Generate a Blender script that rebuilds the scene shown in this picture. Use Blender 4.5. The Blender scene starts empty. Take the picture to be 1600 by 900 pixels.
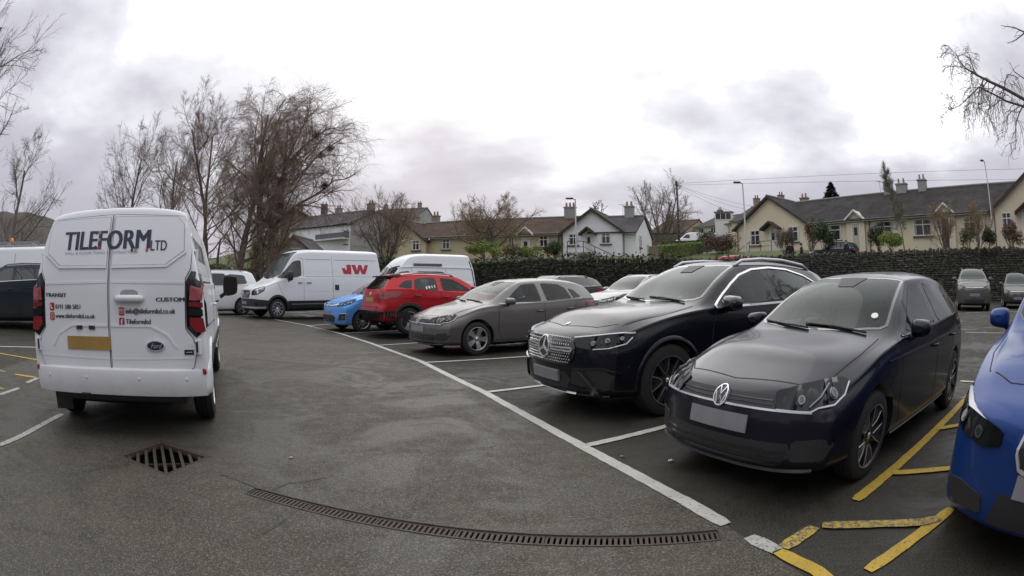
import bpy, bmesh, math, random
import numpy as np
from mathutils import Vector, Matrix
from mathutils.bvhtree import BVHTree
from mathutils.geometry import delaunay_2d_cdt, tessellate_polygon

# ------------------------------------------------------------------ scene, camera, light
S = bpy.context.scene
C = S.collection
PI = math.pi
R = math.radians
S.render.engine = 'CYCLES'
S.view_settings.view_transform = 'Standard'
S.view_settings.look = 'None'
S.view_settings.gamma = 1.0
S.view_settings.exposure = 0.0
S.cycles.max_bounces = 6
S.cycles.diffuse_bounces = 3
S.cycles.glossy_bounces = 3
S.cycles.transparent_max_bounces = 8
S.cycles.sample_clamp_indirect = 4.0

# a wide dashcam lens: theta = t + K3 t^3, t = pixels / F (of a 1600 px wide picture)
CF, CK3, CPIT, CH = 878.0, 0.216, -0.006, 1.315
cam_d = bpy.data.cameras.new('dashcam')
cam = bpy.data.objects.new('dashcam', cam_d)
C.objects.link(cam)
cam.location = (0, 0, CH)
cam.rotation_euler = (PI/2 + CPIT, 0, 0)
cam_d.clip_start = 0.05
cam_d.clip_end = 3000
cam_d.type = 'PANO'
cam_d.panorama_type = 'FISHEYE_LENS_POLYNOMIAL'
cam_d.sensor_width = 36.0
_k = 1600.0/36.0/CF
cam_d.fisheye_fov = PI
cam_d.fisheye_polynomial_k0 = 0.0
cam_d.fisheye_polynomial_k1 = -_k
cam_d.fisheye_polynomial_k2 = 0.0
cam_d.fisheye_polynomial_k3 = -CK3*_k**3
cam_d.fisheye_polynomial_k4 = 0.0
S.camera = cam

SUN_AZ, SUN_EL = R(-9), R(33)          # azimuth from +Y towards +X
def build_world():
    w = bpy.data.worlds.new("World"); S.world = w; w.use_nodes = True
    nt = w.node_tree; N = nt.nodes; L = nt.links
    for n in list(N): N.remove(n)
    out = N.new('ShaderNodeOutputWorld')
    def nd(t, **k):
        n = N.new(t)
        for a, b in k.items(): setattr(n, a, b)
        return n
    def mth(op, a, b=None, clamp=False):
        n = nd('ShaderNodeMath', operation=op, use_clamp=clamp)
        for i, v in enumerate((a, b)):
            if v is None: continue
            if isinstance(v, (int, float)): n.inputs[i].default_value = v
            else: L.new(v, n.inputs[i])
        return n.outputs[0]
    sky = nd('ShaderNodeTexSky', sky_type='NISHITA')
    sky.sun_disc = False; sky.sun_elevation = SUN_EL; sky.sun_rotation = SUN_AZ
    sky.air_density = 1.2; sky.dust_density = 3.0
    b1 = nd('ShaderNodeBackground'); L.new(sky.outputs[0], b1.inputs[0]); b1.inputs[1].default_value = 0.06
    tc = nd('ShaderNodeTexCoord')
    sp = nd('ShaderNodeSeparateXYZ'); L.new(tc.outputs['Generated'], sp.inputs[0])
    zz = mth('ADD', mth('MAXIMUM', sp.outputs[2], 0.0), 0.22)
    cx = mth('DIVIDE', sp.outputs[0], zz); cy = mth('DIVIDE', sp.outputs[1], zz)
    cb = nd('ShaderNodeCombineXYZ'); L.new(cx, cb.inputs[0]); L.new(cy, cb.inputs[1])
    def noise(scale, det, off, rough=.5):
        mp = nd('ShaderNodeMapping'); L.new(cb.outputs[0], mp.inputs[0]); mp.inputs['Location'].default_value = off
        n = nd('ShaderNodeTexNoise'); L.new(mp.outputs[0], n.inputs[0])
        n.inputs['Scale'].default_value = scale; n.inputs['Detail'].default_value = det; n.inputs['Roughness'].default_value = rough
        return n.outputs[0]
    big = noise(0.55, 5, (SKY_OFF[0], SKY_OFF[1], 0), .5)
    fine = noise(1.7, 6, (4.2, 1.7, 3), .55)
    sd = Vector((math.sin(SUN_AZ)*math.cos(SUN_EL), math.cos(SUN_AZ)*math.cos(SUN_EL), math.sin(SUN_EL)))
    dt = nd('ShaderNodeVectorMath', operation='DOT_PRODUCT'); L.new(tc.outputs['Generated'], dt.inputs[0]); dt.inputs[1].default_value = sd
    near = mth('POWER', mth('MAXIMUM', dt.outputs['Value'], 0.0), 3.0)
    # cloud cover thins upwards and towards the veiled sun
    cov = mth('ADD', mth('MULTIPLY', big, 1.5), mth('MULTIPLY', fine, 0.55))
    cov = mth('ADD', cov, mth('MULTIPLY', mth('MAXIMUM', sp.outputs[2], 0.0), 0.62))
    cov = mth('ADD', cov, mth('MULTIPLY', near, 0.24))
    cov = mth('SUBTRACT', cov, 0.92)
    ramp = nd('ShaderNodeValToRGB'); L.new(cov, ramp.inputs[0])
    e = ramp.color_ramp.elements
    e[0].position = 0.10; e[0].color = (0.54, 0.53, 0.61, 1)
    e[1].position = 0.62; e[1].color = (1.75, 1.75, 1.80, 1)
    m = e.new(0.24); m.color = (0.60, 0.585, 0.67, 1)
    m = e.new(0.36); m.color = (0.70, 0.69, 0.77, 1)
    m = e.new(0.47); m.color = (0.98, 0.98, 1.05, 1)
    vm = nd('ShaderNodeVectorMath', operation='SCALE'); L.new(ramp.outputs[0], vm.inputs[0]); vm.inputs['Scale'].default_value = 1.0
    b2 = nd('ShaderNodeBackground'); L.new(vm.outputs[0], b2.inputs[0]); b2.inputs[1].default_value = 1.0
    mx = nd('ShaderNodeMixShader'); mx.inputs[0].default_value = 0.9
    L.new(b1.outputs[0], mx.inputs[1]); L.new(b2.outputs[0], mx.inputs[2]); L.new(mx.outputs[0], out.inputs[0])
SKY_OFF = (-4.2, 5.5)
build_world()
sl = bpy.data.lights.new('sun', 'SUN'); sl.energy = 0.5; sl.angle = R(60); sl.color = (1.0, .97, .93)
so = bpy.data.objects.new('sun', sl); C.objects.link(so)
so.rotation_euler = Vector((math.sin(SUN_AZ)*math.cos(SUN_EL), math.cos(SUN_AZ)*math.cos(SUN_EL), math.sin(SUN_EL))).to_track_quat('Z', 'Y').to_euler()

# ------------------------------------------------------------------ surveying: from a bearing in the photograph to a place
def ray(px, py):
    dx, dy = px-800.0, py-450.0
    r = math.hypot(dx, dy) or 1e-9
    t = r/CF; th = t + CK3*t**3; s = math.sin(th)/r
    x, y, z = dx*s, -dy*s, math.cos(th)
    c, q = math.cos(CPIT), math.sin(CPIT)
    return Vector((x, -q*y + c*z, c*y + q*z))
def G(px, py, h=0.0):
    v = ray(px, py); t = (h-CH)/v.z
    return Vector((v.x*t, v.y*t, h))
def gz(x, y):
    """height of the tarmac: level near the lane, rising a little towards the far right corner"""
    def sm(t): t = min(max(t, 0.0), 1.0); return t*t*(3-2*t)
    return (0.42*sm((x-6)/10) + .14*sm((-x-5)/5) + .16*sm((-x-8)/6)*(1-sm((y-9)/6)) + .28*sm((y-13)/7)*sm((x+4)/4)*(1-sm((x-6)/10)))
def GG(px, py, up=0.0):
    h = 0.0
    for _ in range(8):
        p = G(px, py, h); h = gz(p.x, p.y)
    p.z = h + up
    return p

# ------------------------------------------------------------------ materials
MATS = {}
def mat(name, col, rough=.5, metal=0., coat=0., ior=1.5, spec=.5, emit=None, trans=0., bump=None, var=None, alpha=1.):
    """Principled material; var=(scale, amount, second colour) mottles the colour, bump=(scale, strength)"""
    if name in MATS: return MATS[name]
    m = bpy.data.materials.new(name); m.use_nodes = True; nt = m.node_tree; b = nt.nodes['Principled BSDF']
    b.inputs['Base Color'].default_value = (*col, 1); b.inputs['Roughness'].default_value = rough
    b.inputs['Metallic'].default_value = metal; b.inputs['IOR'].default_value = ior
    b.inputs['Specular IOR Level'].default_value = spec
    b.inputs['Coat Weight'].default_value = coat; b.inputs['Coat Roughness'].default_value = .04
    b.inputs['Transmission Weight'].default_value = trans
    b.inputs['Alpha'].default_value = alpha
    if emit:
        b.inputs['Emission Color'].default_value = (*emit[0], 1); b.inputs['Emission Strength'].default_value = emit[1]
    tc = nt.nodes.new('ShaderNodeTexCoord')
    if var:
        n = nt.nodes.new('ShaderNodeTexNoise'); n.inputs['Scale'].default_value = var[0]; n.inputs['Detail'].default_value = 6
        n.inputs['Roughness'].default_value = .6
        nt.links.new(tc.outputs['Object'], n.inputs[0])
        r = nt.nodes.new('ShaderNodeValToRGB'); nt.links.new(n.outputs[0], r.inputs[0])
        r.color_ramp.elements[0].position = .5-var[1]; r.color_ramp.elements[1].position = .5+var[1]
        r.color_ramp.elements[0].color = (*col, 1); r.color_ramp.elements[1].color = (*var[2], 1)
        nt.links.new(r.outputs[0], b.inputs['Base Color'])
    if bump:
        n = nt.nodes.new('ShaderNodeTexNoise'); n.inputs['Scale'].default_value = bump[0]; n.inputs['Detail'].default_value = 5
        nt.links.new(tc.outputs['Object'], n.inputs[0])
        bp = nt.nodes.new('ShaderNodeBump'); bp.inputs['Strength'].default_value = bump[1]; bp.inputs['Distance'].default_value = .02
        nt.links.new(n.outputs[0], bp.inputs['Height']); nt.links.new(bp.outputs[0], b.inputs['Normal'])
    MATS[name] = m
    return m
def paint(name, col, metal=0., rough=.35, dirt=(.16, .14, .11), dirt_amt=.5):
    """car paint under a clear coat, with road film on the lower panels and a slightly uneven gloss"""
    if name in MATS: return MATS[name]
    m = bpy.data.materials.new(name); m.use_nodes = True; nt = m.node_tree; b = nt.nodes['Principled BSDF']
    Nn, L = nt.nodes, nt.links
    b.inputs['Metallic'].default_value = metal; b.inputs['Coat Weight'].default_value = .42; b.inputs['Specular IOR Level'].default_value = .15
    tc = Nn.new('ShaderNodeTexCoord'); sp = Nn.new('ShaderNodeSeparateXYZ'); L.new(tc.outputs['Object'], sp.inputs[0])
    n = Nn.new('ShaderNodeTexNoise'); n.inputs['Scale'].default_value = 5; n.inputs['Detail'].default_value = 8; n.inputs['Roughness'].default_value = .65
    L.new(tc.outputs['Object'], n.inputs[0])
    mr = Nn.new('ShaderNodeMapRange'); L.new(sp.outputs[2], mr.inputs[0])
    mr.inputs[1].default_value = .85; mr.inputs[2].default_value = .15; mr.inputs[3].default_value = 0.03; mr.inputs[4].default_value = 1
    mu = Nn.new('ShaderNodeMath'); mu.operation = 'MULTIPLY'; L.new(mr.outputs[0], mu.inputs[0]); L.new(n.outputs[0], mu.inputs[1])
    m2 = Nn.new('ShaderNodeMath'); m2.operation = 'MULTIPLY'; m2.use_clamp = True; L.new(mu.outputs[0], m2.inputs[0]); m2.inputs[1].default_value = dirt_amt
    mx = Nn.new('ShaderNodeMix'); mx.data_type = 'RGBA'; L.new(m2.outputs[0], mx.inputs[0])
    mx.inputs[6].default_value = (*col, 1); mx.inputs[7].default_value = (*dirt, 1); L.new(mx.outputs[2], b.inputs['Base Color'])
    a = Nn.new('ShaderNodeMath'); a.operation = 'MULTIPLY_ADD'; L.new(m2.outputs[0], a.inputs[0]); a.inputs[1].default_value = .5; a.inputs[2].default_value = .05
    L.new(a.outputs[0], b.inputs['Coat Roughness'])
    b.inputs['Roughness'].default_value = rough
    MATS[name] = m
    return m
M_rubber = mat('tyre_rubber', (.018, .018, .019), .75, bump=(40, .3))
M_black = mat('black_plastic', (.022, .022, .024), .5)
M_gloss = mat('gloss_black_plastic', (.012, .012, .014), .12, coat=1)
M_dark = mat('underside_black', (.006, .006, .006), .9)
M_seam = mat('panel_gap', (.008, .008, .008), .8)
M_chrome = mat('chrome', (.80, .80, .82), .22, metal=.75)
M_alloy = mat('silver_alloy', (.42, .42, .43), .35, metal=.8)
M_alloyd = mat('dark_alloy', (.05, .05, .055), .3, metal=.6, coat=.5)
M_disc = mat('brake_disc', (.2, .19, .18), .4, metal=.9)
M_glass = mat('car_window_glass', (.008, .012, .012), .03, ior=1.6, spec=.6)
M_screen = mat('windscreen_glass', (.022, .034, .032), .05, ior=1.4, spec=.45)
def glassm(name, tint, ior=1.5, extra=0.0):
    m = bpy.data.materials.new(name); m.use_nodes = True; nt = m.node_tree; nt.nodes.clear()
    o = nt.nodes.new('ShaderNodeOutputMaterial'); mx = nt.nodes.new('ShaderNodeMixShader'); t = nt.nodes.new('ShaderNodeBsdfTransparent'); g = nt.nodes.new('ShaderNodeBsdfGlossy')
    t.inputs[0].default_value = (*tint, 1); g.inputs[0].default_value = (.95, 1, .98, 1); g.inputs['Roughness'].default_value = .03
    f = nt.nodes.new('ShaderNodeFresnel'); f.inputs[0].default_value = ior; a = nt.nodes.new('ShaderNodeMath'); a.operation = 'ADD'; a.use_clamp = True; a.inputs[1].default_value = extra
    nt.links.new(f.outputs[0], a.inputs[0]); nt.links.new(a.outputs[0], mx.inputs[0]); nt.links.new(t.outputs[0], mx.inputs[1]); nt.links.new(g.outputs[0], mx.inputs[2]); nt.links.new(mx.outputs[0], o.inputs[0]); MATS[name] = m
    return m
M_cglass = glassm('clear_side_glass', (.66, .72, .70), 1.33, .005); M_cscreen = glassm('clear_windscreen', (.66, .74, .71), 1.28, .005); M_cpriv = glassm('privacy_glass', (.10, .11, .11), 1.45, .0)
M_cabin = mat('dark_cabin_trim', (.035, .035, .037), .8); M_seat = mat('grey_seat_fabric', (.20, .20, .21), .9, bump=(60, .3)); M_head = mat('pale_headlining', (.20, .20, .19), .9)
M_lens = mat('headlamp_lens', (.016, .018, .020), .06, ior=1.4, spec=.35)
M_lensd = mat('smoked_lamp_lens', (.008, .009, .010), .06, ior=1.4, spec=.35)
M_refl = mat('lamp_reflector', (.17, .175, .19), .3, metal=.9)
M_refl2 = mat('satin_aluminium', (.55, .55, .57), .3, metal=.5)
M_drl = mat('daytime_light_strip', (.62, .64, .68), .3)
M_mirror = mat('mirror_glass', (.12, .13, .15), .05, metal=1)
M_red = mat('red_lamp_lens', (.20, .008, .012), .12, ior=1.6, coat=1)
M_redb = mat('bright_red_lamp_lens', (.26, .010, .018), .15, coat=1)
M_amber = mat('amber_lens', (.7, .25, .02), .2)
M_plw = mat('white_plate', (.24, .24, .25), .6, var=(5, .3, (.17, .17, .18)))
M_ply = mat('yellow_plate', (.42, .27, .07), .6, var=(5, .3, (.30, .18, .05)))
M_tax = mat('paper_disc', (.75, .76, .72), .6)
M_whitepl = mat('white_plastic', (.6, .6, .6), .4)

# ------------------------------------------------------------------ object helpers
def link(o, parent=None):
    C.objects.link(o)
    if parent is not None: o.parent = parent
    return o
def meshobj(name, verts, faces, mats, parent=None, midx=None, smooth=False, sharp=None):
    me = bpy.data.meshes.new(name); me.from_pydata([tuple(v) for v in verts], [], [tuple(f) for f in faces])
    for m in (mats if isinstance(mats, (list, tuple)) else [mats]): me.materials.append(m)
    if midx is not None: me.polygons.foreach_set('material_index', midx)
    if smooth:
        me.polygons.foreach_set('use_smooth', [True]*len(me.polygons))
        if sharp: me.set_sharp_from_angle(angle=R(sharp))
    me.update()
    return link(bpy.data.objects.new(name, me), parent)
def npmesh(name, V, F, m, parent=None, smooth=False):
    """fast mesh from numpy arrays, all faces with the same number of corners"""
    V = np.asarray(V, np.float32); F = np.asarray(F, np.int32); k = F.shape[1]
    me = bpy.data.meshes.new(name); me.vertices.add(len(V)); me.vertices.foreach_set('co', V.ravel())
    me.loops.add(F.size); me.loops.foreach_set('vertex_index', F.ravel())
    me.polygons.add(len(F)); me.polygons.foreach_set('loop_start', np.arange(0, F.size, k, dtype=np.int32))
    me.polygons.foreach_set('loop_total', np.full(len(F), k, np.int32))
    if smooth: me.polygons.foreach_set('use_smooth', np.ones(len(F), bool))
    for mm in (m if isinstance(m, (list, tuple)) else [m]): me.materials.append(mm)
    me.update(calc_edges=True); me.validate()
    return link(bpy.data.objects.new(name, me), parent)
class MB:
    """collects simple shapes into one mesh"""
    def __init__(s): s.v = []; s.f = []; s.m = []
    def add(s, v, f, mi=0):
        b = len(s.v); s.v += [tuple(p) for p in v]; s.f += [tuple(i+b for i in q) for q in f]; s.m += [mi]*len(f); return s
    def box(s, c, d, rz=0, mi=0, taper=0.0):
        x, y, z = d[0]/2, d[1]/2, d[2]/2; cr, sr = math.cos(rz), math.sin(rz); v = []
        for k in (-1, 1):
            q = 1-taper*(k > 0)
            for a, b in ((-1, -1), (1, -1), (1, 1), (-1, 1)):
                px, py = a*x*q, b*y*q; v.append((c[0]+px*cr-py*sr, c[1]+px*sr+py*cr, c[2]+k*z))
        return s.add(v, [(3, 2, 1, 0), (4, 5, 6, 7), (0, 1, 5, 4), (1, 2, 6, 5), (2, 3, 7, 6), (3, 0, 4, 7)], mi)
    def tube(s, pts, r, n=8, mi=0, caps=True):
        pts = [Vector(p) for p in pts]; rr = r if isinstance(r, (list, tuple)) else [r]*len(pts); b = len(s.v); prev = None
        for i, p in enumerate(pts):
            t = (pts[min(i+1, len(pts)-1)]-pts[max(i-1, 0)]).normalized()
            u = t.orthogonal().normalized() if prev is None else (prev-t*prev.dot(t)).normalized()
            prev = u; w = t.cross(u)
            for k in range(n):
                a = 2*PI*k/n; s.v.append(tuple(p+(u*math.cos(a)+w*math.sin(a))*rr[i]))
        for i in range(len(pts)-1):
            for k in range(n):
                s.f.append((b+i*n+k, b+i*n+(k+1) % n, b+(i+1)*n+(k+1) % n, b+(i+1)*n+k)); s.m.append(mi)
        if caps:
            s.f.append(tuple(b+k for k in reversed(range(n)))); s.f.append(tuple(b+(len(pts)-1)*n+k for k in range(n))); s.m += [mi, mi]
        return s
    def lathe(s, prof, axis='z', c=(0, 0, 0), n=24, mi=0):
        """prof: (radius, along-axis)"""
        b = len(s.v)
        for (r, h) in prof:
            for k in range(n):
                a = 2*PI*k/n; ca, sa = math.cos(a)*r, math.sin(a)*r
                p = (ca, sa, h) if axis == 'z' else ((ca, h, sa) if axis == 'y' else (h, ca, sa))
                s.v.append((p[0]+c[0], p[1]+c[1], p[2]+c[2]))
        for i in range(len(prof)-1):
            for k in range(n):
                s.f.append((b+i*n+k, b+i*n+(k+1) % n, b+(i+1)*n+(k+1) % n, b+(i+1)*n+k)); s.m.append(mi)
        return s
    def ball(s, c, r, n=10, mi=0):
        prof = [(max(1e-4, math.cos(a)), math.sin(a)) for a in [(-PI/2)+PI*i/n for i in range(n+1)]]
        b = len(s.v); s.lathe(prof, 'z', (0, 0, 0), 2*n, mi)
        rr = r if isinstance(r, (tuple, list)) else (r, r, r)
        for i in range(b, len(s.v)): x, y, z = s.v[i]; s.v[i] = (c[0]+x*rr[0], c[1]+y*rr[1], c[2]+z*rr[2])
        return s
    def out(s, name, m, parent=None, smooth=False, sharp=None, bevel=0):
        o = meshobj(name, s.v, s.f, m, parent, s.m, smooth, sharp)
        if bevel:
            md = o.modifiers.new('b', 'BEVEL'); md.width = bevel; md.segments = 2; md.limit_method = 'ANGLE'
        return o
def tag(o, label=None, cat=None, group=None, kind=None):
    if label: o['label'] = label
    if cat: o['category'] = cat
    if group: o['group'] = group
    if kind: o['kind'] = kind
    return o
def empty(name, loc=(0, 0, 0), rz=0.0, label=None, cat=None, group=None):
    o = bpy.data.objects.new(name, None); C.objects.link(o); o.location = loc; o.rotation_euler = (0, 0, rz); o.empty_display_size = .2
    return tag(o, label, cat, group)
def copy_tree(o, parent=None):
    c = o.copy(); C.objects.link(c)
    if parent is not None: c.parent = parent
    for ch in list(o.children): copy_tree(ch, c)
    return c

# ------------------------------------------------------------------ vehicles: lofted body with parts laid on it
def pchip(tab):
    xs = [p[0] for p in tab]; ys = [p[1] for p in tab]; n = len(xs)
    if n == 1: return lambda x: ys[0]
    h = [xs[i+1]-xs[i] for i in range(n-1)]; d = [(ys[i+1]-ys[i])/h[i] for i in range(n-1)]; m = [0]*n
    m[0], m[-1] = d[0], d[-1]
    for i in range(1, n-1):
        m[i] = 0 if d[i-1]*d[i] <= 0 else 2*d[i-1]*d[i]/(d[i-1]+d[i])
    def f(x):
        if x <= xs[0]: return ys[0]
        if x >= xs[-1]: return ys[-1]
        i = 0
        while x > xs[i+1]: i += 1
        t = (x-xs[i])/h[i]
        return ys[i]*(1+2*t)*(1-t)**2 + m[i]*h[i]*t*(1-t)**2 + ys[i+1]*t*t*(3-2*t) + m[i+1]*h[i]*t*t*(t-1)
    return f
def smooth_section(p, it=2):
    for _ in range(it):
        q = [p[0]]
        for a, b in zip(p[:-1], p[1:]):
            q += [(a[0]*.75+b[0]*.25, a[1]*.75+b[1]*.25), (a[0]*.25+b[0]*.75, a[1]*.25+b[1]*.75)]
        q.append(p[-1]); p = q
    return p
class Car:
    def __init__(s, name, spec, pos, head, paintm, label, cat, group=None, z=None, detail=1.0):
        s.sp = spec; s.L, s.W, s.H = spec['L'], spec['W'], spec['H']; s.hw = s.W/2
        s.root = empty(name, (pos[0], pos[1], gz(*pos) if z is None else z), R(head), label, cat, group)
        s.paint = paintm; s.detail = detail
        s.T = {k: pchip(v) for k, v in spec['tab'].items()}
        s.make_body()
    def section(s, x):
        T = s.T; w, wb, zb, wr, zr, zc, z0, zm = (T[k](x) for k in ('w', 'wb', 'zb', 'wr', 'zr', 'zc', 'z0', 'zm'))
        e = s.sp.get('tight', .12)
        p = [(0, z0), (w*.45, z0), (w*.86, z0), (w*.955, z0+.035), (w*.985, z0+.12), (w, zm), (w*.995, zm+(zb-zm)*.35), (w*.6+wb*.4, zm+(zb-zm)*.72),
             (wb+.004, zb-.035), (wb, zb), (wb-.02, zb+min(.02, (zr-zb)*.2))]
        for t in (.3, .6, .85): p.append((wb+(wr-wb)*t, zb+(zr-zb)*t))
        d = zc-zr
        p += [(wr, zr), (wr*(1-e*.5), zr+d*.30), (wr*(1-e*1.6), zr+d*.56), (wr*.58, zr+d*.84), (wr*.3, zr+d*.96), (0, zc)]
        return smooth_section(p, s.sp.get('smooth', 2))
    def deform(s, x, y, z):
        sp = s.sp; L = s.L; u = min(1, abs(y)/s.hw)
        fd = sp.get('fdn', 1.0); f = max(0, 1-x/fd)**2; g = max(0, 1-(L-x)/sp.get('fdr', 1.0))**2
        return (x + f*(sp['bf']*u**sp.get('bfp', 2.6)+s.pf(z)) - g*(sp['br']*u**3+s.pr(z)), y, z)
    def make_body(s):
        sp = s.sp; L = s.L; s.pf = pchip(sp['pf']); s.pr = pchip(sp['pr'])
        rn, rt = sp.get('rn', .07), sp.get('rt', .06)
        st = []                                          # (x, shrink)
        for k in (.12, .35, .6, .8, .93): st.append((0.0, k, rn))
        for i in range(5): a = PI/2*i/5; st.append((rn*(1-math.cos(a)), 1, rn*(1-math.sin(a))))
        n = int((L-rn-rt)/.05)
        for i in range(n+1): st.append((rn+(L-rn-rt)*i/n, 1, 0))
        for i in range(4, -1, -1): a = PI/2*i/5; st.append((L-rt*(1-math.cos(a)), 1, rt*(1-math.sin(a))))
        for k in (.93, .8, .6, .35, .12): st.append((L, k, rt))
        V = []; nv = None
        for (x, k, ins) in st:
            sec = s.section(x); zmid = (s.T['z0'](x)+s.T['zc'](x))/2; hh = (s.T['zc'](x)-s.T['z0'](x))/2; ww = s.T['w'](x)
            loop = [(y, z) for y, z in sec]+[(-y, z) for y, z in reversed(sec[1:-1])]
            nv = len(loop)
            for (y, z) in loop:
                sy = max(0, (ww-ins)/ww)*k; sz = max(0, (hh-ins)/hh)*k
                V.append(s.deform(x, y*sy, zmid+(z-zmid)*sz))
        F = []
        for i in range(len(st)-1):
            for j in range(nv): F.append((i*nv+j, i*nv+(j+1) % nv, (i+1)*nv+(j+1) % nv, (i+1)*nv+j))
        F.append(tuple(range(nv-1, -1, -1))); F.append(tuple((len(st)-1)*nv+j for j in range(nv)))
        s.bvh = BVHTree.FromPolygons([Vector(v) for v in V], F)
        b = meshobj('body', V, F, [s.paint, M_dark], s.root)
        # cut the wheel arches, the window openings and the hollow of the cabin
        cuts = []
        def cutter(mb):
            cut = mb.out('cutter', M_dark, s.root); bm = bmesh.new(); bm.from_mesh(cut.data); bmesh.ops.remove_doubles(bm, verts=bm.verts, dist=1e-4); bmesh.ops.triangulate(bm, faces=[f for f in bm.faces if len(f.verts) > 4]); bmesh.ops.recalc_face_normals(bm, faces=bm.faces); bm.to_mesh(cut.data); bm.free(); cuts.append(cut)
        def prism(poly, to3a, to3b):
            mb = MB(); n = len(poly); V_ = [to3a(*p) for p in poly]+[to3b(*p) for p in poly]
            mb.add(V_, [tuple(range(n)), tuple(reversed(range(n, 2*n)))]+[(i, (i+1) % n, n+(i+1) % n, n+i) for i in range(n)]); cutter(mb)
        mb = MB(); ra = sp['ra']
        for wx in sp['wx']:
            for sg in (-1, 1):
                y0 = sg*(s.hw-.34); y1 = sg*(s.hw+.3); prof = [(1e-5, y0), (ra, y0), (ra, y1), (1e-5, y1)]
                if sg < 0: prof = prof[::-1]
                mb.lathe(prof, 'y', (wx, 0, sp['rw']+.015), 40, 0)
        cutter(mb)
        if 'cab' in sp:
            cb = sp['cab']
            def shrink(poly, k):
                cx_ = sum(p[0] for p in poly)/len(poly); cy_ = sum(p[1] for p in poly)/len(poly); return [(p[0]+(cx_-p[0])*k, p[1]+(cy_-p[1])*k) for p in poly]
            x0, x1, zb0, zt, yb, yt = cb['box']
            mb = MB(); mb.add([(x0, -yb, zb0), (x1, -yb, zb0), (x1, yb, zb0), (x0, yb, zb0), (x0+.75, -yt, zt), (x1-.35, -yt, zt), (x1-.35, yt, zt), (x0+.75, yt, zt)], [(3, 2, 1, 0), (4, 5, 6, 7), (0, 1, 5, 4), (1, 2, 6, 5), (2, 3, 7, 6), (3, 0, 4, 7)]); cutter(mb)
            prism(shrink(cb['ws'], .03), lambda u, v: (u, v, cb['dash']), lambda u, v: (u, v, 3))
            for g_ in cb['side']:
                for sg in (-1, 1): prism(shrink(g_, .05), lambda u, v: (u, sg*.40, v), lambda u, v: (u, sg*1.4, v))
            if cb.get('rear'): prism(shrink(cb['rear'], .05), lambda u, v: (s.L-1.1, u, v), lambda u, v: (s.L+.5, u, v))
        bpy.context.view_layer.update()
        bm = bmesh.new(); bm.from_mesh(b.data); bmesh.ops.recalc_face_normals(bm, faces=bm.faces); bm.to_mesh(b.data); bm.free()
        for cut in cuts:
            md = b.modifiers.new('cut', 'BOOLEAN'); md.operation = 'DIFFERENCE'; md.object = cut; md.solver = 'EXACT'
        dg = bpy.context.evaluated_depsgraph_get(); me = bpy.data.meshes.new_from_object(b.evaluated_get(dg))
        b.modifiers.clear(); b.data = me; me.name = 'body'
        for cut in cuts: bpy.data.objects.remove(cut)
        me.materials.clear(); me.materials.append(s.paint); me.materials.append(M_dark); me.materials.append(M_cabin); me.materials.append(M_head)
        for p in me.polygons:
            c = p.center; q = s.bvh.find_nearest(c)[3]; inner = q is not None and q > .0035
            cabin = inner and 'cab' in sp and c.z > sp['cab']['box'][2]-.02 and abs(c.y) < s.hw-.03
            p.material_index = (3 if (cabin and p.normal.z < -.6) else 2) if cabin else (1 if inner or c.z < s.T['z0'](c.x)+.012 else 0)
            p.use_smooth = True
        me.set_sharp_from_angle(angle=R(38))
        if 'cab' in sp: s.interior(sp['cab'])
        zb_ = s.T['z0'](L/2); ub = MB(); xa, xb = sp['wx'][0]+sp['ra']+.04, sp['wx'][1]-sp['ra']-.04; lo = .17 if L < 5 else .24
        ub.box(((xa+xb)/2, 0, (lo+zb_+.06)/2), (xb-xa, s.W*.84, zb_+.06-lo)); ub.box((xa/2+.05, 0, (lo+zb_+.08)/2), (xa-.35, s.W*.56, zb_+.04-lo)); ub.box((xb+(L-xb)/2-.1, 0, (lo+zb_+.08)/2), (L-xb-.35, s.W*.56, zb_+.04-lo))
        ub.out('underbody', M_dark, s.root, bevel=.03)  # low dark chassis boxes, added to deepen the shade under the vehicle
        s.body = b
    def interior(s, cb):
        x0, x1, z0, zt, yb, yt = cb['box']; d = MB(); d.box((x0+.10, 0, cb['dash']-.14), (.42, yb*1.9, .26)); d.out('dashboard', M_cabin, s.root, bevel=.05)
        st = MB(); c = Vector((x0+.42, .36, cb['dash']-.03)); P_ = [c+Vector((math.sin(a)*.0-math.cos(a)*.09, math.sin(a)*.185, math.cos(a)*.16)) for a in [2*PI*k/20 for k in range(21)]]
        st.tube(P_, .016, 8); st.tube([P_[5], c, P_[15]], .014, 6); st.out('steering_wheel', M_cabin, s.root, True)
        for (xx, yy, w) in ((x0+.95, .36, .46), (x0+.95, -.36, .46), (x0+1.78, .38, .50), (x0+1.78, -.38, .50)):
            b = MB(); b.box((xx, yy, z0+.10), (.48, w, .18)); n = 12; V_ = []; h_ = cb['dash']+.14-z0
            b.box((xx+.22, yy, z0+h_*.5+.04), (.14, w, h_), taper=.25); o = b.out('seat', M_seat, s.root, True, 50, bevel=.04)
            hb = MB(); hb.ball((xx+.24, yy, cb['dash']+.27), (.05, .125, .085), 8); hb.tube([(xx+.24, yy-.05, cb['dash']+.1), (xx+.24, yy-.05, cb['dash']+.25)], .008, 6); hb.tube([(xx+.24, yy+.05, cb['dash']+.1), (xx+.24, yy+.05, cb['dash']+.25)], .008, 6); hb.out('headrest', M_seat, o, True)
        m_ = MB(); xx = cb.get('mir', x0+.72); m_.box((xx, 0, zt-.04), (.03, .24, .065)); m_.out('rear_view_mirror', M_cabin, s.root, bevel=.01)
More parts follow.
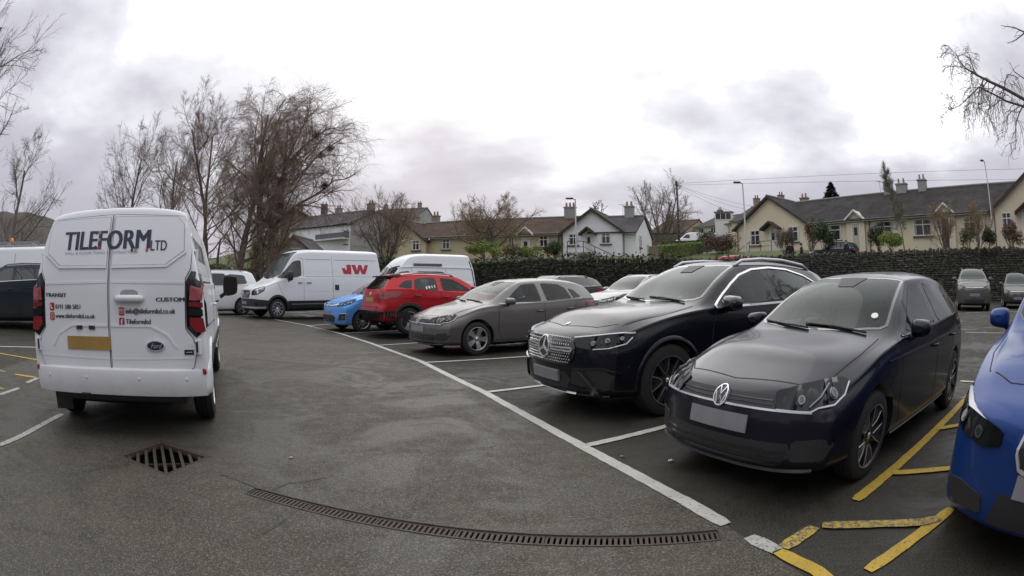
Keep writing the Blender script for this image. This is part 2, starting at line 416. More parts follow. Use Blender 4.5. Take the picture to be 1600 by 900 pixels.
    # --- surface lookups
    def hit(s, fr, u, v):
        if fr in ('P', 'N'): sg = 1 if fr == 'P' else -1; o, d = Vector((u, sg*4, v)), Vector((0, -sg, 0))
        elif fr == 'F': o, d = Vector((-3, u, v)), Vector((1, 0, 0))
        elif fr == 'R': o, d = Vector((s.L+3, u, v)), Vector((-1, 0, 0))
        elif fr == 'T': o, d = Vector((u, v, 5)), Vector((0, 0, -1))
        elif fr == 'C': ax = s.sp.get('axf', 1.0); a = R(u); d = Vector((math.cos(a), -math.sin(a), 0)); o = Vector((ax, 0, v))-d*4
        elif fr == 'D': ax = s.L-s.sp.get('axr', 1.0); a = R(u); d = Vector((-math.cos(a), -math.sin(a), 0)); o = Vector((ax, 0, v))-d*4
        loc, nrm, i, dist = s.bvh.ray_cast(o, d)
        if loc is None:
            loc, nrm, i, dist = s.bvh.find_nearest(o+d*3.2)
        if nrm.dot(d) > 0: nrm = -nrm
        return loc, nrm
    def patch(s, name, fr, poly, m, off=.004, step=None, parent=None, curve=0, label=None):
        """a polygon outline (u,v) laid on the body"""
        if curve: poly = roundpoly(poly, curve)
        st = step or (.05 if fr not in 'CD' else .05)
        su = st if fr not in 'CD' else 3.0
        us = [p[0] for p in poly]; vs = [p[1] for p in poly]
        P = []; E = []
        n0 = len(poly)
        for i in range(n0):                                  # densify outline
            a, b = poly[i], poly[(i+1) % n0]; k = max(1, int(max(abs(b[0]-a[0])/su, abs(b[1]-a[1])/st)))
            for j in range(k): P.append((a[0]+(b[0]-a[0])*j/k, a[1]+(b[1]-a[1])*j/k))
        nb = len(P); E = [(i, (i+1) % nb) for i in range(nb)]
        Q = [Vector(p) for p in P]
        x = min(us)+su*.5
        while x < max(us):
            y = min(vs)+st*.5
            while y < max(vs):
                if inpoly(x, y, P, su*.3, st*.3): Q.append(Vector((x, y)))
                y += st
            x += su
        vo, eo, fo, *_ = delaunay_2d_cdt(Q, E, [], 1, 1e-5)
        V = []; 
        for q in vo:
            l, n = s.hit(fr, q.x, q.y); V.append(l+n*off)
        F = []
        for f in fo:                                     # wind every face so that it looks outwards
            a, b, c_ = V[f[0]], V[f[1]], V[f[2]]; nn = s.hit(fr, *(vo[f[0]]+vo[f[1]]+vo[f[2]])/3)[1]
            F.append(tuple(f) if (b-a).cross(c_-a).dot(nn) > 0 else tuple(reversed(f)))
        # skirt
        cnt = {}
        for f in F:
            for a, b in zip(f, f[1:]+f[:1]): cnt[(a, b)] = cnt.get((a, b), 0)+1
        bd = [(a, b) for (a, b) in cnt if (b, a) not in cnt]; mp = {}
        for a, b in bd:
            for q in (a, b):
                if q not in mp: l, n = s.hit(fr, vo[q].x, vo[q].y); mp[q] = len(V); V.append(l-n*.004)
            F.append((b, a, mp[a], mp[b]))
        o = meshobj(name, V, F, m, parent or s.root, smooth=True)
        nt_ = len(fo); me = o.data; N_ = [Vector((0, 0, 0)) for _ in V]; nb = [set() for _ in V]
        for f in F[:nt_]:
            a, b, c_ = V[f[0]], V[f[1]], V[f[2]]; nn = (b-a).cross(c_-a)
            for i, q in enumerate(f): N_[q] += nn; nb[q].update(f)
        for _ in range(3): N_ = [(sum((N_[j] for j in nb[i]), N_[i].copy()) if nb[i] else N_[i]) for i in range(len(V))]; N_ = [n.normalized() if n.length > 1e-12 else Vector((0, 0, 1)) for n in N_]
        cn = []
        for p in me.polygons:
            for li in p.loop_indices: cn.append(N_[me.loops[li].vertex_index] if p.index < nt_ else p.normal)
        me.normals_split_custom_set([tuple(n) for n in cn])
        if label: o['label'] = label
        return o
    def strip(s, name, fr, pts, w, m, off=.002, closed=False, parent=None, curve=0):
        """a ribbon of width w (metres, roughly) laid along a polyline; drawn in 3d across the surface"""
        if curve: pts = smoothline(pts, closed, curve)
        if closed: pts = list(pts)+[pts[0]]
        dens = []
        for a, b in zip(pts[:-1], pts[1:]):
            k = max(1, int(max(abs(b[0]-a[0])/(.06 if fr not in 'CD' else 3), abs(b[1]-a[1])/.06)))
            for j in range(k): dens.append((a[0]+(b[0]-a[0])*j/k, a[1]+(b[1]-a[1])*j/k))
        dens.append(pts[-1]); H = [s.hit(fr, *p) for p in dens]; V = []; F = []
        n = len(H)
        for i, (l, nn) in enumerate(H):
            t = (H[min(i+1, n-1)][0]-H[max(i-1, 0)][0])
            if closed and i in (0, n-1): t = H[1][0]-H[n-2][0]
            t.normalize(); sd = nn.cross(t).normalized()*w/2
            V += [l+sd-nn*.002, l+sd+nn*off, l-sd+nn*off, l-sd-nn*.002]
        for i in range(n-1):
            for k in range(3): F.append((i*4+k, i*4+k+1, i*4+k+5, i*4+k+4))
        return meshobj(name, V, F, m, parent or s.root)
    def stripjoin(s, name, items, m, parent=None):
        if name == 'door_seam':
            for it in items: s.strip(name, it[0], it[1], it[2], m, it[3])
            return
        """several ribbons as one part: items = (frame, points, width, offset[, curve])"""
        V = []; F = []
        for it in items:
            o = s.strip('tmp', it[0], it[1], it[2], m, it[3], parent=parent, curve=(it[4] if len(it) > 4 else 0))
            b = len(V); V += [v.co.copy() for v in o.data.vertices]; F += [tuple(b+i for i in p.vertices) for p in o.data.polygons]; bpy.data.objects.remove(o)
        return meshobj(name, V, F, m, parent or s.root)
    def text(s, name, fr, txt, u, v, size, m, off=.004, flip=1, bold=0, shear=0, sx=1, align='LEFT', slope=0.0):
        V1, F1 = textmesh(txt, size, 0, shear, align); V = []; F2 = []
        for k in ((0,) if not bold else ((-1, 0, 1) if bold < .004 else (-2, -1, 0, 1, 2))):
            F2 += [tuple(i+len(V) for i in f) for f in F1]
            for (a, b) in V1:
                l, n = s.hit(fr, u+flip*(a*sx+k*bold), v+b+slope*a); V.append(l+n*(off+k*.0004))
        if flip < 0: F2 = [tuple(reversed(f)) for f in F2]
        return meshobj(name, V, F2, m, s.root)
def textmesh(txt, size, bold=0, shear=0, align='LEFT'):
    cu = bpy.data.curves.new('t', 'FONT'); cu.body = txt; cu.size = size; cu.offset = bold; cu.shear = shear; cu.align_x = align; cu.resolution_u = 3
    o = bpy.data.objects.new('t', cu); C.objects.link(o); dg = bpy.context.evaluated_depsgraph_get(); me = o.evaluated_get(dg).to_mesh()
    V = [(v.co.x, v.co.y) for v in me.vertices]; F = [tuple(p.vertices) for p in me.polygons]
    o.evaluated_get(dg).to_mesh_clear(); bpy.data.objects.remove(o)
    return V, F
def inpoly(x, y, P, mx=0, my=0):
    c = False; n = len(P); j = n-1
    for i in range(n):
        if (P[i][1] > y) != (P[j][1] > y) and x < (P[j][0]-P[i][0])*(y-P[i][1])/(P[j][1]-P[i][1])+P[i][0]: c = not c
        j = i
    if c and (mx or my):
        for i in range(n):
            if abs(P[i][0]-x) < mx and abs(P[i][1]-y) < my: return False
    return c
def roundpoly(P, it):
    for _ in range(it):
        Q = []; n = len(P)
        for i in range(n):
            a, b = P[i], P[(i+1) % n]; Q += [(a[0]*.88+b[0]*.12, a[1]*.88+b[1]*.12), (a[0]*.12+b[0]*.88, a[1]*.12+b[1]*.88)]
        P = Q
    return P
def smoothline(P, closed, it):
    for _ in range(it):
        if closed: P = roundpoly(P, 1)
        else:
            Q = [P[0]]
            for a, b in zip(P[:-1], P[1:]): Q += [(a[0]*.75+b[0]*.25, a[1]*.75+b[1]*.25), (a[0]*.25+b[0]*.75, a[1]*.25+b[1]*.75)]
            P = Q+[P[-1]]
    return P
def circ(u, v, r, n=28, ru=None): return [(u+(ru or r)*math.cos(2*PI*i/n), v+r*math.sin(2*PI*i/n)) for i in range(n)]

WHEELS = {}
def wheel(car, wx, sg, style, rw, rr, width=.2, alloy=None, steer=0.0):
    """tyre with rim, spokes, hub and disc; the outer face looks along +y of the wheel"""
    key = (style, rw, rr, width, alloy.name if alloy else '')
    if key not in WHEELS:
        h = width/2; t = MB()
        t.lathe([(rr-.01, -h*.8), (rr, -h*.95), (rw-.045, -h), (rw-.012, -h*.86), (rw, -h*.6), (rw, -h*.25), (rw-.008, -h*.22), (rw-.008, -h*.16), (rw, -h*.13), (rw, h*.13), (rw-.008, h*.16), (rw-.008, h*.22), (rw, h*.25), (rw, h*.6), (rw-.012, h*.86), (rw-.045, h), (rr, h*.95), (rr-.01, h*.8)], 'y', n=40)
        rim = MB(); am = alloy or M_alloy
        rim.lathe([(rr-.012, h*.2), (rr-.012, h*.9), (rr-.004, h*1.0), (rr+.004, h*.98), (rr+.004, h*.8)], 'y', n=40)
        ns, ws, split = {'five': (5, .055, 0), 'five_twin': (5, .06, .35), 'ten': (10, .03, 0), 'steel': (10, .035, 0), 'star': (5, .075, .5), 'six': (6, .05, .2)}[style]
        y1 = h*.82
        for k in range(ns):
            a = 2*PI*k/ns+.3
            for q in ((-1, 1) if split else (0,)):
                a2 = a+q*split*.42; r0, r1 = .035, rr-.006
                w0, w1 = ws*.55, ws*(.42 if split else .6)
                p0 = Vector((math.cos(a)*r0, 0, math.sin(a)*r0)); p1 = Vector((math.cos(a2)*r1, 0, math.sin(a2)*r1)); dd = (p1-p0).normalized(); nn = Vector((-dd.z, 0, dd.x))
                v = []
                for p, ww, yy in ((p0, w0, y1*.72), ((p0+p1)/2, (w0+w1)/2*.8, y1*.98), (p1, w1, y1)):
                    for e in (-1, 1): v.append(p+nn*ww*e+Vector((0, yy, 0))); v.append(p+nn*ww*e*1.15+Vector((0, yy-.03, 0)))
                fs = []
                for i in (0, 4):
                    fs += [(i, i+2, i+6, i+4), (i+1, i, i+4, i+5), (i+2, i+3, i+7, i+6)]
                rim.add(v, fs)
        rim.lathe([(.001, y1*.86), (.03, y1*.85), (.055, y1*.74), (.06, y1*.5)], 'y', n=20)
        if am is M_alloyd:
            for k in range(ns):
                a = 2*PI*k/ns+.3
                for e in (-1, 1):
                    q0, q1 = a+e*.30, a+e*(.42*split+.13); pts = [Vector((math.cos(t)*r_, y1*f_, math.sin(t)*r_)) for t, r_, f_ in ((q0*.35+a*.65, .07, .84), ((q0+q1)/2, rr*.55, 1.0), (q1, rr-.01, 1.02))]
                    rim.tube(pts, .0045, 5, 1)
            rim.lathe([(rr-.012, h*.985), (rr+.002, h*.985)], 'y', n=40, mi=1)
        hb = MB(); hb.lathe([(.001, y1*.90), (.024, y1*.89), (.027, y1*.8)], 'y', n=16)
        dk = MB(); dk.lathe([(.001, 0), (rr*.72, 0), (rr*.72, .02), (.05, .022)], 'y', n=28)
        bk = MB(); bk.lathe([(.001, -.03), (rr-.012, -.03), (rr-.012, h*.6)], 'y', n=28)
        WHEELS[key] = [t.out('wheel', M_rubber, None, True, 40), rim.out('rim', [am, M_alloy], None, True, 35), hb.out('wheel_cap', M_chrome if style != 'steel' else M_black, None, True), dk.out('brake_disc', M_disc, None, True, 30), bk.out('barrel', M_dark)]
        for o in WHEELS[key]: C.objects.unlink(o)
    tp = WHEELS[key]; t = tp[0].copy(); C.objects.link(t); t.parent = car.root
    t.location = (wx, sg*(car.hw-width/2-.02), rw); t.rotation_euler = (0, random.uniform(-1, 1), (0 if sg > 0 else PI)+steer)
    for o in tp[1:]:
        c = o.copy(); C.objects.link(c); c.parent = t
    return t
def arch_trim(car, wx, sg, r0, r1, m, out=.015, a0=-8, a1=188, name='arch_trim'):
    """ring of cladding round a wheel arch"""
    V = []; F = []; n = 26; zc = car.sp['rw']+.015
    for i in range(n+1):
        a = R(a0+(a1-a0)*i/n)
        for k, (r, o) in enumerate(((r0-.004, -.06), (r0-.004, out), (r1, out*.9), (r1+.012, -.002))):
            x, z = wx+math.cos(a)*r, zc+math.sin(a)*r
            l, nn = car.hit('P' if sg > 0 else 'N', wx+math.cos(a)*max(r, r0), max(z, car.T['z0'](x)+.05))
            V.append((x, l.y+sg*o, max(z, car.T['z0'](x)-.01)))
    for i in range(n):
        for k in range(3): F.append((i*4+k, i*4+k+1, i*4+k+5, i*4+k+4))
    return meshobj(name, V, F, m, car.root, smooth=True, sharp=50)
def mirror(car, x, y, z, sg, m, size=(.17, .24, .16), cap=None):
    """door mirror: housing on a stalk, glass facing back"""
    h = MB(); a, b, c = size[0]/2, size[1]/2, size[2]/2; rings = []
    for (t, k) in ((-1, .35), (-.85, .72), (-.4, .95), (.2, 1.0), (.75, .97), (.8, .9)):
        rings.append((t*a, k))
    V = []; n = 20
    for (xx, k) in rings:
        for i in range(n):
            an = 2*PI*i/n; cy = math.copysign(abs(math.cos(an))**.6, math.cos(an)); cz = math.copysign(abs(math.sin(an))**.6, math.sin(an))
            V.append((x+xx, y+sg*(cy*b*k), z+cz*c*k*(1-.12*cy)))
    F = [(i*n+j, i*n+(j+1) % n, (i+1)*n+(j+1) % n, (i+1)*n+j) for i in range(len(rings)-1) for j in range(n)]
    F += [tuple(range(n)), tuple((len(rings)-1)*n+j for j in range(n))]
    o = meshobj('door_mirror', V, F, m, car.root, smooth=True, sharp=45)
    g = MB(); g.box((x+a*.82, y, z), (.01, b*1.7, c*1.6)); g.out('mirror_glass', M_mirror, o)
    st = MB(); st.tube([(x+.02, y-sg*(b*.6), z-c*.7), (x+.03, y-sg*(b+.05), z-c-.02)], .03, 8); st.out('mirror_stalk', M_black, o, True)
    return o
def handle(car, x, z, sg, m, w=.19):
    l, n = car.hit('P' if sg > 0 else 'N', x, z); b = MB()
    b.tube([l+Vector((-w/2, 0, 0)), l+n*.03+Vector((-w/2+.03, 0, 0)), l+n*.035, l+n*.03+Vector((w/2-.03, 0, 0)), l+Vector((w/2, 0, 0))], [.011, .014, .015, .014, .011], 8)
    return b.out('door_handle', m, car.root, True)
def plate(car, fr, v, m, u=0, w=.52, h=.11, off=.012):
    o = car.patch('number_plate', fr, [(u-w/2, v-h/2), (u+w/2, v-h/2), (u+w/2, v+h/2), (u-w/2, v+h/2)], m, off)
    return o
def wiper(car, pts, z=.015):
    P = [car.hit('T', *p)[0]+Vector((0, 0, z)) for p in pts]
    b = MB(); b.tube(P, .009, 6); return b.out('wiper', M_black, car.root, True)

def hatch(L, W, H, wx, rw, cowl=1.12, head=1.98, nose=.70, hoodz=.94, beltf=.92, beltr=1.0, roofend=None, ra=None, z0=.2, tumble=.30, tailz=None,
          bf=.28, br=.18, pf=None, pr=None, tail_lean=.42, hoodcrown=.05, roofw=None, cab=None):
    hw = W/2; rz = H-.085; rw_ = roofw or hw-tumble; re = roofend or L-.6; tz = tailz or H-.12
    tab = dict(
        w=[(0, hw*.93), (.5, hw*.99), (1.5, hw), (L-1.2, hw), (L, hw*.93)],
        wb=[(0, hw*.83), (.4, hw*.92), (cowl, hw*.965), (L-.9, hw*.95), (L, hw*.83)],
        zb=[(0, nose-.05), (.4, nose+.05), (cowl, beltf-.02), (cowl+.6, beltf+.01), (L-.8, beltr), (L, beltr)],
        wr=[(0, hw*.70), (.4, hw*.79), (cowl-.05, hw*.85), (cowl+.12, hw*.85), ((cowl+head)/2+.08, (hw*.85+rw_)/2+.012), (head+.08, rw_), (re, rw_-.01), (L, rw_-.06)],
        zr=[(0, nose-.015), (.4, nose+.09), (cowl-.05, hoodz-.02), (cowl+.12, hoodz+.025), ((cowl+head)/2+.08, (hoodz+rz)/2+.04), (head+.08, rz-.02), ((head+re)/2, rz+.005), (re, rz-.035), (L, tz-.06)],
        zc=[(0, nose), (.15, nose+.055), (.5, nose+(hoodz-nose)*.62+hoodcrown*.5), (cowl-.02, hoodz+hoodcrown*.5), (cowl+.14, hoodz+.10), ((cowl+head)/2, (hoodz+H)/2+.02), (head-.05, H-.075), (head+.12, H-.035), ((head+re)/2+.1, H), (re, H-.04), (L, tz)],
        z0=[(0, z0), (.6, z0-.01), (L-.6, z0), (L, z0+.06)], zm=[(0, nose-.2), (1, .55*(hoodz/.94)), (L, .6*(hoodz/.94))])
    d_ = dict(cab=cab) if cab else {}
    return dict(d_, L=L, W=W, H=H, tab=tab, wx=wx, rw=rw, ra=ra or rw+.045, bf=bf, br=br,
                pf=pf or [(z0, .07), (z0+.08, 0), (.45, 0), (nose-.12, .02), (nose, .1), (nose+.1, .2)],
                pr=pr or [(z0, .08), (z0+.2, 0), (.7, .01), (beltr-.05, .05), (beltr+.1, .13), (H, tail_lean)])

def lamp_eye(car, fr, cx, cz, r, parent=None, off=.008, fx=60):
    """projector eye seen through a lens (fr C: azimuth degrees)"""
    ru = r*fx if fr in 'CD' else r
    ring = car.patch('lamp_reflector', fr, circ(cx, cz, r, 16, ru), M_refl, off, step=r, parent=parent)
    car.patch('lamp_projector', fr, circ(cx, cz, r*.62, 14, ru*.62), M_gloss, off+.003, step=r, parent=parent)
    return ring

def sides(car, doors, glass, trim=None, trimm=None, belt=None, sill=None):
    """door gaps, side glass (polygons), window trim on both flanks"""
    for fr in ('P', 'N'):
        for i, g in enumerate(glass): car.patch('side_window', fr, g, (M_glass if 'cab' not in car.sp else (M_cpriv if (i and car.sp['cab'].get('privacy')) else M_cglass)), .003, curve=1)
        for d in doors: car.strip('door_seam', fr, d, .009, M_seam, .0015)
        if trim: car.strip('window_trim', fr, trim, .022, trimm or M_gloss, .009, curve=1)

# ------------------------------------------------------------------ individual vehicles
def emblem_ring(car, fr, u, v, r, m, fx=1, off=.02):
    return car.strip('badge_ring', fr, circ(u, v, r, 24, r*fx), r*.16, m, off, closed=True)
def badge_vw(car, fr, u, v, r, off=.018):
    b = car.patch('badge', fr, circ(u, v, r, 24), M_gloss, off-.004, step=.05)
    def st(pts, w=.13): return (fr, [(u+a*r, v+c*r) for a, c in pts], r*w, off+.003)
    car.stripjoin('badge_emblem', [(fr, circ(u, v, r*.95, 26)+[(u+r*.95, v)], r*.13, off+.003), st([(-.42, .8), (0, .12), (.42, .8)]), st([(-.82, .35), (-.36, -.78), (0, -.02), (.36, -.78), (.82, .35)])], M_chrome, b)
    return b

def front_wheels(car, style, rw, rr, width=.2, alloy=None, steer=0.0, xs=None):
    out = []
    for i, wx in enumerate(car.sp['wx']):
        for sg in (-1, 1): out.append(wheel(car, wx, sg, style, rw, rr, width, alloy, steer if i == 0 else 0))
    return out

def polo(pos, head, pm, label, dark=True, group=None):
    ws = [(1.13, 0), (1.155, -.35), (1.24, -.62), (1.30, -.665), (1.97, -.535), (1.93, -.3), (1.915, 0), (1.93, .3), (1.97, .535), (1.30, .665), (1.24, .62), (1.155, .35)]
    gl = [[(1.45, .965), (1.75, 1.17), (2.0, 1.315), (2.36, 1.345), (2.36, .985)], [(2.48, .99), (2.48, 1.345), (2.95, 1.325), (3.10, 1.25), (3.16, 1.03)], [(3.21, 1.035), (3.17, 1.23), (3.30, 1.22), (3.46, 1.06)]]
    rw_ = [(-.5, 1.06), (.5, 1.06), (.47, 1.30), (-.47, 1.30)]
    sp = hatch(4.07, 1.75, 1.455, (.84, 3.39), .315, ra=.355, beltf=.93, beltr=1.03, nose=.70, hoodz=.945, pf=[(.18, .10), (.24, .015), (.3, 0), (.5, .005), (.58, .02), (.66, .05), (.74, .11), (.82, .2)], cab=dict(ws=ws, side=gl, rear=rw_, box=(1.32, 3.70, .55, 1.345, .70, .50), dash=.93, privacy=dark))
    c = Car('parked_car', sp, pos, head, pm, label, 'car', group)
    # grille band, bumper
    c.patch('grille', 'F', [(-.44, .600), (.44, .600), (.40, .672), (-.40, .672)], M_black, .004)
    for k in range(2): c.strip('grille_bar', 'F', [(-.41, .622+.024*k), (.41, .622+.024*k)], .007, M_gloss, .008)
    c.strip('chrome_line', 'C', [(-39, .590), (-28, .592), (0, .594), (28, .592), (39, .590)], .013, M_chrome, .012)
    c.patch('lower_intake', 'F', [(-.50, .255), (.50, .255), (.60, .33), (.56, .40), (-.56, .40), (-.60, .33)], M_black, .003)
    for k in range(3): c.strip('intake_slat', 'F', [(-.55, .28+.036*k), (.55, .28+.036*k)], .013, M_gloss if k else pm, .012)
    c.strip('splitter', 'F', [(-.72, .235), (-.4, .215), (.4, .215), (.72, .235)], .03, M_black, .02, curve=1)
    for s in (-1, 1):
        c.patch('fog_recess', 'C', [(s*33, .29), (s*45, .30), (s*49, .40), (s*44, .44), (s*33, .42)], M_black, .003, curve=1)
        h = c.patch('headlight', 'C', [(s*26, .597), (s*24.5, .69), (s*34, .722), (s*43, .747), (s*52, .762), (s*55.5, .742), (s*51, .665), (s*46, .622), (s*40.5, .615), (s*39, .592)], M_lens, .014, curve=1, step=.03)
        c.strip('daytime_strip', 'C', [(s*26, .598), (s*38.5, .594), (s*41, .616), (s*47, .624), (s*52, .67), (s*55, .735)], .010, M_drl, .018, parent=h)
        c.strip('lamp_divider', 'C', [(s*38, .62), (s*42, .67), (s*46, .73)], .010, M_refl, .018, parent=h)
        lamp_eye(c, 'C', s*35, .655, .022, h, .017); lamp_eye(c, 'C', s*47, .685, .026, h, .017)
    badge_vw(c, 'F', 0, .628, .059, .02)
    plate(c, 'F', .49, M_plw)
    # glass
    c.patch('windscreen', 'T', ws, M_cscreen, .002)
    c.strip('screen_surround', 'T', [(1.13, 0), (1.155, -.35), (1.24, -.63), (1.30, -.675), (1.97, -.55), (1.93, -.3), (1.915, 0), (1.93, .3), (1.97, .55), (1.30, .675), (1.24, .63), (1.155, .35)], .03, M_gloss, .003, closed=True)
    c.patch('mirror_mount', 'T', [(1.72, -.09), (1.72, .09), (1.92, .16), (1.92, -.16)], M_black, .006)
    sides(c, [[(1.38, .30), (1.30, .45), (1.31, .78), (1.36, .93)], [(2.42, .25), (2.42, .95)], [(1.42, .24), (2.95, .24)], [(3.3, .98), (3.2, .8), (3.02, .62), (2.98, .4), (2.95, .24)]],
          gl, None)
    for fr in ('P', 'N'):
        c.strip('window_trim', fr, [(1.34, .95), (2.4, .965), (3.45, 1.03)], .018, M_alloy if not dark else M_gloss, .008)
        c.strip('shoulder_line', fr, [(1.0, .80), (2.0, .825), (3.3, .86), (3.9, .88)], .012, pm, .010, curve=1)
        c.strip('sill_trim', fr, [(1.25, .235), (2.95, .235)], .03, M_black, .012)
    c.strip('bonnet_seam', 'T', [(1.10, -.69), (.75, -.70), (.4, -.66), (.24, -.5), (.16, 0), (.24, .5), (.4, .66), (.75, .70), (1.10, .69)], .009, M_seam, .0015)
    for s in (-1, 1):
        mirror(c, 1.50, s*.955, 1.0, s, pm, (.15, .20, .135)); c.sp
        handle(c, 2.30, .80, s, pm); handle(c, 3.10, .83, s, pm)
    wiper(c, [(1.13, -.55), (1.17, -.2), (1.19, .12)]); wiper(c, [(1.12, .05), (1.17, .35), (1.25, .62)])
    c.patch('rear_window', 'R', rw_, M_cpriv if dark else M_cglass, .003)
    for s in (-1, 1): c.patch('tail_light', 'D', [(s*30, .82), (s*56, .84), (s*60, .95), (s*30, .95)], M_red, .005)
    return c

def star_badge(car, fr, u, v, r, m, off=.03):
    b = car.patch('badge', fr, circ(u, v, r, 28), M_gloss, off-.005, step=.06)
    arms = [(fr, circ(u, v, r*.95, 30)+[(u+r*.95, v)], r*.13, off+.002)]
    for k in range(3):
        a = R(90+120*k); p = (u+math.cos(a)*r*.9, v+math.sin(a)*r*.9)
        for e in (-.09, 0, .09): arms.append((fr, [(u+math.cos(a+PI/2)*r*e, v+math.sin(a+PI/2)*r*e), p], r*.11, off+.003))
    car.stripjoin('badge_emblem', arms, m, b); return b

def suv_premium(pos, head, pm, label):
    """black SUV with a star grille"""
    ws = [(1.35, 0), (1.38, -.4), (1.47, -.66), (1.55, -.71), (2.22, -.57), (2.15, -.3), (2.13, 0), (2.15, .3), (2.22, .57), (1.55, .71), (1.47, .66), (1.38, .4)]
    gl = [[(1.72, 1.115), (1.80, 1.19), (1.98, 1.285), (2.2, 1.39), (2.45, 1.455), (2.71, 1.49), (2.71, 1.13)], [(2.82, 1.13), (2.82, 1.50), (3.1, 1.50), (3.42, 1.475), (3.62, 1.42), (3.68, 1.20), (3.66, 1.17)], [(3.74, 1.19), (3.70, 1.41), (3.95, 1.32), (4.12, 1.24), (4.05, 1.20)]]
    rw_ = [(-.55, 1.2), (.55, 1.2), (.5, 1.46), (-.5, 1.46)]
    sp = hatch(4.72, 1.89, 1.64, (.92, 3.80), .37, cowl=1.36, head=2.25, nose=.845, hoodz=1.10, beltf=1.08, beltr=1.19, ra=.40, z0=.24, tumble=.33, bf=.30, hoodcrown=.05,
               pf=[(.22, .12), (.30, .03), (.42, .02), (.55, .0), (.74, .01), (.82, .05), (.92, .14), (1.1, .25)], roofend=3.95, tail_lean=.5, cab=dict(ws=ws, side=gl, rear=rw_, box=(1.58, 4.2, .65, 1.50, .74, .53), dash=1.09, privacy=True))
    c = Car('parked_suv', sp, pos, head, pm, label, 'car')
    g = c.patch('grille', 'F', [(-.37, .545), (.37, .545), (.47, .60), (.50, .70), (.46, .775), (.36, .80), (-.36, .80), (-.46, .775), (-.50, .70), (-.47, .60)], M_gloss, .006, curve=1)
    dots = []
    V = []; F = []
    for iy in range(9):
        for ix in range(-14, 15):
            u = ix*.034+(iy % 2)*.017; v = .565+iy*.0285
            if abs(u) > .45-.5*abs(v-.68)*.4 or math.hypot(u, v-.69) < .125 or (abs(v-.69) < .024): continue
            l, n = c.hit('F', u, v); b = len(V); e = .0085
            V += [l+n*.008+Vector((0, -e, -e)), l+n*.008+Vector((0, e, -e)), l+n*.008+Vector((0, e, e)), l+n*.008+Vector((0, -e, e)), l+n*.019]
            F += [(b, b+1, b+4), (b+1, b+2, b+4), (b+2, b+3, b+4), (b+3, b, b+4)]
    st = meshobj('grille_stud', V, F, M_chrome, g); st['kind'] = 'stuff'
    for s in (-1, 1):
        c.strip('grille_blade', 'F', [(s*.12, .702), (s*.44, .710)], .016, M_chrome, .018)
        c.strip('grille_blade', 'F', [(s*.12, .678), (s*.44, .676)], .016, M_chrome, .018)
        c.strip('grille_blade', 'F', [(s*.44, .714), (s*.452, .693), (s*.44, .672)], .014, M_chrome, .018)
    c.strip('grille_surround', 'F', [(-.37, .545), (.37, .545), (.47, .60), (.50, .70), (.46, .775), (.36, .80), (-.36, .80), (-.46, .775), (-.50, .70), (-.47, .60)], .012, M_gloss, .012, closed=True, curve=1)
    star_badge(c, 'F', 0, .688, .108, M_chrome, .028)
    c.patch('bonnet_badge', 'T', circ(.27, 0, .022, 14, .03), M_chrome, .006, step=.02)
    for s in (-1, 1):
        h = c.patch('headlight', 'C', [(s*29, .725), (s*26.5, .800), (s*45, .838), (s*60, .868), (s*61.5, .845), (s*55, .75), (s*41, .705)], M_lensd, .014, curve=1, step=.03)
        c.strip('daytime_strip', 'C', [(s*26.5, .803), (s*45, .841), (s*60, .866)], .014, M_drl, .019, parent=h)
        c.strip('lamp_lower_strip', 'C', [(s*39, .714), (s*47, .728), (s*55, .765), (s*58.5, .82)], .010, M_drl, .018, parent=h)
        for q, (a, z) in enumerate(((39, .765), (46, .79), (53, .812))): lamp_eye(c, 'C', s*a, z, .020, h, .018)
        c.patch('bumper_intake', 'C', [(s*24, .36), (s*47, .33), (s*50, .47), (s*44, .53), (s*26, .50)], M_black, .004)
        c.patch('intake_fin', 'C', [(s*30, .49), (s*33.5, .50), (s*42, .33), (s*44, .27), (s*38, .29)], M_gloss, .02)
        c.strip('intake_fin_edge', 'C', [(s*30.5, .50), (s*36, .41), (s*42, .30)], .014, M_refl, .026)
        c.strip('intake_lip', 'C', [(s*26, .51), (s*44, .54), (s*53, .50)], .018, M_gloss, .014)
    c.patch('lower_intake', 'F', [(-.36, .30), (.36, .30), (.42, .40), (.34, .47), (-.34, .47), (-.42, .40)], M_black, .004)
    c.strip('skid_strip', 'F', [(-.45, .262), (-.2, .25), (.2, .25), (.45, .262)], .026, M_chrome, .02, curve=1)
    c.strip('splitter', 'F', [(-.80, .26), (-.5, .25), (.5, .25), (.80, .26)], .05, M_black, .012)
    plate(c, 'F', .42, M_plw, off=.03)
    c.patch('windscreen', 'T', ws, M_cscreen, .002); c.strip('screen_surround', 'T', ws, .035, M_gloss, .003, closed=True)
    c.patch('mirror_mount', 'T', [(1.95, -.11), (1.95, .11), (2.14, .15), (2.14, -.15)], M_black, .008)
    c.patch('sunroof', 'T', [(2.45, -.42), (2.45, .42), (3.5, .42), (3.5, -.42)], M_gloss, .004, curve=1)
    sides(c, [[(1.55, .36), (1.50, .55), (1.52, .85), (1.60, 1.08)], [(2.78, .34), (2.78, 1.09)], [(1.60, .35), (3.35, .35)], [(3.72, 1.12), (3.62, .92), (3.42, .78), (3.38, .5), (3.35, .35)]],
          gl)
